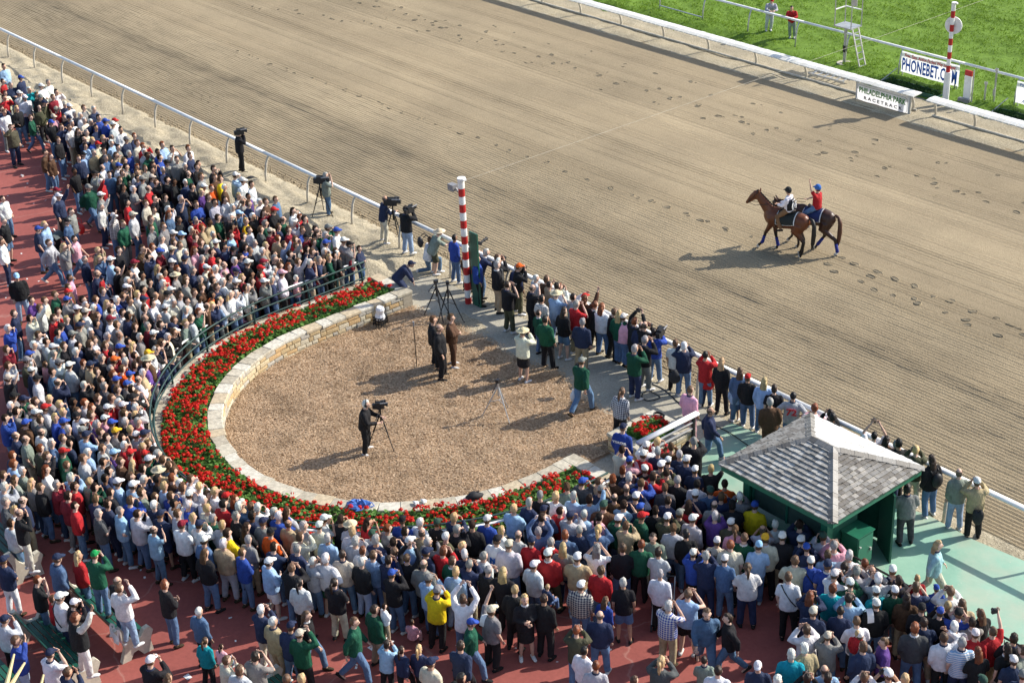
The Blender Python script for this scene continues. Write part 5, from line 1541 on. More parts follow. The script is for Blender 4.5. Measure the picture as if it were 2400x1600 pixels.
bp = MB(); bp.tube([(0,-.03,.98),(0,-.03,1.15),(0,-.03,1.36)], [(.218,.178),(.212,.176),(.175,.145)], 14, side=(1,0,0))
bp.v = [p if p[1] < -.02 else (p[0]*1.0, -.02, p[2]) for p in bp.v]
bp.build('back_panel', simple('jersey_black', (.014,.014,.016), .8, bmp=.2), rd1, smooth=True)
back_text(rd1, [('04', .36, 1.12, M['white'], dict(bold=.012))], yb=-.214)
nb = MB()
for k in range(5): nb.box((-.08+.04*k, -.190, 1.325), (.032, .004, .055-.008*(k % 2)))
nb.build('name_patch', M['white'], rd1)
PEOPLE = [  # x, y, z, heading, size, pose, head, top, bottom, skin, sleeve, cloth, girth, mirrored, label
(-17.52,26.34,0.00,-0.76,0.992,'w','Yl','ptq','c',1,'l','cloth',1.04,0,'person in pale turquoise jacket, long blonde hair, walking alone across the green pad'),
(-19.33,27.78,0.00,0.88,0.980,'f','K','g','dg',3,'l','cloth',1.11,0,'person in grey jacket and dark trousers, black hair, on the green pad beside the shelter'),
(-18.42,29.25,0.00,0.80,1.004,'c','cw','t','k',2,'l','cloth',1.06,0,'person in tan shirt, white cap, with a black bag at the white rail'),
(-19.69,29.20,0.00,1.28,1.023,'s','Dl','k','j',0,'l','cloth',1.01,0,'person in black jacket, long dark hair, with a backpack against the white rail'),
(-25.20,27.09,0.00,-0.77,0.970,'w','S','n','j',3,'l','cloth',1.03,1,'person in navy hooded top, balding head, one arm held out beside the green pad'),
(-32.05,20.69,0.00,-0.77,0.976,'m','W','k','k',0,'l','cloth',1.05,1,'person in black jacket, headphones and white shoes, operating the tripod camera on the mulch'),
(-29.44,26.33,0.00,0.20,1.017,'w','cg','gn','j',2,'l','cloth',1.09,0,'person in dark green sweatshirt, grey cap, carrying a plastic bag across the mulch'),
(-29.06,28.03,0.00,0.00,0.974,'c','G','gn','n',3,'l','cloth',1.14,1,'person in green sweatshirt and navy trousers, grey hair, with a black shoulder bag'),
(-28.61,29.20,0.00,0.48,0.976,'s','B','w','k',3,'s','cloth',0.98,1,'person in white T-shirt and black trousers, brown hair, black shoulder bag'),
(-29.42,29.20,0.00,0.37,0.966,'c','D','b','j',2,'l','cloth',1.10,0,'person in royal blue jacket, dark hair, with a TV camera on the shoulder'),
(-39.93,19.93,0.00,-0.09,1.029,'s','B','lg','j',1,'l','cloth',1.10,1,'person in pale grey jacket and blue jeans, brown hair, leaning over the curved rail'),
(-40.73,22.10,0.00,-0.20,0.738,'i','clb','p','lb',0,'l','cloth',0.97,0,'person in bright pink top, child seated on the curved rail above the flower bed'),
(-36.88,28.71,0.00,-0.74,0.997,'s','Y','b','k',0,'l','cloth',1.05,0,'person in royal blue jacket with red lettering, blonde hair, right behind the striped pole'),
(-38.82,27.09,0.00,-0.59,0.999,'b','cn','n','n',2,'l','cloth',0.96,0,'person in navy jacket and navy trousers, navy cap, bending over beside the tripods'),
(-37.99,29.20,0.00,0.16,1.023,'l','ck','br','k',2,'l','cloth',1.04,0,'person in brown jacket and black trousers, black cap, aiming a long lens over the rail'),
(-38.77,29.20,0.00,-0.10,1.007,'s','K','b','j',5,'l','cloth',0.96,0,'person in blue jacket and blue jeans, black hair, behind the striped pole'),
(-39.73,29.20,0.00,-0.37,0.984,'l','hs','gg','ols',1,'s','cloth',1.09,0,'person in green shirt under tan vest, leaning on the white rail beside the striped pole'),
(-39.99,28.97,0.00,-0.32,0.994,'k','B','w','j',3,'l','cloth',0.98,0,'person in white shirt, brown hair, kneeling beside the white rail with a black backpack'),
(-46.58,17.49,0.00,-1.79,1.028,'s','clb','k','lb',2,'l','cloth',1.06,0,'person in black leather jacket and pale jeans, light blue cap, alone on the red paving'),
(-45.96,20.12,0.00,-0.72,0.993,'c','Yl','d','j',0,'l','cloth',1.13,1,'person in denim blue top and blue jeans, long blonde hair, with a tan handbag'),
(-41.37,29.20,0.00,0.12,0.988,'c','D','k','lb',2,'l','cloth',1.12,0,'person in black jacket, dark hair, with a TV camera on the shoulder by the rail'),
(-42.78,29.20,0.00,-0.29,1.005,'m','S','n','c',3,'l','cloth',0.96,0,'person in navy and white jacket, operating a TV camera on a tripod by the rail'),
(-48.44,19.48,0.00,-0.79,0.991,'w','B','lg','j',1,'l','cloth',1.13,0,'person in white long-sleeved shirt and blue jeans, brown hair, pushing a stroller'),
(-49.61,20.80,0.00,-0.83,0.971,'s','ck','d','j',1,'s','cloth',0.98,1,'person in denim blue top and blue jeans, black cap, beside a red shopping bag'),
(-46.17,29.20,0.00,-0.37,0.968,'c','G','gg','j',0,'s','cloth',1.04,1,'person in grey vest, operating a TV camera on a tripod by the rail'),
(-51.29,19.17,0.00,-0.92,0.993,'s','G','k','ds',1,'s','cloth',1.05,0,'person in black T-shirt, grey hair, at the left edge of the red paving'),
(-50.05,22.22,0.00,-0.68,0.969,'o','G','w','n',0,'l','cloth',1.00,1,'person in white sweatshirt and navy trousers, grey hair, pointing with an outstretched arm'),
(-53.29,20.11,0.00,-1.12,0.965,'s','D','w','j',0,'l','cloth',1.06,0,'person in white sweater, at the left edge of the paving, jacket over one arm'),
(-52.07,29.20,0.00,-0.41,1.012,'c','B','k','k',2,'l','cloth',1.01,0,'person in black shirt, brown hair, standing at the white rail with a shoulder camera'),
(-47.61,56.16,0.00,-2.49,0.968,'l','K','r','gg',3,'l','cloth',0.98,1,'person in red jacket and grey trousers, black hair, leaning on the turf rail'),
(-48.98,56.09,0.00,-2.27,0.981,'l','cr','lg','lg',1,'l','cloth',1.01,1,'person in grey sweatshirt and grey trousers, red cap, leaning on the turf rail'),
(-16.70,22.52,0.70,0.53,0.597,'s','Y','r','j',0,'l','cloth',0.97,1,'small person in red top, blonde hair, small child being carried'),
(-26.29,11.03,0.00,0.35,1.025,'c','cw','k','k',0,'l','cloth',1.11,0,'person in black leather jacket and black trousers, white cap, with a long camera lens'),
(-22.77,17.47,0.00,0.12,1.003,'o','cc','g','k',0,'s','cloth',1.11,1,'person in grey T-shirt and black trousers, cream cap, white towel over the shoulder'),
(-22.20,18.58,0.00,0.37,0.976,'s','D','k','k',3,'l','cloth',1.09,1,'person in long black coat and black trousers, dark hair, carrying a boy on the shoulders'),
(-24.52,15.62,0.00,-0.08,1.017,'s','D','gn','kh',2,'l','cloth',1.06,0,'person in dark green jacket and khaki trousers, dark hair, carrying a small child'),
(-22.51,18.93,0.90,0.02,0.606,'i','Y','n','j',0,'l','cloth',0.97,0,'small person in navy top and blue jeans, blonde hair, boy sitting on shoulders'),
(-21.38,20.25,0.00,0.79,0.979,'s','W','k','ds',3,'s','cloth',1.01,1,'person in black T-shirt and denim shorts, white hair, white socks'),
(-24.56,16.61,0.00,0.47,0.604,'i','D','p','p',3,'l','cloth',0.97,0,'small person in pink tracksuit, dark hair, child sitting on the red paving'),
(-18.91,23.02,0.00,0.55,1.016,'s','B','w','k',1,'s','cloth',1.01,0,'person in white T-shirt and black trousers, brown hair, black strap across the back'),
(-24.40,17.73,0.00,0.50,0.998,'s','Y','lb','lb',1,'l','cloth',1.01,0,'person in pale blue fleece and pale jeans, blonde hair, purple bag at the side'),
(-28.34,10.40,0.45,-0.06,0.999,'o','R','k','w',3,'s','cloth',1.13,0,'person in black vest over cream sleeves, standing on the lower bench with one arm raised'),
(-19.11,23.93,0.00,0.66,0.981,'s','cw','b','kh',0,'l','cloth',1.04,0,'person in blue jacket and khaki trousers, white cap, camera strap across the back'),
(-28.57,11.64,0.45,0.25,0.987,'h','B','w','lb',1,'l','cloth',1.10,0,'person in white sweatshirt and pale jeans, brown hair, standing on the middle bench'),
(-28.44,12.62,0.00,0.05,1.019,'f','R','k','j',0,'l','cloth',0.96,1,'person in black top and blue jeans, auburn hair, alone on the red paving'),
(-29.82,10.67,0.00,-0.18,1.026,'s','cw','w','n',0,'l','cloth',1.12,0,'person in white shirt and navy trousers, white cap, camera strap across the back'),
(-29.97,11.70,0.45,0.49,1.012,'c','cgr','gn','j',1,'l','cloth',0.98,1,'person in green jacket and blue jeans, bright green cap, standing on the middle bench'),
(-31.12,11.21,0.00,-0.01,1.029,'s','cn','d','k',0,'l','cloth',1.10,0,'person in blue jacket and black trousers, navy cap, between two benches'),
(-30.97,11.71,0.00,-0.01,1.000,'s','Yl','r','j',3,'l','cloth',0.95,1,'person in red sweater and blue jeans, long blonde hair, hair down to the waist'),
(-32.90,11.23,0.45,-0.24,1.012,'c','S','k','c',2,'l','cloth',0.97,0,'person in black jacket and cream trousers, balding head, standing on the leftmost bench'),
(-33.85,24.79,0.00,-0.78,1.024,'s','S','k','k',2,'l','cloth',1.12,1,'person in charcoal suit, balding head, middle of the three suited people by the microphone stand'),
(-18.93,29.20,0.00,0.85,1.006,'s','S','gg','lb',1,'l','cloth',1.00,1,'person in grey green sweater and pale jeans, balding head, at the right track rail'),
(-20.25,29.20,0.00,0.72,1.024,'c','Y','ol','c',1,'l','cloth',1.00,0,'person in brown top and cream trousers, blonde hair, hands at face, along the track rail'),
(-20.78,29.17,0.00,1.08,1.016,'s','K','k','k',3,'l','cloth',1.08,1,'person in black top, black hair, nearer than the person in blue and white striped shirt'),
(-20.91,29.20,0.00,0.55,1.007,'l','G','w','n',3,'l','stripe',1.08,0,'person in blue and white striped shirt and navy trousers, grey hair, along the track rail'),
(-21.18,29.20,0.00,0.19,0.985,'s','Dl','br','j',0,'l','cloth',1.10,0,'person in brown top and blue jeans, long dark hair, along the track rail'),
(-26.24,24.84,0.00,0.32,1.000,'s','cn','b','n',0,'l','cloth',1.05,1,'person in royal blue jacket with white lettering and navy trousers, navy cap'),
(-21.58,29.20,0.00,0.60,0.972,'u','K','w','j',0,'s','cloth',1.03,1,'person in white shirt and blue jeans, black hair, both arms raised, along the track rail'),
(-22.81,29.02,0.00,0.61,0.970,'s','K','k','k',4,'l','cloth',1.07,0,'person in black top, black hair, nearer than the person in pink striped shirt'),
(-23.05,29.20,0.00,0.95,0.990,'c','D','k','k',2,'l','cloth',0.98,0,'person in black leather jacket and black trousers, dark hair, along the track rail'),
(-23.47,29.20,0.00,0.62,0.996,'l','R','p','j',3,'l','stripe',1.14,1,'person in pink striped shirt and blue jeans, auburn hair, leaning forward, along the track rail'),
(-24.36,28.51,0.00,0.83,1.011,'s','G','br','br',2,'l','cloth',1.07,0,'person in brown suit, grey hair, along the track rail'),
(-27.63,26.01,0.00,0.23,0.968,'s','Bp','w','k',2,'l','plaid',1.02,0,'person in black and white plaid shirt and black trousers, brown ponytail, on the mulch'),
(-24.30,29.20,0.00,0.63,0.971,'a','K','lg','j',2,'s','cloth',1.09,0,'person in grey baseball jersey with red number and blue jeans, black hair, hands on hips'),
(-26.36,27.47,0.00,0.07,1.010,'s','B','p','p',0,'l','cloth',1.03,0,'person in pale pink long shirt and pink trousers, brown hair, on the path'),
(-24.89,29.20,0.00,0.77,0.982,'s','D','k','j',1,'s','cloth',1.01,0,'person in black T-shirt and blue jeans, dark hair, along the track rail'),
(-25.26,29.20,0.00,0.48,0.997,'s','Yl','lb','j',3,'l','cloth',1.00,1,'person in pale blue top and blue jeans, long blonde hair, along the track rail'),
(-25.77,29.20,0.00,0.46,0.979,'s','cr','k','j',3,'l','cloth',1.00,1,'person in black top and blue jeans, red cap, along the track rail'),
(-26.15,29.20,0.00,0.70,0.986,'s','Bl','d','j',2,'l','cloth',1.00,1,'person in denim blue top and blue jeans, long brown hair, along the track rail'),
(-26.30,29.20,0.00,0.57,0.706,'s','K','lb','ds',3,'l','cloth',0.97,0,'small person in pale blue top and denim shorts, black hair, along the track rail'),
(-26.77,29.20,0.00,0.31,0.991,'s','Yl','k','k',2,'l','cloth',0.96,0,'person in black jacket and black trousers, long blonde hair, along the track rail'),
(-27.36,29.20,0.00,0.58,0.725,'s','cn','r','n',2,'l','cloth',0.97,1,'small person in red and black jacket and navy trousers, navy cap, along the track rail'),
(-27.39,29.20,0.00,0.48,1.021,'c','K','r','j',3,'l','cloth',0.96,0,'person in orange red jacket and blue jeans, black hair, along the track rail'),
(-28.27,29.20,0.00,0.82,0.986,'c','W','n','j',1,'l','cloth',1.10,0,'person in dark jacket and blue jeans, white hair, hands at face, along the track rail'),
(-29.25,28.63,0.00,-0.11,0.986,'c','G','k','g',0,'l','cloth',1.13,0,'person in black jacket and grey trousers, grey hair, hands at face, along the track rail'),
(-32.03,26.38,0.00,0.26,0.994,'c','hs','c','ksk',2,'l','cloth',1.05,1,'person in long cream sweater and black skirt, straw hat, hands at face, on the mulch'),
(-29.82,29.20,0.00,0.13,1.027,'c','S','k','k',2,'l','cloth',0.96,0,'person in black jacket and black trousers, balding head, hands at face, along the track rail'),
(-30.05,29.19,0.00,0.34,0.985,'s','S','n','j',1,'l','cloth',0.99,0,'person in navy top and blue jeans, balding head, along the track rail'),
(-31.36,28.05,0.00,0.39,0.994,'s','G','n','kh',0,'l','cloth',1.07,1,'person in navy jacket and khaki trousers, grey hair, on the mulch'),
(-30.33,29.20,0.00,-0.01,0.995,'u','R','k','k',0,'l','cloth',1.04,0,'person in black top and black trousers, auburn hair, both arms raised, along the track rail'),
(-32.13,27.44,0.00,0.19,0.994,'s','K','gn','k',3,'l','cloth',1.10,0,'person in teal green sweater and black trousers, black hair, on the mulch'),
(-30.75,29.20,0.00,0.12,0.982,'s','cw','p','j',1,'l','cloth',1.07,1,'person in pale pink shirt and blue jeans, white cap, along the track rail'),
(-30.86,29.20,0.00,0.29,1.027,'s','Yl','gn','j',3,'l','cloth',1.01,1,'person in dark teal jacket and blue jeans, long blonde hair, along the track rail'),
(-31.25,29.20,0.00,-0.27,0.972,'c','B','k','k',2,'l','cloth',1.07,0,'person in black top and black trousers, brown hair, hands at face, along the track rail'),
(-32.26,28.15,0.00,0.09,0.996,'s','Dl','k','ds',0,'l','cloth',0.97,0,'person in black top and denim shorts, long dark hair, on the mulch'),
(-31.64,29.20,0.00,0.15,0.994,'s','Rl','w','j',0,'l','cloth',1.12,0,'person in white top and blue jeans, long auburn hair, along the track rail'),
(-32.18,28.62,0.00,-0.00,1.029,'c','G','r','kh',1,'s','cloth',1.04,0,'person in coral red shirt and khaki trousers, grey hair, along the track rail'),
(-32.94,27.85,0.00,-0.08,0.855,'s','D','gn','j',0,'l','cloth',0.97,0,'small person in green top and blue jeans, dark hair, on the mulch'),
(-32.03,29.20,0.00,0.08,0.985,'s','R','k','k',2,'l','cloth',1.10,0,'person in black coat and black trousers, auburn hair, along the track rail'),
(-33.18,28.21,0.00,0.10,1.028,'s','K','g','kh',3,'s','plaid',0.99,0,'person in grey plaid shirt and khaki trousers, black hair, on the mulch'),
(-32.38,29.20,0.00,0.14,1.006,'o','Rl','br','br',0,'l','cloth',1.09,0,'person in dark brown coat and brown trousers, long auburn hair, along the track rail'),
(-32.51,29.20,0.00,0.13,0.997,'h','cr','w','w',2,'l','cloth',1.12,1,'person in white top and white trousers, red cap, shading the eyes, along the track rail'),
(-33.20,28.71,0.00,0.12,1.003,'c','hs','lb','lb',1,'s','cloth',1.08,0,'person in pale blue shirt and pale jeans, straw hat, along the track rail'),
(-32.77,29.20,0.00,0.09,0.778,'c','cr','r','w',2,'s','cloth',0.97,0,'small person in red top and white trousers, red cap, along the track rail'),
(-32.85,29.12,0.00,-0.20,0.970,'s','D','lg','k',0,'l','cloth',1.02,1,'person in white top and black trousers, dark hair, along the track rail'),
(-34.09,28.45,0.00,-0.37,1.011,'h','S','k','k',0,'s','cloth',1.02,0,'person in black top and black trousers, balding head, shading the eyes, along the track rail'),
(-33.72,29.20,0.00,0.07,1.015,'s','D','w','k',0,'l','cloth',1.04,1,'person in white sweatshirt and black trousers, dark hair, along the track rail'),
(-33.74,29.20,0.00,-0.32,0.967,'c','R','w','w',2,'l','cloth',1.12,1,'person in white top and white trousers, auburn hair, hands at face, along the track rail'),
(-33.87,29.09,0.00,-0.26,0.972,'h','D','t','t',0,'l','cloth',1.03,1,'person in tan top and tan trousers, dark hair, shading the eyes, along the track rail'),
(-34.73,28.13,0.00,-0.07,0.993,'c','D','k','ol',0,'s','cloth',1.07,0,'person in black T-shirt and olive trousers, dark hair, hands at face, on the mulch'),
(-34.28,29.20,0.00,0.07,1.003,'s','B','br','t',2,'l','cloth',1.03,1,'person in brown top and tan trousers, brown hair, along the track rail'),
(-34.69,29.20,0.00,-0.42,0.977,'f','W','lg','kh',1,'l','cloth',1.11,1,'person in white jacket and khaki trousers, white hair, arms folded, along the track rail'),
(-35.57,29.20,0.00,-0.47,1.005,'c','co','k','ol',2,'l','cloth',1.05,0,'person in black sweater and olive trousers, orange cap, hands at face, along the track rail'),
(-35.63,29.20,0.00,0.03,0.976,'s','G','n','k',3,'l','cloth',1.00,0,'person in navy jacket and black trousers, grey hair, along the track rail'),
(-36.07,28.77,0.00,-0.33,1.015,'s','G','k','kh',1,'l','cloth',1.03,1,'person in black blazer and khaki trousers, grey hair, along the track rail'),
(-36.44,29.20,0.00,-0.18,0.976,'s','W','dg','k',0,'l','cloth',0.96,0,'person in dark jacket and black trousers, white hair, along the track rail'),
(-36.53,29.20,0.00,-0.23,1.013,'c','B','k','kh',2,'l','cloth',1.08,1,'person in black jacket and khaki trousers, brown hair, hands at face, along the track rail'),
(-44.25,16.29,0.00,-0.48,0.972,'s','B','n','j',1,'l','cloth',1.00,1,'person in navy sweatshirt and blue jeans, brown hair, in the upper left crowd'),
(-37.26,29.20,0.00,-0.33,1.009,'l','W','n','j',2,'l','cloth',1.11,1,'person in navy shirt and blue jeans, white hair, leaning forward, along the track rail'),
(-44.95,19.38,0.00,-0.49,1.022,'s','S','n','n',2,'l','cloth',1.09,1,'person in navy and white shirt, balding head, in the upper left crowd'),
(-45.30,18.64,0.00,-0.64,0.992,'s','K','p','j',5,'l','cloth',1.03,0,'person in pink top and blue jeans, black hair, in the upper left crowd'),
(-46.34,19.75,0.00,-0.76,0.984,'s','G','n','j',0,'l','cloth',0.96,0,'person in navy top and blue jeans, grey hair, in the upper left crowd'),
(-46.67,20.31,0.00,-0.59,0.971,'c','Y','t','j',2,'l','cloth',1.02,0,'person in tan top and blue jeans, blonde hair, in the upper left crowd'),
(-47.74,19.69,0.00,-0.70,0.993,'c','Yl','g','j',0,'l','cloth',1.13,1,'person in grey top and blue jeans, long blonde hair, in the upper left crowd'),
(-48.07,20.27,0.00,-0.79,0.991,'w','D','p','j',2,'s','cloth',0.99,0,'person in pink and white top and blue jeans, dark hair, in the upper left crowd'),
(-47.92,21.99,0.00,-1.02,1.025,'s','B','gn','g',2,'l','cloth',1.08,0,'person in bright green jacket and grey trousers, brown hair, in the upper left crowd'),
(-49.60,18.35,0.00,-0.59,0.995,'s','D','w','n',3,'l','cloth',1.02,0,'person in white top and navy trousers, dark hair, in the upper left crowd'),
(-48.40,22.69,0.00,-0.68,0.998,'s','cc','lg','j',2,'l','cloth',1.13,1,'person in grey sweatshirt and blue jeans, cream cap, in the upper left crowd'),
(-49.74,19.68,0.00,-0.32,0.976,'s','cb','n','j',0,'s','cloth',1.11,1,'person in navy top and blue jeans, blue cap, in the upper left crowd'),
(-48.76,22.02,0.00,-1.03,1.013,'o','cw','g','j',1,'l','plaid',0.97,0,'person in grey plaid shirt and blue jeans, white cap, in the upper left crowd'),
(-49.80,20.07,0.00,-0.83,1.022,'s','Yl','lb','j',0,'l','cloth',1.13,1,'person in pale blue top and blue jeans, long blonde hair, in the upper left crowd'),
(-50.21,21.13,0.00,-0.95,1.020,'s','D','g','j',1,'l','cloth',1.13,0,'person in grey top and blue jeans, dark hair, in the upper left crowd'),
(-49.61,23.05,0.00,-0.56,0.965,'s','K','r','j',2,'l','cloth',0.98,1,'person in red top and blue jeans, black hair, in the upper left crowd'),
(-51.79,21.56,0.00,-1.10,1.010,'o','cw','n','k',2,'l','cloth',1.06,1,'person in navy top and black trousers, white cap, in the upper left crowd'),
(-51.70,22.69,0.00,-1.27,1.028,'w','cg','gn','j',0,'l','cloth',1.13,0,'person in dark green top and blue jeans, grey cap, walking, in the upper left crowd'),
(-52.54,21.74,0.00,-0.91,1.000,'s','cm','lg','khs',1,'s','cloth',1.07,1,'person in grey T-shirt and khaki shorts, maroon cap, in the upper left crowd'),
(-55.93,23.25,0.00,-0.86,0.979,'s','Rl','br','j',1,'l','cloth',0.97,0,'person in brown top and blue jeans, long auburn hair, in the upper left crowd'),
(-56.52,23.24,0.00,-0.73,0.974,'s','D','br','j',2,'l','cloth',1.12,1,'person in brown leather jacket and blue jeans, dark hair, in the upper left crowd'),
(-58.17,25.14,0.00,-0.98,1.000,'s','B','w','kh',3,'s','cloth',1.01,0,'person in white shirt and khaki trousers, brown hair, in the upper left crowd'),
(-59.89,23.45,0.00,-1.34,1.008,'h','B','ol','n',0,'l','cloth',1.13,0,'person in olive cardigan over white shirt and navy trousers, brown hair, shading the eyes'),
(-60.72,24.72,0.00,-0.81,0.913,'w','B','gn','j',1,'l','cloth',0.97,1,'person in dark green top and blue jeans, brown hair, walking, in the upper left crowd'),
(-61.78,23.99,0.00,-1.30,1.025,'s','B','w','g',3,'l','cloth',1.00,0,'person in white top and grey trousers, brown hair, in the upper left crowd'),
(-18.88,18.06,0.00,0.06,1.019,'s','B','g','k',0,'l','cloth',0.96,1,'person in grey top and black trousers, brown hair, in the lower middle crowd'),
(-16.83,20.29,0.00,0.43,1.009,'t','W','g','g',2,'s','cloth',1.13,1,'person in grey top, white hair, in the lower right crowd'),
(-21.39,15.51,0.00,0.03,1.029,'s','K','k','k',3,'l','cloth',1.07,0,'person in black top and black trousers, black hair, in the lower middle crowd'),
(-16.52,20.67,0.00,0.56,1.014,'c','D','k','g',0,'l','cloth',0.97,0,'person in black top, dark hair, in the lower right crowd'),
(-16.23,20.95,0.00,0.68,0.996,'f','D','br','j',1,'l','cloth',1.03,1,'person in brown top, dark hair, in the lower right crowd'),
(-17.94,19.59,0.00,0.63,1.005,'s','D','w','j',1,'l','cloth',1.06,0,'person in white top and blue jeans, dark hair, in the lower middle crowd'),
(-19.76,17.80,0.00,0.73,1.006,'s','R','lg','k',2,'s','cloth',1.01,0,'person in pale vest and black trousers, auburn hair, in the lower middle crowd'),
(-15.63,21.54,0.00,0.67,1.019,'c','B','w','kh',1,'l','cloth',0.99,0,'person in white top, brown hair, in the lower right crowd'),
(-18.92,18.86,0.00,0.51,0.999,'c','Yp','dg','k',2,'l','cloth',1.08,1,'person in dark grey sweater and black trousers, blonde ponytail, in the lower middle crowd'),
(-17.39,20.32,0.00,-2.49,0.997,'s','cw','n','k',0,'l','cloth',0.99,1,'person in navy jacket and black trousers, white cap, in the lower right crowd'),
(-15.06,22.13,0.00,0.80,0.996,'t','Y','k','j',0,'l','cloth',1.10,1,'person in black top, blonde hair, in the lower right crowd'),
(-15.42,21.89,0.00,0.89,1.020,'c','cw','w','n',3,'s','cloth',1.12,1,'person in white top, white cap, in the lower right crowd'),
(-16.43,21.30,0.00,0.80,0.967,'f','S','lb','kh',2,'l','cloth',1.10,0,'person in pale blue top, balding head, in the lower right crowd'),
(-22.10,15.42,0.00,0.09,1.025,'s','cn','c','kh',2,'l','cloth',1.13,1,'person in cream jacket and khaki trousers, navy cap, in the lower middle crowd'),
(-23.57,13.10,0.00,0.52,1.007,'s','Y','t','j',3,'l','cloth',1.07,1,'person in tan top and blue jeans, blonde hair, in the lower middle crowd'),
(-23.86,12.81,0.00,0.66,1.000,'s','B','br','k',0,'l','cloth',1.11,0,'person in brown top and black trousers, brown hair, near the benches'),
(-14.05,23.25,0.00,0.91,0.966,'t','cgg','w','j',2,'l','cloth',1.11,0,'person in white top, dark green cap, in the crowd before the kiosk'),
(-18.52,19.92,0.00,0.72,0.848,'w','D','gg','j',1,'l','cloth',0.97,0,'small person in green jacket and blue jeans, dark hair, walking, in the lower middle crowd'),
(-17.21,21.07,0.00,0.72,1.004,'s','W','tq','k',1,'l','cloth',1.07,0,'person in teal jacket and black trousers, white hair, in the lower right crowd'),
(-20.37,18.04,0.00,0.16,0.974,'s','K','w','d',3,'l','cloth',0.98,0,'person in white top and dark jeans, black hair, in the lower middle crowd'),
(-22.16,16.19,0.00,0.44,1.009,'w','D','n','k',2,'l','cloth',1.03,0,'person in navy top and black trousers, dark hair, walking, in the lower middle crowd'),
(-17.14,21.46,0.00,1.15,0.971,'s','W','t','k',0,'l','cloth',1.11,0,'person in beige jacket and black trousers, white hair, in the lower right crowd'),
(-13.59,23.96,0.00,0.44,0.983,'t','cg','n','n',0,'l','cloth',0.99,0,'person in navy top, grey cap, in the crowd before the kiosk'),
(-16.39,22.31,0.00,1.11,1.014,'s','B','n','j',0,'l','cloth',1.06,0,'person in navy sweater and blue jeans, brown hair, in the lower right crowd'),
(-24.79,12.33,0.00,0.37,0.992,'s','B','lg','j',1,'l','cloth',1.12,1,'person in pale grey top and blue jeans, brown hair, near the benches'),
(-20.86,18.33,0.00,0.71,0.979,'c','R','ol','j',0,'l','cloth',0.98,0,'person in olive jacket and blue jeans, auburn hair, in the lower middle crowd'),
(-22.96,15.69,0.00,0.47,0.826,'s','Yp','n','k',1,'l','cloth',0.97,1,'small person in navy top and black trousers, blonde ponytail, in the lower middle crowd'),
(-17.02,22.06,0.00,0.46,0.981,'c','cc','g','j',0,'l','cloth',0.98,0,'person in grey jacket, cream cap, hands at face, in the lower right crowd'),
(-25.60,11.11,0.00,0.37,1.000,'s','Bl','t','j',3,'s','cloth',0.96,1,'person in tan top and blue jeans, long brown hair, near the benches'),
(-24.87,12.72,0.00,0.43,1.007,'c','D','g','j',0,'s','cloth',1.10,1,'person in grey T-shirt and blue jeans, dark hair, hands at face, near the benches'),
(-23.28,15.44,0.00,0.35,0.808,'w','Dp','n','k',0,'l','cloth',0.97,0,'small person in navy jacket and black trousers, dark ponytail, walking, in the lower middle crowd'),
(-14.01,24.20,0.00,0.85,0.969,'s','cw','n','d',0,'s','cloth',1.02,1,'person in navy T-shirt, white cap, at the black fence'),
(-16.26,22.85,0.00,-3.89,0.984,'f','B','pu','k',0,'s','cloth',1.04,0,'person in purple T-shirt and black trousers, brown hair, in the crowd before the kiosk'),
(-23.62,15.17,0.00,0.47,0.834,'c','D','lb','k',1,'l','cloth',0.97,1,'small person in pale blue hooded top and black trousers, dark hair, hands at face'),
(-14.60,24.00,0.00,0.94,0.966,'f','Rl','k','d',2,'l','cloth',0.96,0,'person in black top, long auburn hair, in the crowd before the kiosk'),
(-16.62,22.67,0.00,0.45,0.977,'f','cw','g','k',2,'l','cloth',0.95,1,'person in grey top, white cap, in the crowd before the kiosk'),
(-17.57,22.02,0.00,1.05,0.971,'c','B','w','n',0,'l','cloth',1.11,1,'person in white shirt, brown hair, in the lower right crowd'),
(-25.37,12.31,0.00,-0.08,0.972,'c','B','c','kh',0,'l','cloth',1.01,0,'person in cream jacket and khaki trousers, brown hair, hands at face, near the benches'),
(-15.01,23.92,0.00,0.83,0.988,'s','G','lb','n',1,'s','stripe',1.12,1,'person in blue and white striped polo shirt and navy trousers, grey hair'),
(-13.99,24.60,0.00,1.59,1.027,'s','B','gg','kh',1,'l','cloth',1.12,0,'person in grey-green top, brown hair, at the black fence'),
(-14.35,24.41,0.00,1.18,1.008,'t','Dl','k','g',1,'s','cloth',0.96,0,'person in black top, long dark hair, at the black fence'),
(-20.96,19.09,0.00,0.67,0.979,'s','S','n','j',0,'l','cloth',1.08,0,'person in navy jacket and blue jeans, balding head, in the lower middle crowd'),
(-22.78,16.90,0.00,-0.75,0.977,'w','cb','gn','j',0,'l','cloth',1.00,0,'person in green sweatshirt and blue jeans, blue cap, walking, in the lower middle crowd'),
(-18.93,21.12,0.00,-3.89,0.973,'w','D','k','j',1,'l','cloth',1.07,1,'person in black coat and blue jeans, dark hair, walking, in the lower right crowd'),
(-15.41,23.92,0.00,0.88,0.974,'h','B','w','k',3,'l','cloth',1.13,0,'person in white top, brown hair, shading the eyes, in the crowd before the kiosk'),
(-16.94,22.90,0.00,0.90,1.023,'f','B','w','k',1,'l','cloth',0.99,1,'person in white jacket, brown hair, in the crowd before the kiosk'),
(-24.86,13.91,0.00,0.25,0.993,'h','cc','gn','k',0,'l','cloth',1.06,0,'person in dark green sweater and black trousers, cream cap, in the lower middle crowd'),
(-15.98,23.59,0.00,0.71,1.002,'s','R','dg','j',3,'l','cloth',1.12,1,'person in dark grey sweater and blue jeans, auburn hair, in the crowd before the kiosk'),
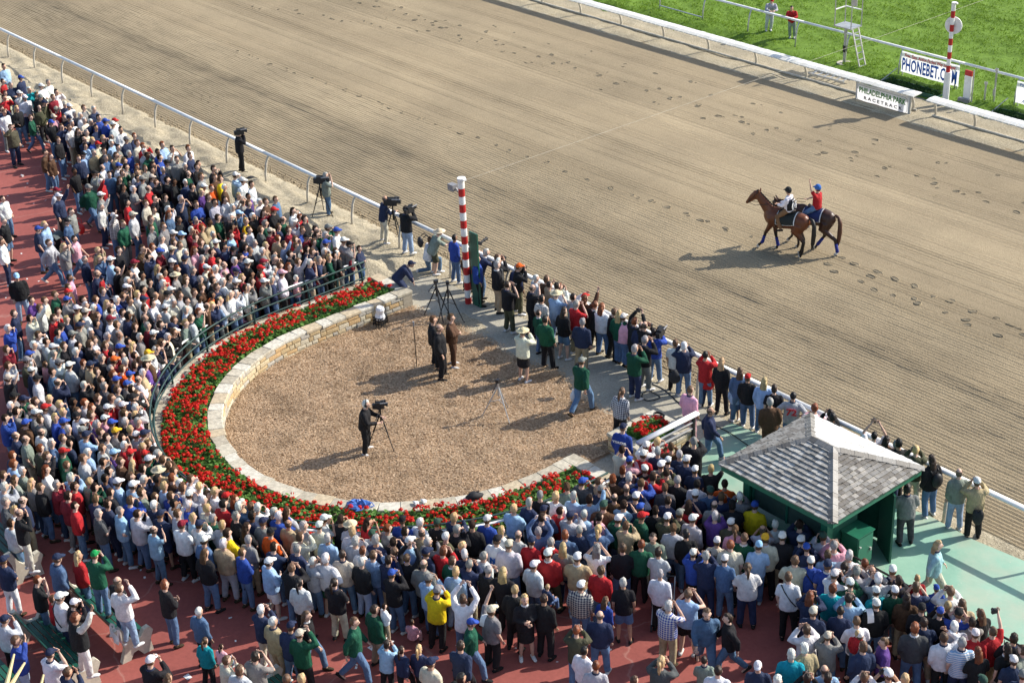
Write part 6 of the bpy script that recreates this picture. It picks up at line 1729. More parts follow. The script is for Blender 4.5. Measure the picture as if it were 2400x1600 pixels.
(-19.45,20.83,0.00,-2.24,1.023,'w','B','d','j',0,'l','cloth',1.11,1,'person in dark blue shirt and blue jeans, brown hair, walking, in the lower middle crowd'),
(-15.04,24.32,0.00,0.60,0.986,'t','cw','r','n',2,'l','cloth',1.02,1,'person in red and black jacket, white cap, at the black fence'),
(-24.44,14.92,0.00,-0.75,1.021,'w','B','gn','j',0,'l','cloth',1.00,0,'person in dark green sweatshirt and blue jeans, brown hair, walking, in the lower middle crowd'),
(-20.16,20.39,0.00,0.28,0.981,'c','W','b','kh',2,'s','plaid',1.12,1,'person in blue plaid shirt and khaki trousers, white hair, in the lower middle crowd'),
(-17.79,22.50,0.00,0.48,1.011,'s','cc','n','n',2,'l','cloth',1.06,0,'person in navy top, cream cap, in the lower right crowd'),
(-14.46,24.79,0.00,0.80,1.017,'f','D','k','kh',0,'l','cloth',1.06,1,'person in black top, dark hair, right of the person in royal blue jersey'),
(-25.25,13.80,0.00,0.45,1.013,'s','cn','n','j',3,'l','cloth',1.01,0,'person in navy jacket and blue jeans, navy cap, near the benches'),
(-14.84,24.66,0.00,1.17,0.991,'o','B','r','kh',1,'s','cloth',1.07,0,'person in red top, brown hair, one arm raised, at the black fence'),
(-15.96,23.99,0.00,0.78,0.981,'f','D','n','kh',0,'s','cloth',1.03,0,'person in navy T-shirt and khaki trousers, dark hair, in the crowd before the kiosk'),
(-15.44,24.33,0.00,0.97,1.004,'s','W','lg','d',0,'l','cloth',1.09,1,'person in pale grey top, white hair, nearer than the person in royal blue jersey'),
(-17.50,22.97,0.00,0.61,0.971,'s','D','n','j',0,'l','cloth',0.99,0,'person in navy and light blue sweater and blue jeans, dark hair'),
(-27.30,9.54,0.00,0.10,0.989,'c','B','n','j',3,'l','cloth',1.03,0,'person in navy top and blue jeans, brown hair, hands at face, near the benches'),
(-22.48,18.25,0.00,-2.04,1.021,'f','Yl','k','ksk',0,'l','cloth',0.95,1,'person in black coat and black skirt, long blonde hair, in the lower middle crowd'),
(-20.09,20.97,0.00,0.40,1.018,'c','B','lb','ks',0,'n','cloth',1.12,0,'person in pale blue sleeveless shirt and black shorts, brown hair, in the lower middle crowd'),
(-15.32,24.72,0.00,0.92,0.966,'c','D','g','k',0,'l','cloth',0.99,1,'person in grey top, dark hair, at the black fence'),
(-23.43,17.22,0.00,0.55,1.007,'u','B','w','j',1,'l','cloth',1.01,0,'person in white sweatshirt and blue jeans, brown hair, in the lower middle crowd'),
(-25.68,13.77,0.00,0.03,0.980,'s','W','t','t',2,'l','cloth',1.13,1,'person in long tan coat and tan trousers, white hair, near the benches'),
(-21.52,19.71,0.00,0.23,0.835,'s','Bl','b','b',0,'l','cloth',0.97,1,'small person in blue top and blue trousers, long brown hair, in the lower middle crowd'),
(-16.02,24.40,0.00,0.58,0.991,'c','cb','k','j',1,'l','cloth',0.95,1,'person in black top and blue jeans, blue cap, at the black fence'),
(-18.18,22.84,0.00,0.47,1.010,'c','Rl','n','j',0,'l','cloth',1.02,0,'person in navy top, long auburn hair, in the crowd before the kiosk'),
(-17.51,23.37,0.00,0.55,1.007,'c','D','lb','j',1,'l','cloth',1.10,1,'person in pale blue top, dark hair, in the crowd before the kiosk'),
(-25.42,14.39,0.00,-0.75,1.028,'w','Bl','k','j',0,'s','cloth',0.98,1,'person in black T-shirt and blue jeans, long brown hair, walking, in the lower middle crowd'),
(-15.71,24.64,0.00,0.53,1.017,'c','ck','b','n',1,'s','cloth',1.09,1,'person in royal blue jersey, black cap, hands at face, at the black fence'),
(-26.50,12.38,0.00,0.39,0.813,'s','Bp','tq','k',0,'l','cloth',0.97,0,'small person in turquoise hooded top and black trousers, brown ponytail, near the benches'),
(-22.88,18.25,0.00,0.48,1.025,'s','Y','k','k',1,'l','cloth',1.02,1,'person in black top and black trousers, blonde hair, in the lower middle crowd'),
(-17.15,23.73,0.00,0.89,0.982,'s','cw','k','j',1,'l','cloth',1.07,0,'person in black shirt with white towel over shoulder and blue jeans, white cap'),
(-16.40,24.30,0.00,0.59,0.978,'t','ck','k','k',0,'l','cloth',1.03,0,'person in black jersey with white number and black trousers, black cap, at the black fence'),
(-15.36,25.11,0.00,1.29,1.007,'f','Bl','k','k',3,'l','cloth',1.02,0,'person in black top, long brown hair, at the black fence'),
(-22.05,19.51,0.00,0.53,0.979,'s','cw','c','j',2,'l','plaid',1.11,1,'person in white and grey plaid shirt and blue jeans, white cap'),
(-24.14,16.97,0.00,0.49,0.991,'c','cg','y','k',0,'l','cloth',1.10,1,'person in bright yellow hooded jacket and black trousers, grey cap, in the lower middle crowd'),
(-16.08,24.79,0.00,0.61,0.970,'s','Y','w','j',3,'l','cloth',1.02,0,'person in white top, blonde hair, at the black fence'),
(-16.78,24.34,0.00,0.68,0.998,'s','Dl','br','kh',2,'l','cloth',0.99,0,'person in brown top, long dark hair, at the black fence'),
(-15.75,25.04,0.00,0.80,0.990,'f','Bl','t','d',0,'l','cloth',1.04,0,'person in tan top, long brown hair, at the black fence'),
(-26.21,13.78,0.00,0.37,1.008,'c','W','n','c',1,'l','cloth',0.99,0,'person in navy track jacket and cream trousers, white hair, hands at face, near the benches'),
(-28.08,9.55,0.00,0.32,1.006,'c','cn','w','khs',0,'s','cloth',1.06,0,'person in white T-shirt and khaki shorts, navy cap, hands at face, near the benches'),
(-17.39,24.05,0.00,1.10,0.976,'s','cw','tq','n',1,'l','cloth',0.96,0,'person in turquoise top, white cap, at the black fence'),
(-18.16,23.49,0.00,0.57,0.996,'s','R','tq','w',0,'l','cloth',1.09,1,'person in turquoise top and white trousers, auburn hair, in the crowd before the kiosk'),
(-17.16,24.37,0.00,0.82,0.995,'s','cw','gn','g',2,'s','cloth',0.97,1,'person in dark green top, white cap, at the black fence'),
(-16.73,24.74,0.00,0.64,1.011,'c','B','n','j',1,'s','cloth',0.99,0,'person in navy top, brown hair, hands at face, at the black fence'),
(-21.11,21.13,0.00,0.51,1.003,'s','G','w','k',2,'l','cloth',0.95,1,'person in white sweater with navy sleeve bands and black trousers, grey hair'),
(-17.94,23.93,0.00,0.86,0.978,'c','cw','gn','j',0,'l','cloth',1.08,1,'person in dark green jacket, white cap, in the crowd before the kiosk'),
(-16.25,25.15,0.00,0.80,1.011,'c','B','w','k',0,'l','cloth',1.12,1,'person in white top, brown hair, at the black fence'),
(-23.53,18.59,0.00,0.40,1.012,'s','Yl','k','k',0,'l','cloth',1.09,0,'person in black top and black trousers, long blonde hair, in the lower middle crowd'),
(-24.60,17.23,0.00,0.22,0.968,'c','cg','lb','j',2,'l','cloth',1.10,1,'person in pale blue top and blue jeans, grey cap, in the lower middle crowd'),
(-22.18,20.27,0.00,0.33,0.975,'s','B','r','j',3,'l','cloth',1.11,1,'person in red sweater and blue jeans, brown hair, in the lower middle crowd'),
(-27.24,12.75,0.00,0.23,0.971,'s','W','d','k',2,'l','cloth',0.99,0,'person in blue shirt and black trousers, white hair, near the benches'),
(-18.33,23.85,0.00,0.11,1.023,'c','cw','w','n',2,'l','cloth',1.04,1,'person in white top, white cap, hands at face, in the crowd before the kiosk'),
(-17.54,24.47,0.00,0.91,1.008,'c','W','lg','j',1,'l','cloth',1.14,1,'person in pale grey top, white hair left of the black jersey with white number'),
(-19.87,22.67,0.00,0.85,0.995,'f','Bp','w','n',0,'s','cloth',1.12,1,'person in white top and navy trousers, brown ponytail, in the crowd before the kiosk'),
(-23.96,18.32,0.00,0.18,0.971,'c','G','k','k',1,'l','cloth',1.11,0,'person in black and red jacket and black trousers, grey hair, in the lower middle crowd'),
(-17.22,24.76,0.00,1.10,0.983,'c','D','k','j',0,'l','cloth',0.99,0,'person in black top, dark hair, hands at face, at the black fence'),
(-25.22,16.69,0.00,0.21,0.997,'c','cb','k','j',3,'l','cloth',0.99,0,'person in black jacket and blue jeans, blue cap, in the lower middle crowd'),
(-25.95,15.57,0.00,0.40,0.986,'f','Dp','k','c',1,'s','cloth',1.07,0,'person in black T-shirt and cream trousers, dark ponytail, arms folded, in the lower middle crowd'),
(-18.02,24.32,0.00,0.70,1.021,'c','G','lg','j',1,'l','cloth',1.04,0,'person in pale grey top, grey hair, at the black fence'),
(-23.38,19.32,0.00,0.11,0.982,'s','cw','w','j',2,'l','cloth',1.05,0,'person in white jacket and blue jeans, white cap, in the lower middle crowd'),
(-16.73,25.36,0.00,0.86,0.790,'s','cb','b','kh',1,'l','cloth',0.97,0,'small person in blue top, blue cap, at the black fence'),
(-20.73,22.23,0.00,0.76,1.022,'c','G','n','n',0,'l','cloth',0.96,1,'person in navy jacket and navy trousers, grey hair, in the lower middle crowd'),
(-20.41,22.52,0.00,0.48,1.000,'s','cw','d','j',1,'s','cloth',0.98,0,'person in teal blue shirt and blue jeans, white cap, in the crowd before the kiosk'),
(-22.81,20.13,0.00,0.67,1.010,'f','cw','t','lb',2,'l','cloth',1.12,0,'person in beige sweater and pale jeans, white cap, in the lower middle crowd'),
(-24.44,18.15,0.00,0.35,0.989,'c','G','n','kh',2,'l','cloth',1.05,0,'person in navy top, grey hair, in the lower middle crowd'),
(-26.51,14.98,0.00,0.53,0.986,'s','Kp','w','k',1,'l','cloth',0.97,0,'person in white jacket and black trousers, black ponytail, in the lower middle crowd'),
(-29.03,9.24,0.00,-0.40,1.028,'h','B','b','lb',2,'l','cloth',1.07,0,'person in bright blue jacket and pale jeans, brown hair, shading the eyes, near the benches'),
(-25.03,17.38,0.00,0.43,1.013,'s','S','g','k',0,'l','cloth',1.10,1,'person in grey top and black trousers, balding head, in the lower middle crowd'),
(-18.70,24.06,0.00,0.66,0.996,'s','cn','b','k',0,'s','cloth',1.14,0,'person in blue top, navy cap, at the black fence'),
(-17.89,24.69,0.00,1.07,0.979,'c','S','n','g',2,'l','cloth',0.99,0,'person in navy top, balding head, at the black fence'),
(-17.58,24.93,0.00,0.68,1.017,'t','cw','n','d',2,'s','cloth',1.01,0,'person in navy top, white cap, just beyond the person in black jersey with white number'),
(-18.41,24.32,0.00,0.71,0.987,'s','D','k','j',1,'l','cloth',1.11,1,'person in black top, dark hair, just beyond the person in navy and light blue sweater'),
(-19.39,23.65,0.00,0.70,1.005,'f','B','c','k',1,'l','cloth',1.11,1,'person in cream top, brown hair, in the crowd before the kiosk'),
(-17.21,25.33,0.00,0.84,0.782,'s','Y','r','kh',1,'s','cloth',0.97,0,'small person in red top, blonde hair, at the black fence'),
(-24.80,17.98,0.00,0.08,1.003,'s','B','gn','j',1,'l','cloth',1.00,0,'person in green sweatshirt, brown hair, in the lower middle crowd'),
(-23.36,19.82,0.00,0.48,1.021,'s','cw','r','ol',0,'l','cloth',1.13,0,'person in rust red sweatshirt and olive trousers, white cap, in the lower middle crowd'),
(-21.69,21.67,0.00,0.41,0.980,'f','D','lg','k',3,'s','cloth',0.99,0,'person in grey T-shirt and black trousers, dark hair, arms folded, in the lower middle crowd'),
(-21.12,22.28,0.00,0.49,0.979,'c','cw','b','ks',0,'l','cloth',0.96,1,'person in royal blue jacket and black shorts, white cap, in the lower middle crowd'),
(-24.39,18.67,0.00,0.11,0.986,'t','G','w','j',0,'l','cloth',1.10,1,'person in white top, grey hair, in the lower middle crowd'),
(-18.28,24.73,0.00,1.12,0.968,'s','R','n','g',0,'s','cloth',1.05,1,'person in navy top, auburn hair, at the black fence'),
(-25.80,16.88,0.00,0.20,1.004,'c','D','n','kh',2,'l','cloth',0.97,1,'person in navy top, dark hair, hands at face, in the lower middle crowd'),
(-25.55,17.26,0.00,0.26,0.990,'u','B','k','j',1,'l','cloth',1.02,0,'person in black top and blue jeans, brown hair, in the lower middle crowd'),
(-22.83,20.72,0.00,0.65,0.997,'c','Gl','w','g',0,'s','cloth',1.09,1,'person in white T-shirt, long grey hair, hands at face, in the lower middle crowd'),
(-24.72,18.44,0.00,0.64,1.003,'t','W','n','j',2,'l','cloth',0.97,0,'person in navy top, white hair, in the lower middle crowd'),
(-23.30,20.21,0.00,0.55,1.014,'s','Yl','g','n',0,'l','cloth',1.01,0,'person in grey top, long blonde hair, in the lower middle crowd'),
(-19.00,24.32,0.00,0.82,0.969,'s','B','lb','n',2,'s','cloth',1.03,1,'person in pale blue top, brown hair, at the black fence'),
(-22.46,21.18,0.00,0.90,0.965,'t','B','k','j',0,'l','cloth',1.09,0,'person in black track jacket and blue jeans, brown hair, in the lower middle crowd'),
(-18.68,24.61,0.00,0.72,1.018,'s','W','w','kh',0,'l','cloth',1.06,1,'person in white top, white hair, at the black fence'),
(-26.18,16.42,0.00,0.21,0.998,'s','W','k','lb',0,'l','cloth',0.99,1,'person in black jacket and pale jeans, white hair, in the lower middle crowd'),
(-20.72,22.95,0.00,0.80,1.009,'s','R','c','k',1,'s','cloth',1.13,1,'person in cream top, auburn hair, in the crowd before the kiosk'),
(-22.24,21.53,0.00,0.75,1.020,'f','R','gn','k',0,'l','cloth',1.01,0,'person in green jacket and black trousers, auburn hair, in the lower middle crowd'),
(-25.19,18.02,0.00,0.21,0.999,'c','R','r','kh',0,'l','cloth',1.08,1,'person in red top, auburn hair, in the front rows behind the flower bed'),
(-24.25,19.30,0.00,0.62,1.011,'s','cc','w','j',2,'l','cloth',1.11,0,'person in white top, cream cap, in the lower middle crowd'),
(-27.07,15.12,0.00,0.50,1.004,'c','B','k','j',2,'l','cloth',1.08,1,'person in black top, brown hair, hands at face, in the lower left crowd'),
(-20.33,23.42,0.00,0.71,1.016,'t','clb','lb','j',0,'s','cloth',0.97,0,'person in pale blue top and blue jeans, light blue cap'),
(-19.38,24.21,0.00,0.76,1.012,'c','cb','n','k',0,'l','cloth',0.96,0,'person in navy top, blue cap, hands at face, at the black fence'),
(-25.50,17.75,0.00,0.08,0.989,'t','cn','n','j',2,'s','cloth',1.14,0,'person in navy T-shirt, navy cap, in the front rows behind the flower bed'),
(-24.03,19.74,0.00,0.39,1.000,'s','cn','r','k',0,'l','cloth',0.97,0,'person in red sweatshirt, navy cap, in the lower middle crowd'),
(-23.70,20.17,0.00,0.37,0.966,'s','G','r','kh',0,'l','cloth',1.08,1,'person in red top, grey hair, in the lower middle crowd'),
(-26.19,16.84,0.00,0.20,0.969,'c','B','lb','j',1,'l','cloth',1.09,0,'person in pale blue top and blue jeans, brown hair'),
(-26.77,15.92,0.00,0.35,1.007,'a','W','w','gns',2,'l','cloth',1.14,0,'person in white sweatshirt and green shorts, white hair, in the lower middle crowd'),
(-21.12,22.92,0.00,0.64,0.989,'s','cw','c','k',3,'l','cloth',0.96,1,'person in cream top with black backpack and black trousers, white cap'),
(-25.97,17.25,0.00,0.39,0.983,'f','B','b','n',2,'s','cloth',1.07,1,'person in blue top, brown hair, in the front rows behind the flower bed'),
(-19.06,24.73,0.00,0.66,1.028,'c','G','p','k',0,'l','cloth',1.06,1,'person in pink top, grey hair, at the black fence'),
(-26.64,16.29,0.00,0.60,1.008,'s','D','c','j',0,'l','cloth',0.98,0,'person in cream top, dark hair, in the front rows behind the flower bed'),
(-20.74,23.35,0.00,0.46,1.020,'t','B','gn','n',1,'s','cloth',1.07,1,'person in dark green top, brown hair, in the crowd before the kiosk'),
(-25.19,18.52,0.00,-0.08,0.967,'t','Y','k','j',0,'l','cloth',1.11,1,'person in black top, blonde hair, in the front rows behind the flower bed'),
(-24.68,19.19,0.00,0.37,1.027,'s','ck','w','k',2,'s','cloth',1.05,0,'person in white T-shirt with dark monogram, black cap'),
(-20.30,23.81,0.00,0.65,1.001,'s','cy','c','k',1,'l','cloth',1.10,1,'person in cream sweater and black trousers, yellow cap, in the crowd before the kiosk'),
(-22.23,22.05,0.00,-2.60,0.975,'f','D','gg','kh',2,'l','cloth',1.10,0,'person in grey-green top, dark hair, arms folded, in the lower middle crowd'),
(-19.76,24.30,0.00,0.54,0.990,'f','cw','n','g',1,'l','cloth',1.11,1,'person in navy top, white cap, right of the person in cream sweater'),
(-29.43,10.75,0.00,-0.12,0.990,'c','cw','k','ks',0,'l','cloth',0.97,0,'person in black top and black shorts, white cap, hands at face, near the benches'),
(-27.11,15.72,0.00,-0.08,0.969,'c','W','lg','j',0,'s','cloth',1.03,0,'person in pale grey top, white hair, in the lower middle crowd'),
(-24.43,19.66,0.00,0.37,1.026,'s','S','lg','k',0,'s','cloth',0.97,1,'person in pale grey top, balding head, in the front rows behind the flower bed'),
(-26.57,16.68,0.00,0.24,0.973,'s','R','w','n',0,'l','cloth',0.98,0,'person in white top, auburn hair, in the front rows behind the flower bed'),
(-29.12,11.71,0.30,0.17,0.981,'s','S','k','j',0,'s','cloth',1.05,1,'person in black vest over white shirt and blue jeans, balding head, near the benches'),
(-21.77,22.66,0.00,0.81,0.975,'s','K','k','j',3,'l','cloth',0.98,0,'person in black top, black hair, in the crowd before the kiosk'),
(-20.12,24.14,0.00,0.64,1.026,'s','cw','k','kh',0,'l','cloth',1.06,1,'person in black top, white cap, in the crowd before the kiosk'),
(-23.75,20.59,0.00,0.63,0.983,'f','R','d','j',1,'l','cloth',1.07,0,'person in denim blue top, auburn hair, in the lower middle crowd'),
(-27.69,14.90,0.00,-0.10,0.993,'f','cw','lb','ws',1,'l','cloth',1.10,0,'person in pale blue shirt and white shorts, white cap, in the lower left crowd'),
(-30.03,9.38,0.00,0.22,0.972,'c','cn','lg','k',2,'l','cloth',1.05,1,'person in pale grey sweater and black trousers, navy cap, hands at face, near the benches'),
]
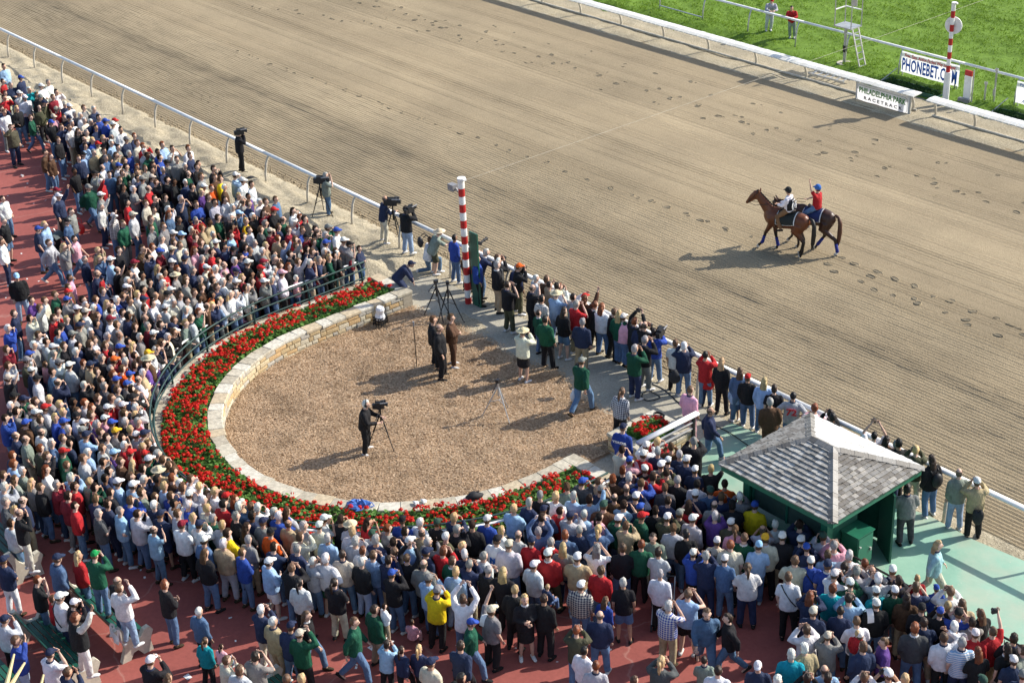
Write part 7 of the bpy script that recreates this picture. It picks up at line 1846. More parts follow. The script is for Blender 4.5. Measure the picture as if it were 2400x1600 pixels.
CROWD = """
-66.96 26.48 0.00 -1.35 0.97 t D lb g 2 l
-65.53 25.74 0.00 -0.87 0.99 s D r k 0 s
-64.78 26.24 0.00 -1.02 0.99 s cb n k 2 l
-64.84 25.80 0.00 -1.54 0.98 f G n d 1 l
-63.52 25.53 0.00 -1.16 1.02 c cw w k 1 l
-64.16 25.21 0.00 -1.19 0.98 f B c g 0 l
-62.86 25.49 0.00 -1.48 1.01 t cw w n 0 l
-63.38 25.93 0.00 -1.22 0.99 c W tq k 2 l
-62.89 26.29 0.00 -1.12 1.00 f cw w k 1 l
-63.19 26.76 0.00 -1.16 0.99 t G w g 0 s
-61.84 26.44 0.00 -1.23 0.99 c K w j 2 l
-62.08 25.85 0.00 -1.72 1.02 s cg k k 1 l
-61.50 26.13 0.00 -1.18 0.99 s B m j 2 s
-61.65 25.75 0.00 -1.13 0.98 c cn ol k 0 l
-61.41 25.43 0.00 -1.36 0.97 s S ol k 1 l
-61.96 24.70 0.00 -1.30 0.98 t Yl k j 2 l
-62.53 25.89 0.00 -1.17 1.00 c B k j 0 l
-60.46 25.72 0.00 -0.68 0.99 c cc r k 1 l
-60.32 26.09 0.00 -1.76 1.01 f cc n kh 0 l
-59.92 26.07 0.00 -1.41 1.01 t cw w j 2 s
-59.62 25.20 0.00 -1.21 1.03 s cc p g 1 s
-59.31 24.93 0.00 -1.33 0.98 s cb k j 2 s
-59.12 25.64 0.00 -1.55 1.00 t cn n k 3 s
-59.33 25.98 0.00 -1.27 0.97 s W g j 1 l
-58.85 26.00 0.00 -0.73 0.99 f W w j 0 l
-59.10 26.31 0.00 -0.92 0.99 f B g k 1 l
-58.99 26.69 0.00 -1.06 0.99 f S g n 3 l
-58.44 26.43 0.00 -1.07 1.00 t W n k 0 s
-57.25 24.22 0.00 -0.99 0.99 s B k j 0 l
-57.46 25.16 0.00 -0.93 1.01 c Bl k k 0 l
-58.22 25.85 0.00 -1.04 1.00 f W c d 1 s
-57.84 25.93 0.00 -1.29 1.00 c W n j 2 l
-57.52 26.16 0.00 -1.26 1.03 s K b j 2 l
-57.13 26.22 0.00 -0.83 0.99 s cb b j 0 l
-56.83 26.48 0.00 -0.96 1.02 s cr w d 2 s
-56.38 26.18 0.00 -0.83 1.03 s cw lg j 0 l
-55.74 25.74 0.00 -0.48 1.01 t S n k 1 s
-55.63 26.12 0.00 -1.32 1.03 t K w d 3 l
-57.09 25.35 0.00 -0.81 1.00 f G c k 1 l
-56.62 24.99 0.00 -1.22 0.98 c S n kh 0 l
-57.13 25.80 0.00 -1.23 1.01 f K n k 3 l
-56.27 25.18 0.00 -0.96 0.97 s Y b k 2 s
-56.07 25.52 0.00 -0.94 1.00 c Y k d 0 l
-55.54 25.03 0.00 -0.89 1.01 f cr c k 0 l
-55.30 25.49 0.00 -0.97 1.01 s W lb j 0 l
-54.85 25.91 0.00 -1.14 1.02 t cg n j 2 l
-55.00 26.34 0.00 -1.07 0.97 f R n n 0 l
-54.23 26.04 0.00 -0.93 1.00 t B c j 0 l
-53.76 26.01 0.00 -1.07 1.02 c R r d 2 l
-53.30 25.82 0.00 -1.11 1.01 c W lg n 2 l
-52.91 25.73 0.00 -1.07 1.02 t K gn k 4 l
-52.68 26.06 0.00 -0.99 1.02 f K b k 5 s
-52.89 26.40 0.00 -1.12 1.03 f R lb d 0 l
-52.35 26.50 0.00 -1.31 1.01 c D w k 2 s
-51.90 26.94 0.00 -1.12 1.02 t R w j 0 l
-51.05 26.53 0.00 -1.03 1.01 t B n j 1 l
-55.74 24.61 0.00 -1.06 1.01 f D lb k 2 l
-55.04 24.16 0.00 -1.00 0.98 s ck lb k 1 l
-54.70 23.81 0.00 -1.43 1.02 s B n k 1 l
-54.13 24.63 0.00 -1.13 0.97 f G d k 2 l
-53.08 24.57 0.00 -0.99 0.97 c cb w j 1 l
-53.23 24.93 0.00 -0.55 1.00 s B gn k 0 s
-52.31 25.93 0.00 -0.62 1.02 s D b j 1 l
-51.72 25.89 0.00 -1.02 0.98 f ck g n 1 l
-52.39 25.01 0.00 -1.35 0.98 s R t j 3 l
-52.02 25.14 0.00 -1.21 0.99 s B g g 2 s
-53.33 24.06 0.00 -0.78 0.98 s S w j 1 l
-51.41 25.54 0.00 -1.17 0.98 f W n j 2 l
-50.44 26.50 0.00 -0.80 0.98 s D k j 2 s
-63.54 24.86 0.00 -1.17 1.01 c D r j 2 l
-62.32 24.19 0.00 -1.10 1.00 c B n j 0 l
-59.51 25.59 0.00 -1.41 0.98 f B k j 0 l
-58.54 25.47 0.00 -1.31 0.99 t W w k 2 l
-58.54 24.98 0.00 -1.25 0.99 c B n n 0 l
-54.81 25.51 0.00 -1.29 0.97 t D g g 1 s
-53.91 25.49 0.00 -1.08 0.97 s W b n 0 s
-52.21 25.54 0.00 -1.03 0.97 c D n j 3 s
-54.10 25.03 0.00 -0.99 0.98 c B t j 2 l
-54.73 24.88 0.00 -1.29 1.01 f D k j 2 s
-52.55 24.64 0.00 -0.66 1.02 t K g j 0 s
-51.43 26.17 0.00 -1.45 1.00 s B g k 0 l
-50.73 26.10 0.00 -1.15 0.97 s W k d 0 l
-54.96 24.56 0.00 -1.21 0.99 s G t d 1 l
-45.44 20.22 0.00 -0.34 1.03 f cw lb n 0 l
-44.45 19.37 0.95 -0.78 0.61 i cn r n 0 s
-43.58 18.97 0.00 -0.79 1.02 f B n k 1 s
-44.64 18.32 0.00 -0.42 1.01 s B br n 1 l
-53.62 23.08 0.00 -1.14 1.01 s K k j 4 s
-52.88 23.49 0.00 -0.88 1.01 c ck g g 2 l
-51.95 23.30 0.00 -0.92 1.00 o W r j 0 l
-50.74 22.64 0.00 -0.55 1.02 t cw g j 2 l
-51.78 23.96 0.00 -1.06 0.97 s Bl k k 2 s
-50.52 23.82 0.00 -0.58 0.99 f W g j 0 s
-51.01 24.46 0.00 -0.78 1.02 s cg g j 2 l
-51.51 25.15 0.00 -0.93 1.03 s K k g 3 s
-51.05 24.87 0.00 -0.89 0.98 f cc n k 0 l
-50.07 24.19 0.00 -0.76 1.02 f S r j 0 l
-49.15 23.91 0.00 -0.98 1.00 c B k j 1 l
-49.07 24.30 0.00 -0.84 0.97 s D k d 0 l
-48.97 23.47 0.00 -0.89 1.00 t B c j 1 l
-48.23 23.38 0.00 -1.05 1.00 s D c j 2 s
-47.88 23.72 0.00 -0.64 1.01 c W w k 2 l
-47.51 23.56 0.00 -0.83 1.00 t Rl d d 2 l
-48.37 24.52 0.00 -1.10 1.02 c G n n 0 s
-49.94 25.16 0.00 -0.72 1.02 t K k k 4 l
-50.34 25.08 0.00 -0.64 1.01 c K k j 0 l
-49.77 25.53 0.00 -1.27 0.97 s W n kh 1 l
-50.09 25.85 0.00 -0.64 1.01 s S gn k 1 l
-50.12 26.25 0.00 -0.99 1.00 t D k j 0 l
-49.38 25.98 0.00 -0.99 1.01 s B g j 2 l
-48.83 25.73 0.00 -1.12 0.97 f cw c j 3 l
-48.48 25.43 0.00 -0.81 0.99 s Y pu g 0 s
-48.97 26.31 0.00 -1.12 1.01 t B br j 0 s
-48.42 25.82 0.00 -1.09 0.98 t R o j 0 s
-48.43 26.22 0.00 -0.53 1.02 s B y k 0 l
-48.34 26.77 0.00 -0.62 1.02 c cw lb j 1 l
-47.77 26.75 0.00 -1.04 0.98 s cw w k 0 l
-47.24 26.77 0.00 -0.96 0.97 t D w kh 2 l
-46.95 26.04 0.00 -1.33 0.98 c Y w g 2 s
-46.59 26.22 0.00 -1.10 1.00 s K pu g 5 s
-46.39 25.87 0.00 -0.49 0.99 t S g d 3 l
-47.77 25.30 0.00 -0.87 1.02 f B k g 2 l
-47.65 24.74 0.00 -1.39 0.98 f B b kh 2 l
-47.21 25.22 0.00 -1.23 1.02 f K lg k 3 l
-47.19 25.62 0.00 -0.99 1.00 t D w g 0 l
-46.45 25.48 0.00 -0.77 0.99 s W w j 0 l
-45.80 25.30 0.00 -1.04 1.00 c clb d n 0 l
-45.71 24.91 0.00 -0.52 1.00 c W k d 0 l
-45.93 24.57 0.00 -0.49 1.02 s D gn g 0 s
-46.50 24.02 0.00 -1.26 0.97 c G r k 0 l
-46.75 23.52 0.00 -0.93 1.02 t K k d 5 l
-47.49 22.86 0.00 -0.89 1.03 s B gn j 0 l
-46.82 22.50 0.00 -0.95 1.02 t B g d 0 l
-46.68 22.88 0.00 -0.96 1.02 s B g j 0 l
-46.05 22.87 0.00 -0.88 0.97 f cw n j 2 s
-45.64 22.97 0.00 -0.90 1.00 t clb g j 3 l
-45.71 23.38 0.00 -0.95 1.02 c W m j 3 s
-45.64 23.77 0.00 -0.47 1.00 f R t g 3 l
-45.78 24.15 0.00 -0.89 1.03 t K t kh 4 l
-44.93 23.78 0.00 -0.97 0.98 t W c j 2 s
-45.04 25.14 0.00 -0.78 1.00 t Y y k 0 l
-44.36 24.83 0.00 -0.89 0.99 s B lg g 0 l
-45.03 24.55 0.00 -0.38 0.98 c K r j 5 l
-44.42 24.15 0.00 -0.73 0.99 s D lb kh 1 l
-45.05 23.17 0.00 -0.48 1.02 t B m d 1 l
-45.35 22.51 0.00 -0.58 0.98 t B n k 1 s
-45.76 22.29 0.00 -0.44 1.02 s G w k 0 l
-45.59 21.84 0.00 -0.70 0.97 t R w d 2 l
-45.58 21.44 0.00 -0.97 1.02 c D br k 0 s
-45.03 21.79 0.00 -0.83 0.98 f cb m k 3 s
-44.79 22.11 0.00 -0.54 1.01 s cc n d 2 l
-44.88 22.49 0.00 -1.08 1.02 f B c kh 2 l
-44.31 22.69 0.00 -0.79 0.98 s Rl p j 2 l
-44.53 23.07 0.00 -0.26 1.02 s B k n 0 s
-44.09 23.02 0.00 -1.04 0.99 c W g k 1 s
-44.18 23.43 0.00 -0.20 1.01 f cw n j 0 l
-43.78 23.49 0.00 -0.85 0.99 c K n j 3 l
-43.41 23.63 0.00 -0.69 0.97 t ck k k 1 s
-43.23 23.98 0.00 -0.50 0.98 t D b kh 0 l
-43.57 22.54 0.00 -0.52 0.97 f W r j 1 l
-43.95 21.63 0.00 -0.96 1.00 s cw k g 1 s
-43.86 22.06 0.00 -0.25 1.00 s cn n kh 0 l
-43.45 21.54 0.00 -0.63 0.97 t R k g 0 s
-44.90 21.28 0.00 -0.34 0.99 c D n d 0 l
-44.77 20.71 0.00 -0.42 1.00 f cm w j 3 l
-46.02 20.83 0.00 -0.85 1.01 s D k kh 1 s
-43.90 21.09 0.00 -0.37 0.99 s Yl n j 3 l
-44.71 20.07 0.00 -0.51 1.00 o S k kh 0 s
-43.02 21.23 0.00 -0.72 0.98 s hs g d 1 s
-42.81 22.21 0.00 -0.93 0.99 c cw c d 2 s
-42.93 21.83 0.00 -0.54 0.99 s G n n 0 l
-42.45 22.38 0.00 -0.44 1.01 f W w d 1 l
-42.55 22.75 0.00 -0.88 1.00 f S p j 0 s
-42.55 23.15 0.00 -0.65 1.00 f W pu k 0 l
-41.94 22.81 0.00 -1.04 0.97 t cn d g 0 s
-42.05 23.33 0.00 -0.37 1.02 t cw k j 0 l
-41.94 22.41 0.00 -0.80 1.00 t S k d 1 l
-43.68 20.41 0.00 -0.74 1.02 t K g n 5 l
-43.22 20.80 0.00 -0.74 1.00 s W n k 3 l
-42.60 21.37 0.00 -0.65 0.98 t B k n 1 l
-42.22 21.67 0.00 -0.27 0.97 f G k k 0 l
-41.77 21.86 0.00 -0.38 1.00 f K k j 2 l
-41.37 22.00 0.00 -0.18 1.03 t W w n 0 l
-41.08 22.28 0.00 -0.65 1.02 f cw k j 0 l
-41.26 22.62 0.00 -0.47 1.01 t Yl m j 0 l
-41.32 23.00 0.00 -0.39 0.99 f K k g 5 l
-40.56 22.32 0.00 -0.47 1.00 t D w kh 3 l
-43.43 19.67 0.00 -0.65 0.97 c cw k k 0 s
-43.77 19.91 0.00 -0.48 0.99 c W br n 2 l
-42.87 20.00 0.00 -0.61 0.98 t K r k 3 l
-42.70 20.60 0.00 -0.49 1.01 c W t k 1 s
-42.18 20.58 0.00 -0.35 0.98 s cw g j 0 s
-42.25 21.16 0.00 -0.25 1.02 f B g k 1 l
-41.67 21.41 0.00 -0.41 0.97 t B br d 1 s
-42.61 19.65 0.00 -0.14 1.00 f Y w g 1 l
-42.91 19.29 0.00 -0.33 0.98 c B n k 2 l
-42.43 19.29 0.00 -0.69 0.98 s B c kh 3 l
-42.21 19.63 0.00 -0.61 0.98 s cn w d 0 l
-42.18 20.04 0.00 -0.30 0.99 s S w j 3 l
-41.72 19.70 0.00 -0.76 1.00 f D w j 0 l
-41.84 20.27 0.00 -0.59 1.03 t ck w j 1 l
-41.56 20.56 0.00 -0.65 1.01 s B lg n 2 l
-41.14 20.55 0.00 -0.85 0.99 s D lg n 2 s
-41.05 20.95 0.00 -0.57 0.98 s K w j 4 l
-40.95 21.33 0.00 -0.30 0.98 s K o n 5 l
-40.57 21.39 0.00 -0.46 0.97 t ck w j 0 l
-40.51 21.77 0.00 -0.50 1.02 t Kl w j 0 s
-40.38 21.27 0.00 -0.29 0.99 f Y lb k 2 l
-40.47 21.69 0.00 -0.40 0.99 t Yl w d 3 l
-40.37 21.20 0.00 -0.47 0.98 s D n g 1 l
-43.56 16.47 0.00 -0.28 0.98 c D c g 2 l
-44.02 17.04 0.00 -0.59 0.98 o B w n 0 l
-44.63 17.06 0.00 -0.80 1.01 s D pu kh 2 l
-44.41 17.39 0.00 -0.61 0.98 t B c d 1 l
-44.49 17.78 0.00 -0.55 1.00 s B gn j 0 l
-44.29 18.12 0.00 -0.48 1.01 t cr r k 0 l
-43.85 17.84 0.00 -0.23 1.00 c cb g j 1 l
-43.33 17.31 0.00 -0.67 1.00 t D g k 0 l
-43.03 17.00 0.00 -0.62 0.99 c B r k 0 l
-42.99 17.78 0.00 -0.70 1.02 f cw t kh 3 l
-42.60 17.87 0.00 -0.35 1.02 f cc w j 1 l
-42.76 18.23 0.00 -0.13 0.99 s W br j 0 s
-42.27 18.09 0.00 -0.43 0.97 s B n d 2 l
-42.61 18.59 0.00 -0.78 1.03 c Yl w j 0 l
-42.22 18.49 0.00 -0.25 0.99 c D w n 0 l
-41.91 18.73 0.00 -0.67 0.97 c D w j 0 l
-41.45 18.68 0.00 -0.21 1.01 c K n j 4 s
-43.14 18.15 0.00 -0.43 0.98 s W m g 0 l
-43.25 18.54 0.00 -0.11 1.00 s B b j 0 s
-42.18 17.52 0.00 -0.31 0.97 t K g j 3 l
-41.86 17.29 0.00 -0.29 1.02 s cn g j 0 l
-41.68 16.94 0.00 -0.45 0.97 f cg lg k 0 l
-42.39 16.94 0.00 -0.36 0.97 s ck b kh 2 l
-42.64 17.26 0.00 -0.38 0.99 t Y n j 1 l
-41.90 16.61 0.00 -0.04 1.03 f K d kh 2 l
-42.28 16.14 0.00 -0.55 1.00 c B w k 0 l
-43.42 15.69 0.00 -0.47 0.98 c W b k 1 l
-41.60 18.17 0.00 -0.61 1.02 f cm w g 0 l
-41.20 18.18 0.00 -0.25 1.00 f B g j 3 s
-40.76 17.63 0.00 -0.05 0.98 f G g k 3 l
-40.45 17.88 0.00 -0.80 1.03 s S g j 3 l
-40.77 18.55 0.00 -0.27 0.97 f B k j 0 s
-41.00 19.02 0.00 -0.66 1.00 t S gn j 2 l
-40.49 18.83 0.00 -0.43 0.99 f G m k 0 l
-40.06 18.33 0.00 -0.46 0.97 t W g j 2 l
-39.92 18.70 0.00 -0.19 0.98 s cw k k 0 l
-40.78 19.35 0.00 -0.83 1.01 s W g j 0 s
-41.21 19.84 0.00 0.04 0.98 s cw lg n 1 l
-40.17 19.07 0.00 -0.55 1.03 c D n kh 0 l
-39.83 19.28 0.00 -0.69 1.01 s cn g k 3 l
-40.16 19.55 0.00 -0.55 1.02 f B pu j 2 s
-39.61 19.27 0.00 -0.57 0.97 s cw k k 0 l
-40.63 20.22 0.00 -0.39 0.99 f W lb j 0 l
-40.03 19.92 0.00 -0.44 0.99 f W w k 0 l
-39.86 19.76 0.00 -0.75 0.98 t Y gg kh 1 l
-40.11 20.36 0.00 -0.75 1.02 c R gn d 1 s
-40.28 20.76 0.00 -0.38 1.02 t S br kh 2 l
-40.29 20.92 0.00 -0.52 0.99 c Yl n d 0 l
-40.39 21.28 0.00 -0.19 1.00 f G lg kh 3 l
-41.26 17.36 0.00 -1.05 1.02 f W k j 2 l
-40.85 17.25 0.00 -0.57 0.97 f B w j 1 s
-40.05 17.93 0.00 -0.23 0.97 s K k j 3 s
-39.37 18.88 0.00 -0.36 1.00 t W c n 3 l
-39.55 19.17 0.00 -0.52 0.99 c B k g 3 l
-52.55 23.95 0.00 -1.73 0.97 s D d j 0 s
-52.31 24.32 0.00 -0.99 0.97 c B gn k 0 l
-51.95 24.74 0.00 -1.25 0.98 s B w n 3 s
-49.09 25.41 0.00 -0.64 1.00 s D k k 2 s
-50.51 24.72 0.00 -0.57 0.98 c B k g 0 l
-49.61 26.62 0.00 -0.98 1.03 c D k k 0 l
-47.87 26.03 0.00 -0.53 0.99 t W br k 3 l
-46.00 25.87 0.00 -0.64 1.02 t B n k 1 l
-45.22 25.50 0.00 -0.78 1.01 c W k g 3 l
-44.04 24.40 0.00 -0.38 0.99 f D k j 1 l
-43.39 24.43 0.00 -1.00 0.97 t G lg j 1 l
-42.81 23.90 0.00 -0.74 1.02 s B k j 3 s
-42.77 23.49 0.00 -0.66 0.97 c D n j 0 l
-42.99 22.80 0.00 -0.15 0.97 f B g j 2 l
-43.62 22.93 0.00 -0.53 1.02 s D r d 2 l
-44.21 22.30 0.00 -0.85 1.02 f W g d 1 l
-51.41 24.48 0.00 -0.94 0.98 t K n d 3 l
-50.84 23.59 0.00 -0.73 1.01 f K k kh 5 l
-44.08 20.16 0.00 -0.32 1.01 c B g k 0 l
-43.19 20.40 0.00 -0.56 0.97 t D k k 2 l
-43.50 21.12 0.00 -0.83 0.98 f K r k 3 l
-41.35 20.21 0.00 -0.95 0.98 t W c j 2 s
-41.45 21.00 0.00 -0.76 1.00 t B g kh 2 s
-41.18 21.66 0.00 -0.73 1.03 t B n kh 0 l
-41.55 22.35 0.00 -0.68 1.01 t K g g 0 s
-42.21 22.07 0.00 -0.83 0.97 f R w d 2 s
-40.51 21.93 0.00 -0.21 0.97 c W w d 0 l
-40.81 22.71 0.00 -0.62 1.01 s B k j 0 l
-41.57 19.33 0.00 -0.44 1.00 f B k g 1 l
-42.67 18.98 0.00 -0.29 1.02 t W b g 1 l
-41.72 17.78 0.00 -0.20 0.99 s K n d 3 l
-43.54 18.26 0.00 -0.70 0.99 t D k j 0 s
-45.72 26.15 0.00 -1.14 0.97 f W w d 1 l
-45.33 26.16 0.00 -0.91 1.03 t B br j 0 s
-45.07 25.86 0.00 -1.07 1.00 c Dl m k 0 l
-44.74 26.09 0.00 -0.95 1.00 f cr k j 2 l
-45.33 26.56 0.00 -1.05 0.97 t B d n 0 s
-44.43 25.52 0.00 -0.45 0.99 s G gn d 0 l
-44.07 25.11 0.00 -0.33 1.00 s B dg k 0 l
-43.62 25.18 0.00 -0.58 1.03 c cc m n 1 l
-44.10 26.03 0.00 -0.61 0.97 f S gn d 0 l
-43.87 25.69 0.00 -0.66 0.97 f B n k 2 l
-44.41 26.63 0.00 -0.91 0.98 c Dl w n 1 l
-43.67 26.42 0.00 -0.79 0.98 c R r j 0 l
-43.50 26.04 0.00 -0.55 0.98 c W lg j 1 l
-43.23 25.68 0.00 -0.72 1.02 s B m d 1 l
-42.91 25.05 0.00 0.04 1.03 s R t k 1 l
-42.51 25.02 0.00 -0.51 0.98 o B lb j 0 l
-42.85 24.53 0.00 -0.63 1.00 f Y t j 0 l
-42.58 24.23 0.00 -0.21 0.99 t W g k 2 l
-42.19 24.41 0.00 -0.79 0.97 f D k j 2 l
-42.02 25.18 0.00 -0.86 1.02 o B g kh 0 l
-42.81 25.97 0.00 -1.05 0.98 f B b k 2 s
-42.40 25.81 0.00 -1.19 0.99 c ck m j 0 l
-42.60 26.31 0.00 -0.85 0.97 c D k j 1 s
-42.07 26.02 0.00 -0.69 0.99 c D gn k 0 l
-41.97 26.41 0.00 -0.63 0.99 c cg gn j 0 l
-41.68 26.11 0.00 -0.85 1.01 c W lg j 1 l
-41.31 25.88 0.00 -0.28 1.01 s cb lg g 0 l
-41.39 26.39 0.00 -0.80 1.00 t cb w j 0 l
-41.22 25.25 0.00 -0.59 1.03 c B n g 0 l
-40.72 25.84 0.00 -0.38 0.99 t B w j 0 l
-40.82 26.23 0.00 -0.67 1.00 c cw g j 0 l
-41.75 24.73 0.00 -0.59 0.98 c D k d 1 s
-41.75 24.14 0.00 -0.89 1.01 c G k kh 0 l
-41.78 23.71 0.00 -0.24 1.00 c cm w d 1 l
-41.48 23.44 0.00 -1.03 0.99 t cr r j 3 l
-41.28 24.05 0.00 -0.45 0.97 s B lb k 0 s
-40.89 24.14 0.00 -0.81 1.01 s Rl k j 0 l
-41.06 23.72 0.00 -0.27 0.99 f W lg kh 2 l
-40.95 24.54 0.00 -0.38 1.02 o B lg g 1 l
-40.65 25.06 0.00 -0.67 0.99 s Y r j 1 s
-40.59 24.73 0.00 -0.47 1.03 c W n kh 0 s
-40.59 25.11 0.00 -0.66 1.02 f G n d 0 s
-40.59 25.50 0.00 -0.54 0.98 f Y gn k 0 l
-40.59 25.81 0.00 -0.15 0.97 s W k g 2 s
-40.59 26.29 0.00 -0.64 1.00 c ck g d 0 s
-40.59 26.32 0.00 -0.54 0.85 s D m j 2 l
-40.59 26.69 0.00 -1.09 0.85 f D n j 1 l
-40.59 25.89 0.00 -0.66 0.81 t B c j 2 l
-40.59 22.98 0.00 -0.48 0.98 c cw g d 0 l
-40.59 23.29 0.00 -0.32 0.97 s W n j 2 l
-40.59 23.68 0.00 -0.67 1.02 s cp w k 0 l
-40.59 24.19 0.00 -0.70 0.81 f W p d 1 s
-40.59 24.67 0.00 -0.11 0.82 s Y g j 2 l
-40.93 23.09 0.00 -0.31 1.02 s D r k 2 l
-41.66 25.36 0.00 -0.44 0.98 t D n n 1 l
-42.47 25.42 0.00 -0.38 1.02 c B r k 1 s
-40.77 23.45 0.00 -0.11 0.99 t W w g 2 l
-43.27 26.37 0.00 -0.75 0.98 f D k k 0 l
-41.80 25.73 0.00 -0.74 1.02 f B g d 1 l
-40.59 25.24 0.00 -0.52 0.97 s D k k 2 l
-40.59 25.72 0.00 -0.62 0.97 s D k kh 0 l
-41.03 25.60 0.00 -0.47 1.00 c W k k 3 l
-40.47 21.70 0.00 -0.67 1.02 s W w d 0 l
-40.56 22.38 0.00 -0.31 0.99 c G g g 0 l
-34.47 25.01 0.00 -0.45 1.01 s B k k 2 l
-34.20 25.47 0.00 -0.78 1.01 f B br br 0 l
-25.16 25.03 0.00 0.16 0.99 c Y r k 0 l
-24.73 25.12 0.00 0.80 0.99 c B br g 0 l
-24.33 25.53 0.00 0.78 1.03 c G k k 1 l
-25.43 24.05 0.00 0.37 1.03 c D c k 1 s
-25.05 23.93 0.00 0.41 0.97 c cb p k 1 l
-24.91 24.30 0.00 0.31 1.03 s cw r k 0 l
-25.15 24.63 0.00 0.51 1.02 c cw w j 1 l
-24.76 24.67 0.00 0.56 1.03 t G n j 2 s
-24.37 24.64 0.00 0.56 0.97 f cw n d 1 l
-24.35 25.03 0.00 0.62 0.99 f W n kh 0 l
-23.98 24.89 0.00 0.30 1.03 f cw n n 2 l
-24.47 23.94 0.00 1.00 0.98 s cw k j 1 l
-24.26 24.28 0.00 0.36 1.02 t cw g j 0 s
-24.79 23.47 0.00 0.24 1.00 t R k k 0 s
-24.42 23.32 0.00 0.40 1.02 c W n g 0 l
-24.03 23.35 0.00 0.33 1.01 c B b j 1 l
-23.91 24.12 0.00 0.49 1.02 c D ol k 2 l
-23.52 24.11 0.00 0.37 1.01 s G k j 1 s
-23.59 24.80 0.00 0.57 0.98 s cw n d 2 s
-23.28 25.05 0.00 0.42 1.02 o Y k kh 2 s
-24.67 23.02 0.00 0.46 1.00 f R br n 3 s
-24.85 22.67 0.00 -0.16 1.00 c B t j 0 l
-25.12 22.38 0.00 0.10 0.99 c cb dg k 0 l
-25.19 21.97 0.00 0.71 1.00 s B gg kh 0 l
-25.12 22.69 0.00 0.69 0.79 c R d n 0 l
-24.49 22.43 0.00 0.24 1.02 c cg n j 0 s
-24.10 22.53 0.00 0.51 0.97 s S br d 0 l
-24.10 22.94 0.00 0.91 1.02 s S k n 0 l
-23.71 22.86 0.00 0.41 1.00 c cw n k 0 l
-22.81 24.01 0.00 0.72 0.99 t cw n kh 1 l
-22.65 24.38 0.00 0.93 0.99 f cgg d n 1 l
-22.58 24.80 0.00 0.77 1.02 f D o j 3 l
-21.97 24.68 0.00 0.70 1.00 c W g k 0 l
-22.13 23.95 0.00 0.39 1.02 s S g j 1 l
-22.58 23.54 0.00 0.54 0.99 c Dl r d 0 s
-23.07 23.33 0.00 0.18 0.99 t D n j 1 l
-23.36 22.67 0.00 0.44 0.97 t cb n n 1 l
-23.94 22.02 0.00 0.62 1.02 f cgg br d 0 l
-23.71 22.46 0.00 0.32 0.97 c D lb kh 0 s
-24.79 21.82 0.00 0.22 1.00 f W lb k 2 l
-25.04 21.46 0.00 0.33 1.02 s Y w n 3 l
-25.33 21.21 0.00 0.48 1.03 f G k kh 0 l
-25.42 20.44 0.00 0.29 0.98 f Y lb k 0 l
-25.29 20.82 0.00 0.19 1.02 t W n j 1 s
-21.52 24.71 0.00 0.48 0.97 t cb y j 1 l
-24.85 20.89 0.00 0.30 1.00 s cn w g 3 s
-24.45 22.03 0.00 0.38 0.98 o D lb kh 2 l
-24.01 23.74 0.00 0.20 1.02 c D r d 3 l
-23.55 23.71 0.00 0.76 0.98 s B dg k 0 l
-23.00 22.84 0.00 0.60 0.98 t D k n 0 l
-23.06 24.33 0.00 0.42 1.01 t K lg n 4 l
-22.26 24.33 0.00 0.44 1.01 c B n kh 2 l
-21.86 24.29 0.00 0.83 1.00 s K k kh 4 s
-29.81 15.93 0.00 0.30 0.98 c W w j 0 l
-29.40 16.12 0.00 -0.15 0.97 c W k j 2 l
-29.05 16.31 0.00 0.37 1.03 f Bl lg d 2 l
-27.91 17.09 0.00 0.52 1.00 c D k n 3 l
-42.06 15.03 0.00 -0.32 1.01 c B m j 0 l
-41.14 14.64 0.00 -0.29 0.99 c B lg j 0 l
-40.39 14.31 0.00 -0.26 1.00 o cc k d 1 s
-41.30 15.39 0.00 -0.08 1.00 s cb lg g 0 l
-40.96 15.14 0.00 -0.55 1.02 c cg ol j 1 s
-40.43 15.04 0.00 -0.26 0.97 s cw n j 1 s
-39.87 14.93 0.00 -0.39 0.97 s ck w j 0 l
-41.71 15.74 0.00 -0.62 1.02 t W g n 2 l
-41.34 16.12 0.00 -0.52 0.97 c cw gg n 2 l
-41.73 16.14 0.00 -0.28 0.99 s D lg n 2 l
-40.79 15.93 0.00 -0.03 1.01 f G lg k 0 l
-41.16 15.76 0.00 0.05 0.75 f B p j 0 s
-39.88 15.42 0.00 -0.34 0.99 t D d j 2 s
-40.26 15.81 0.00 -0.52 0.99 h cg w j 0 l
-39.80 15.92 0.00 -0.03 1.01 f cw lg j 0 l
-39.78 16.32 0.00 -0.23 0.97 c R dg j 0 l
-41.05 16.38 0.00 -0.53 1.01 t B k k 1 l
-40.45 16.46 0.00 -0.14 1.01 t W n k 1 l
-40.56 16.97 0.00 -0.09 1.02 s B k j 1 l
-39.37 16.36 0.00 -0.11 1.02 s cn t j 3 l
-40.05 16.91 0.00 -0.30 0.97 t S n j 2 l
-39.54 16.82 0.00 -0.17 1.01 s G k j 0 l
-39.20 17.01 0.00 -0.11 1.00 c co m n 3 l
-38.57 16.94 0.00 0.01 0.99 c B o k 1 l
-39.34 17.36 0.00 -0.54 1.00 f D r j 1 l
-39.66 17.19 0.00 -0.11 0.98 t D dg g 0 s
-38.47 17.31 0.00 0.10 1.00 f D k j 1 l
-39.12 17.64 0.00 -0.12 0.97 s D g j 2 l
-38.75 17.59 0.00 -0.76 0.98 c B n n 2 l
-38.49 17.75 0.00 -0.03 1.02 s hs br g 0 l
-38.93 17.95 0.00 -0.39 0.98 c cy w d 2 l
-38.90 18.22 0.00 -0.32 1.00 f W w j 0 l
-38.32 17.57 0.00 -0.24 0.99 t D pu n 1 l
-38.04 17.31 0.00 -0.38 0.97 f W t kh 1 l
-37.62 16.95 0.00 -0.12 1.02 f S lg k 0 l
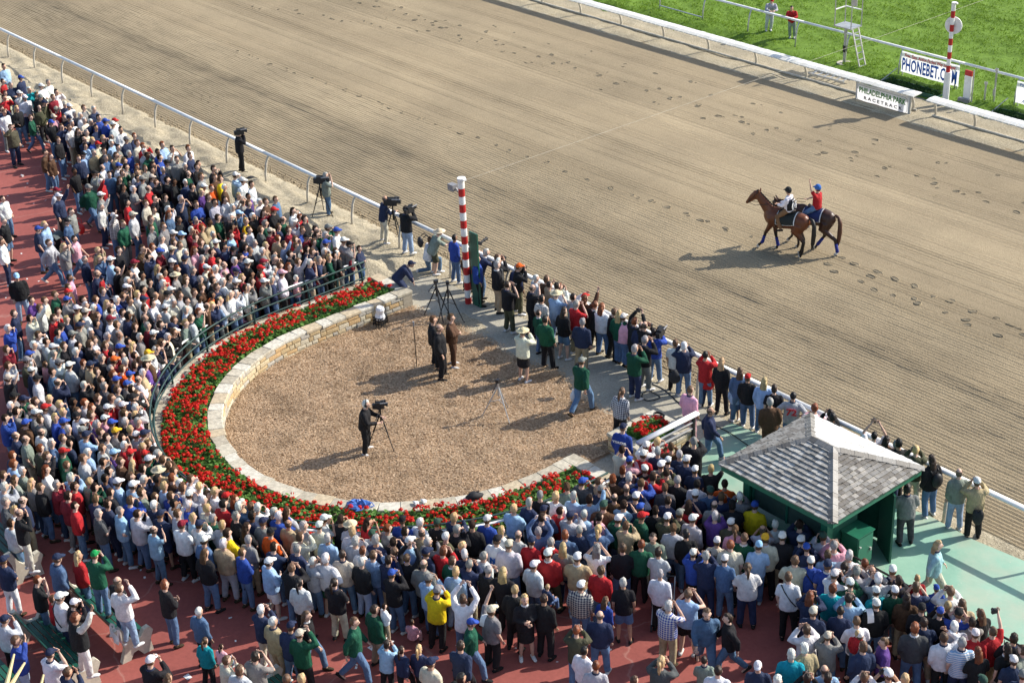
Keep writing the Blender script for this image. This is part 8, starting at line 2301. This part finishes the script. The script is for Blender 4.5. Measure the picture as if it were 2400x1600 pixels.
-38.67 17.95 0.00 -0.36 0.77 c B pu n 3 l
-37.56 16.91 0.00 -0.34 0.78 c cb r k 3 l
-38.09 16.92 0.00 -0.24 1.00 f cb lg j 1 s
-37.70 16.62 0.00 -0.15 0.98 s cb g j 0 l
-38.05 16.49 0.00 -0.01 1.01 t cb n n 0 l
-37.05 16.55 0.00 0.14 0.97 c B k k 0 s
-38.43 16.59 0.00 -0.33 1.01 t R br j 1 l
-38.03 16.10 0.00 -0.08 0.99 s G dg d 0 l
-39.08 15.19 0.00 -0.07 1.03 c S n j 0 l
-39.16 16.02 0.00 -0.61 0.78 t Y p d 1 l
-38.53 15.71 0.00 -0.17 0.98 c W k g 1 l
-38.76 16.03 0.00 -0.22 0.80 f B n d 3 l
-38.41 16.20 0.00 -0.29 1.00 s B br g 2 l
-37.33 15.95 0.00 -0.51 0.98 s B g g 2 l
-37.13 15.25 0.00 -0.28 1.01 t Rl m d 0 l
-37.47 15.61 0.00 -0.18 1.02 t B k j 1 l
-36.93 15.58 0.00 -0.43 0.97 c cw r k 2 l
-36.97 15.97 0.00 -0.25 0.97 t W m kh 1 s
-36.59 15.91 0.00 -0.12 1.02 s cw g j 3 l
-36.37 16.16 0.00 -0.06 1.02 s S k n 1 l
-36.81 16.33 0.00 -0.02 1.01 t ck d kh 1 l
-36.24 15.74 0.00 -0.05 1.00 c B g k 0 l
-35.77 15.55 0.00 0.05 1.02 s W k kh 1 l
-35.53 15.79 0.00 -0.52 1.02 t G m g 2 l
-35.89 15.92 0.00 0.04 1.02 s Y p k 0 l
-35.87 15.92 0.00 -0.12 0.98 s ck p j 3 s
-36.25 16.10 0.00 -0.01 1.01 c W lg j 2 l
-36.44 15.26 0.00 -0.06 0.97 t cw p g 0 l
-36.05 15.27 0.00 -0.50 0.99 s cb n n 2 l
-37.53 15.24 0.00 -0.23 1.01 f R lg j 1 l
-36.60 14.69 0.00 -0.13 0.99 c cw g kh 1 l
-36.99 14.72 0.00 -0.24 1.02 s ck w k 2 l
-36.78 15.05 0.00 -0.38 1.01 s B r j 0 l
-37.58 14.61 0.00 -0.14 0.97 s Y br k 0 l
-36.97 14.32 0.00 -0.43 1.01 s cb b k 0 l
-37.96 14.68 0.00 -0.30 1.00 c Y d j 1 l
-38.10 14.33 0.00 -0.14 0.99 s cr lg j 2 l
-38.38 14.61 0.00 0.09 1.02 s Y g g 2 l
-38.58 14.28 0.00 -0.37 1.01 s B dg g 0 s
-37.94 13.98 0.00 -0.49 1.02 s cw g k 2 l
-38.32 14.00 0.00 -0.25 1.01 c S dg d 1 l
-38.91 14.07 0.00 -0.62 1.01 c cn gn kh 1 s
-39.29 13.97 0.00 -0.36 1.00 s ck g kh 0 l
-38.84 13.68 0.00 -0.09 1.01 t W k j 0 l
-37.72 13.58 0.00 0.07 0.98 s cb br k 0 l
-37.36 14.28 0.00 -0.62 1.01 s Y b d 2 l
-38.32 13.26 0.00 -0.31 1.00 c D b j 1 l
-36.57 14.27 0.00 0.03 0.99 t W k k 0 l
-36.24 14.51 0.00 0.03 0.99 s cg dg g 2 l
-36.15 14.90 0.00 -0.13 1.03 t G pu g 0 l
-35.83 14.40 0.00 0.18 1.03 c cn lb j 2 s
-35.75 14.79 0.00 -0.29 1.02 s B k j 0 s
-35.53 15.12 0.00 -0.10 1.00 t cy g g 2 l
-35.39 15.48 0.00 0.10 0.99 s Y k kh 3 l
-35.00 15.44 0.00 -0.10 0.99 f cw lg j 0 l
-34.84 15.57 0.00 -0.10 1.02 c cn lg kh 1 s
-34.44 15.48 0.00 -0.01 0.97 t B k g 2 l
-34.49 15.49 0.00 -0.18 0.97 h Y w g 0 l
-33.99 15.39 0.00 0.02 0.99 s ck g n 3 l
-35.09 15.06 0.00 -0.27 1.01 c D g kh 2 l
-35.09 14.49 0.00 -0.16 0.98 s B lg k 2 l
-34.55 14.55 0.00 -0.23 1.01 t clb pu kh 2 s
-34.32 14.89 0.00 0.01 0.98 f cr r k 1 l
-34.38 15.29 0.00 0.04 0.98 s Y r n 0 l
-33.98 15.11 0.00 0.14 0.99 c cr r j 2 l
-33.57 15.01 0.00 -0.06 1.03 c cw gn d 3 l
-34.08 14.48 0.00 -0.36 1.01 s B br j 0 l
-33.73 14.66 0.00 0.48 1.00 f Yl br k 1 l
-33.04 15.31 0.00 0.38 0.99 s B d kh 2 s
-32.87 15.31 0.00 0.34 0.78 c W d k 0 l
-33.04 15.01 0.00 0.69 0.97 c hs t kh 1 l
-37.29 13.09 0.00 -0.24 0.99 t S n g 0 s
-36.90 13.19 0.00 -0.35 1.00 s S gg kh 0 s
-37.01 13.69 0.00 0.05 0.97 s S w g 0 l
-36.07 13.23 0.00 0.15 1.03 t R ol k 1 s
-35.92 13.97 0.00 0.04 0.97 t D n k 2 l
-35.64 13.64 0.00 -0.56 0.98 s cr gn j 0 l
-35.67 13.21 0.00 -0.44 1.01 h B k j 1 l
-34.85 13.83 0.00 -0.31 1.03 f B lg j 2 s
-35.52 14.02 0.00 -0.27 0.71 c B p n 0 l
-35.25 13.72 0.00 -0.01 0.71 t B p j 2 s
-36.27 12.54 0.00 0.04 1.03 s R n d 0 l
-35.90 12.39 0.00 0.01 1.02 t R lb kh 3 l
-35.51 12.44 0.00 -0.09 0.98 f W gg kh 2 l
-35.64 11.97 0.00 -0.14 0.99 c B n j 0 l
-35.02 12.88 0.00 -0.35 1.03 f Rl w j 0 l
-34.85 12.38 0.00 -0.03 0.97 s Yl g d 0 l
-34.36 14.12 0.00 -0.09 1.01 c D lg kh 3 l
-33.96 14.08 0.00 -0.20 0.97 s D n j 0 l
-33.32 14.72 0.00 0.09 1.02 f D n j 1 l
-33.25 14.33 0.00 -0.46 1.00 t B n j 0 l
-33.60 13.80 0.00 -0.02 1.01 s K n kh 5 s
-33.22 13.94 0.00 -0.30 1.01 t cw lb j 2 l
-32.76 14.12 0.00 0.06 1.03 c cw lb kh 1 s
-32.89 14.49 0.00 -0.11 1.00 c W n kh 2 l
-32.59 14.73 0.00 -0.06 1.03 t K k d 4 s
-32.20 14.71 0.00 -0.00 1.02 f Y lb g 3 s
-32.47 15.08 0.00 0.30 0.99 t R br g 0 l
-31.79 15.00 0.00 0.10 1.03 s B w j 3 l
-32.03 15.35 0.00 -0.27 1.02 c B w k 1 l
-32.18 15.34 0.00 -0.16 0.81 c Dl w j 0 l
-31.43 14.96 0.00 0.28 1.01 c cw lg k 0 l
-32.04 14.34 0.00 0.02 0.98 t B g n 0 s
-33.40 13.39 0.00 -0.17 1.01 c D gn j 2 l
-33.81 13.06 0.00 -0.24 1.01 s D r j 2 l
-33.79 13.46 0.00 0.21 0.99 s Y gg k 0 l
-34.22 12.75 0.00 -0.41 1.01 c G m d 2 l
-32.27 13.78 0.00 0.31 0.99 c B b j 0 l
-31.71 14.14 0.00 0.30 0.98 t W n d 1 l
-31.41 14.50 0.00 -0.22 0.99 c K w n 5 l
-31.11 14.74 0.00 0.01 0.99 t W b k 0 s
-30.96 15.10 0.00 -0.11 1.02 f W w j 1 s
-31.13 15.50 0.00 -0.15 1.01 c Y w k 2 s
-30.84 15.58 0.00 0.17 1.00 t D w j 0 l
-30.74 15.60 0.00 -0.03 1.00 t cr dg j 0 l
-30.46 15.69 0.00 -0.06 1.01 s Rl n j 1 l
-30.11 15.58 0.00 0.29 1.01 c W d k 1 l
-30.43 15.35 0.00 0.12 1.03 t K r kh 0 l
-31.24 15.37 0.00 -0.60 0.97 f B t n 0 l
-30.58 14.98 0.00 0.12 1.01 f Y c k 2 l
-32.49 13.29 0.00 0.06 1.01 t D n n 2 l
-34.38 11.47 0.00 -0.47 1.01 s G dg j 1 l
-34.17 11.82 0.00 -0.15 1.00 s S n kh 1 s
-33.89 11.48 0.00 -0.45 1.00 f Y w kh 0 l
-33.07 12.68 0.00 -0.30 0.98 s D r j 1 l
-33.32 15.29 0.00 0.38 1.02 c B br k 0 l
-33.70 15.36 0.00 -0.14 1.02 s G n d 1 l
-34.98 13.42 0.00 -0.02 0.97 s B gn d 2 l
-38.97 16.36 0.00 -0.53 0.99 t B k j 1 l
-38.91 16.75 0.00 -0.19 0.97 f G k j 0 l
-39.85 17.54 0.00 -0.47 0.98 f cb w n 3 l
-39.64 17.88 0.00 -0.12 0.99 t Yl w d 1 l
-38.88 17.23 0.00 0.16 1.00 t W k j 0 l
-40.27 17.31 0.00 -0.36 0.99 f B r k 2 l
-40.88 16.74 0.00 -0.16 0.97 s D n k 2 s
-38.91 18.24 0.00 -0.30 1.01 c B k n 0 s
-39.15 18.55 0.00 -0.26 1.01 c D k j 1 l
-39.15 18.55 0.00 -0.50 1.01 t B n j 2 l
-32.96 13.19 0.00 0.37 0.99 c B n k 3 s
-34.23 13.15 0.00 0.23 1.02 c W lb n 0 l
-32.13 15.11 0.00 -0.22 0.98 s W n n 2 l
-31.78 14.62 0.00 0.14 0.98 c B b j 0 l
-35.02 11.72 0.00 0.07 1.02 c W lg k 0 l
-35.27 12.12 0.00 0.04 0.98 f Bl gg k 0 l
-34.46 12.43 0.00 -0.16 0.98 s B k j 0 l
-32.90 13.58 0.00 0.07 1.02 s D k g 2 l
-32.38 14.16 0.00 -0.12 1.01 f B gg d 0 l
-33.50 12.73 0.00 0.23 1.02 s D m g 0 l
-37.56 16.26 0.00 -0.37 1.00 t B g g 0 l
-37.32 16.57 0.00 0.05 0.99 s D k k 1 l
-37.87 15.06 0.00 -0.17 0.98 f K k k 4 l
-37.33 14.91 0.00 -0.40 0.98 f B k g 0 l
-36.32 13.97 0.00 -0.64 0.97 s B g g 0 l
-36.19 13.60 0.00 -0.32 1.01 s W d n 1 l
-37.55 13.93 0.00 0.05 1.00 s B g j 1 s
-38.45 13.64 0.00 0.08 1.00 c D g d 0 l
-34.72 14.93 0.00 -0.32 1.01 c W r j 0 l
-35.35 14.77 0.00 -0.45 1.03 f D lg j 1 l
-35.14 14.10 0.00 -0.10 0.98 f W lb k 0 s
-32.77 15.29 0.00 -0.11 0.97 s B t k 2 s
-31.64 15.36 0.00 0.10 0.99 c Y w k 0 l
-29.98 15.86 0.00 0.28 0.97 s B n j 3 l
-30.26 15.76 0.00 -0.17 0.98 s W t j 0 l
-33.48 11.18 0.00 0.15 0.97 s D lg j 3 l
-32.08 10.36 0.00 0.41 0.99 f cn n w 3 s
-30.74 10.56 0.00 -0.24 1.02 c R k j 1 s
-30.22 10.65 0.00 -0.14 0.84 s B r j 2 s
-32.22 12.90 0.00 -0.07 1.03 f G dg j 1 s
-31.98 13.35 0.00 -0.16 1.02 a G lb j 0 s
-31.58 13.59 0.00 -0.00 1.01 c D lg j 2 l
-31.25 14.04 0.00 0.34 0.97 c cn n ns 3 s
-30.73 13.58 0.00 0.00 0.99 h S lb j 0 s
-30.41 14.17 0.00 0.31 1.00 f cm w k 1 s
-30.17 14.49 0.00 0.25 0.98 c cn w j 1 l
-29.47 14.23 0.00 0.14 1.00 s cw d j 2 l
-28.95 13.95 0.00 0.25 1.02 s Bl k j 2 l
-30.56 14.56 0.00 -0.11 0.98 f Y lb d 2 l
-30.17 14.89 0.00 0.01 0.98 f G gn j 3 l
-29.77 14.91 0.00 0.29 0.98 t Y lg d 0 l
-29.78 15.31 0.00 -0.20 1.02 t G k k 1 s
-29.30 14.77 0.00 0.01 1.02 f D y d 0 l
-28.99 14.48 0.00 0.35 1.02 s W t lg 0 l
-28.42 14.63 0.00 0.02 1.00 f B b j 0 l
-28.82 15.05 0.00 0.23 0.97 t G g kh 1 l
-29.53 15.61 0.00 0.07 1.02 s K n kh 4 l
-29.26 15.28 0.00 0.08 0.99 f Dl k g 0 s
-30.90 14.34 0.00 -0.08 1.01 f B lg k 0 l
-25.70 12.40 0.95 0.40 0.59 i Dp p lb 1 l
-29.13 15.66 0.00 0.23 1.01 t cn g j 0 l
-29.07 16.06 0.00 0.29 1.01 c W b k 0 l
-28.63 15.56 0.00 0.17 1.01 t ck o n 0 l
-28.06 15.27 0.00 0.26 1.01 c D n j 0 s
-27.59 15.63 0.00 0.15 1.02 f G n k 1 l
-27.95 15.95 0.00 0.19 1.02 h B c j 0 l
-28.68 16.09 0.00 0.21 0.99 s S t j 3 s
-28.34 16.30 0.00 -0.33 1.00 f G g d 0 l
-28.26 16.82 0.00 -0.31 0.99 c cw lg n 2 s
-28.01 16.54 0.00 0.63 1.02 f cw c j 1 s
-27.50 16.43 0.00 0.46 1.00 s W lb kh 3 l
-27.63 17.17 0.00 0.59 0.97 s hs w k 2 s
-27.28 17.00 0.00 0.49 1.01 s Y w j 0 l
-26.93 16.82 0.00 0.38 1.00 c W lg g 0 l
-27.37 17.48 0.00 -0.20 1.01 c Dl r g 3 s
-26.97 17.33 0.00 0.41 0.97 f cgg lg g 0 l
-26.86 17.71 0.00 -0.15 0.99 f R g j 2 l
-26.59 17.18 0.00 0.34 1.03 s G n d 3 l
-26.31 17.47 0.00 0.43 0.98 c D k k 0 s
-26.01 17.72 0.00 0.13 1.02 t cw lb j 0 s
-26.81 18.12 0.00 0.60 1.02 s ck b d 2 l
-26.38 17.88 0.00 0.05 1.03 t D n k 1 s
-26.18 18.22 0.00 0.33 0.97 t S t j 2 s
-26.52 18.43 0.00 0.11 0.99 t W w d 1 l
-26.25 18.73 0.00 0.28 0.97 s cgg k k 3 l
-26.05 19.08 0.00 0.10 1.02 c Y n g 3 l
-25.70 18.88 0.00 -0.17 0.98 c G k k 1 l
-25.49 19.21 0.00 0.72 1.03 t D k g 3 l
-25.43 19.61 0.00 0.38 1.02 t cw b d 1 l
-25.59 18.48 0.00 0.10 1.01 s W ol k 1 l
-25.78 18.09 0.00 -0.11 0.97 h W g j 0 l
-24.84 19.56 0.00 0.12 1.02 s Y w n 1 s
-24.35 15.78 0.75 -0.15 0.59 f D w kh 1 l
-24.30 20.25 0.00 0.58 0.97 u G d j 0 l
-24.58 20.59 0.00 0.22 1.02 c D n kh 1 l
-24.59 21.19 0.00 -0.03 0.97 t D r j 0 l
-24.19 21.14 0.00 0.26 1.01 c cn lg g 0 l
-24.09 21.52 0.00 0.31 0.97 s W lb j 2 l
-23.71 21.66 0.00 0.02 0.99 s Kp p k 0 l
-23.37 21.94 0.00 0.26 0.97 c cw gn j 0 l
-22.98 21.83 0.00 0.34 1.00 c B t k 0 l
-23.03 22.39 0.00 -0.30 1.00 t cr gn n 3 l
-22.53 22.75 0.00 0.50 1.01 c cw ol d 2 l
-22.16 22.59 0.00 0.50 1.00 t B lg j 3 s
-22.09 23.16 0.00 0.15 1.01 s cw lg j 0 l
-22.51 23.15 0.00 0.33 0.98 s cg k k 2 l
-21.79 23.61 0.00 0.47 1.02 c W pu kh 0 l
-21.42 23.76 0.00 0.52 0.97 f cw ol g 0 l
-21.08 23.55 0.00 0.71 1.02 s Bp p j 1 l
-20.70 24.07 0.00 0.62 0.98 c S lg kh 3 s
-23.68 20.99 0.00 0.36 0.97 s G n j 3 l
-23.30 21.25 0.00 0.63 1.01 c Yp d k 0 l
-19.49 24.81 0.00 1.01 1.01 c cgg lg g 2 l
-20.66 24.47 0.00 1.07 0.97 t W lg k 0 l
-20.20 24.80 0.00 0.71 1.00 c D n j 0 l
"""
# ------------------------------------------------------------------ the spectators
def ground_z(x, y):
    if y > 53: return float(turf_z(np.array([x]), np.array([y]))[0])
    if y > 51.5: return .1
    if x > -26.1 and 25.3 < y < 29.15: return .10
    r_ = math.hypot(x-UC, y-UY)
    if (r_ < RI and y < UY) or (abs(x-UC) < RI and UY <= y < 27): return .11
    if -40 < x < -26 and y > 26.3 and y < 29.1: return .078
    if y > 25.6: return float(verge_z(np.array([x]), np.array([y]))[0])
    return 0.0
HELD = {'c': (.0,.235,1.575), 'u': (0,.22,1.95), 'o': (.25,.30,1.93)}
camd_ = []
for (x, y, on, rz, sc, pose, hair, top, bot, skin, slv, pat, wide, mir, label) in PEOPLE:
    z = ground_z(x, y)+on
    t = put_person(x, y, z, rz, sc, pose, hair, top, bot, skin, slv, pat, label, wide, bool(mir))
    camd_.append((t, x, y, z, rz, sc, pose, mir, label))
    if 'white number' in label:
        back_text(t, [('52', .26, 1.16, M['white'], dict(bold=.008)), ('G TURNER', .075, 1.33, M['white'], dict(bold=.002))], yb=-.186)
    if 'red number' in label: back_text(t, [('72', .27, 1.22, M['inkred'], dict(bold=.01))], yb=-.184)
    if 'monogram' in label: back_text(t, [('N', .17, 1.19, M['inkblue'], dict(bold=.01)), ('D', .17, 1.15, M['inkblue'], dict(bold=.01))], yb=-.186)
    if 'white lettering' in label: back_text(t, [('SECURITY', .085, 1.28, M['white'], dict(bold=.004))], yb=-.178)
    if 'red lettering' in label: back_text(t, [('Racing', .11, 1.24, M['inkred'], dict(bold=.004, shear=.3))], yb=-.178)
    if 'yellow print' in label:
        MB().disc((0,-.182,1.22), .07, .006, 12, axis=(0,1,0)).box((0,-.184,1.08), (.18,.006,.03)).build('print', simple('yellow_print', (.6,.42,.03), .8), t)
    if 'headphones' in label:
        hd = joints(pose)['hd']
        b = MB().tube([hd+V3((.1*math.cos(a), 0, .015+.125*math.sin(a))) for a in np.linspace(0, math.pi, 9)], .012, 5)
        for s in (-1,1): b.disc(hd+V3((s*.098,0,0)), .04, .03, 10, axis=(1,0,0))
        b.build('headphones', M['blackpl'], t)
    if 'backpack' in label:
        b = MB(); b.ball((0,-.20,1.18), (.15,.10,.20), 10, 8); b.tube([(.10,-.12,1.36),(.11,.0,1.43),(.11,.12,1.3)], .018, 5).tube([(-.10,-.12,1.36),(-.11,.0,1.43),(-.11,.12,1.3)], .018, 5)
        p_ = thing('backpack', 'backpack worn by '+label.split(',')[0], 'backpack', (x,y,z), rz); p_.scale = t.scale
        b.build('body', M['blackpl'], p_, smooth=True)
    if 'towel over' in label:
        P = []
        for k in range(8):
            q = k/7; c = V3((-.13-.03*q, -.17+.36*q if False else -.165*math.cos(q*2.6), 1.10+.36*math.sin(.35+q*2.1)))
            P += [tuple(c+V3((-.07,0,0))), tuple(c+V3((.07,0,.02)))]
        p_ = MB().add(P, [(2*k,2*k+1,2*k+3,2*k+2) for k in range(7)]).build('towel', M['white'], None, (x,y,z)); p_.rotation_euler = t.rotation_euler
        tag(p_, ' '.join(('white towel on '+label.split(',')[0].replace(' with white towel over shoulder','')).split()[:16]), 'towel')
    if 'strap across' in label:
        MB().tube([(-.15,-.05,1.46),(-.06,-.15,1.34),(.08,-.16,1.12),(.18,-.10,.96)], .014, 5).build('strap', M['blackpl'], t)
    if 'shoulder camera' in label or 'TV camera on the shoulder' in label:
        q = Matrix.Translation((x,y,z)) @ Matrix.Rotation(rz, 4, 'Z') @ V3((.15*sc, .10*sc, 1.66*sc))
        tv_camera('TV camera on the shoulder of the '+label.split(',')[0], q, rz, .72)
# small cameras held up to the eye, things of their own
cmesh = MB().box((0,0,0), (.13,.06,.09)).tube([(0,.03,0),(0,.09,0)], .036, 10).box((0,0,.055), (.05,.05,.03)).mesh('held_camera', M['blackpl'])
used = 0; held_labels = set()
for (t, x, y, z, rz, sc, pose, mir, label) in camd_:
    if pose in HELD and 'TV camera' not in label and 'shoulder camera' not in label and used < 60:
        rr = random.Random(int(abs(x*y)*100))
        if rr.random() < .35 and pose != 'u': continue
        o = link('held_camera', cmesh, None); hx, hy, hz = HELD[pose]
        if mir: hx = -hx
        o.matrix_world = Matrix.Translation((x,y,z)) @ Matrix.Rotation(rz, 4, 'Z') @ Matrix.Translation((hx*sc, hy*sc, hz*sc))
        who = label.replace(', hands at face', '').replace(', both arms raised', '').replace(', one arm raised', '')
        lab = 'camera held up by the '+who
        if len(lab.split()) > 16: lab = 'camera of the '+who
        if len(lab.split()) > 16 or lab in held_labels:
            bpy.data.objects.remove(o); continue
        held_labels.add(lab)
        tag(o, lab, 'camera', 'cameras held up by spectators'); used += 1
    if 'long lens' in label or 'long camera lens' in label:
        o = MB().tube([(0,.05,0),(0,.18,0),(0,.20,0),(0,.36,.0)], [.035,.04,.05,.055], 10).box((0,0,0), (.14,.07,.10)).build('long_lens_camera', M['blackpl'])
        hz = 1.6 if pose == 'c' else 1.45; hy = .26 if pose == 'c' else .55
        o.matrix_world = Matrix.Translation((x,y,z)) @ Matrix.Rotation(rz, 4, 'Z') @ Matrix.Translation((0, hy*sc, hz*sc)) @ Matrix.Rotation(.15, 4, 'X')
        tag(o, 'camera with a long lens used by the '+label.split(',')[0], 'camera')
# the rest of the packed crowd as one mass
def arrays(me):
    nv = len(me.vertices); v = np.empty(nv*3, dtype=np.float32); me.vertices.foreach_get('co', v)
    me.calc_loop_triangles(); nt_ = len(me.loop_triangles); f = np.empty(nt_*3, dtype=np.int32); me.loop_triangles.foreach_get('vertices', f)
    return v.reshape(-1,3), f.reshape(-1,3)
AC = {}
def arr(key, fn):
    if key not in AC: AC[key] = arrays(fn())
    return AC[key]
VV, FF, KK = [], [], []; base = 0
for ln in CROWD.strip().split('\n'):
    q = ln.split(); x, y, on, rz, sc = map(float, q[:5]); pose, hair, top, bot = q[5:9]; skin = int(q[9]); slv = q[10]
    r_ = random.Random(ln); hv = r_.randrange(3); hd = np.array(joints(pose)['hd'])
    kd, bc = bottom_spec(bot); st, hc, cs, cc = head_spec(hair)
    L = [(arr(('b',pose), lambda: body_mesh(pose, True)), SKIN[skin], 0), (arr(('s',pose,slv), lambda: shirt_mesh(pose, slv, True)), vary(CC[top], r_), 0),
         (arr(('t',pose,kd), lambda: trouser_mesh(pose, kd, True)), vary(bc, r_), 0), (arr(('o',pose), lambda: shoe_mesh(pose, True)), r_.choice([(.6,.6,.6),(.02,.02,.02),(.05,.035,.02)]), 0),
         (arr(('h',st,hv), lambda: hairm(st, hv)), vary(hc, r_, .3), 1)]
    if cs: L.append((arr(('c',cs), lambda: capm_(cs)), vary(cc, r_, .08), 1))
    ca, sa = math.cos(rz), math.sin(rz); wd = r_.uniform(.95, 1.12) if sc > .85 else .97; z = ground_z(x, y)+on
    for (v, f), col, ish in L:
        w_ = (v+hd if ish else v)*np.array([sc*wd, sc*wd, sc])
        VV.append(np.stack([w_[:,0]*ca-w_[:,1]*sa+x, w_[:,0]*sa+w_[:,1]*ca+y, w_[:,2]+z], 1)); FF.append(f+base); base += len(v)
        KK.append(np.tile(np.array([*col, 1.0], dtype=np.float32), (len(v), 1)))
cme = np_mesh('crowd', np.concatenate(VV), np.concatenate(FF), M['crowd'], True)
at = cme.attributes.new('Col', 'FLOAT_COLOR', 'POINT'); at.data.foreach_set('color', np.concatenate(KK).ravel().astype(np.float32))
stuff(link('crowd', cme), 'densely packed spectators standing shoulder to shoulder behind the rails')
print('crowd tris', len(cme.polygons), 'hoofs', len(hp), 'shingles', nsh, 'stones', cnt)
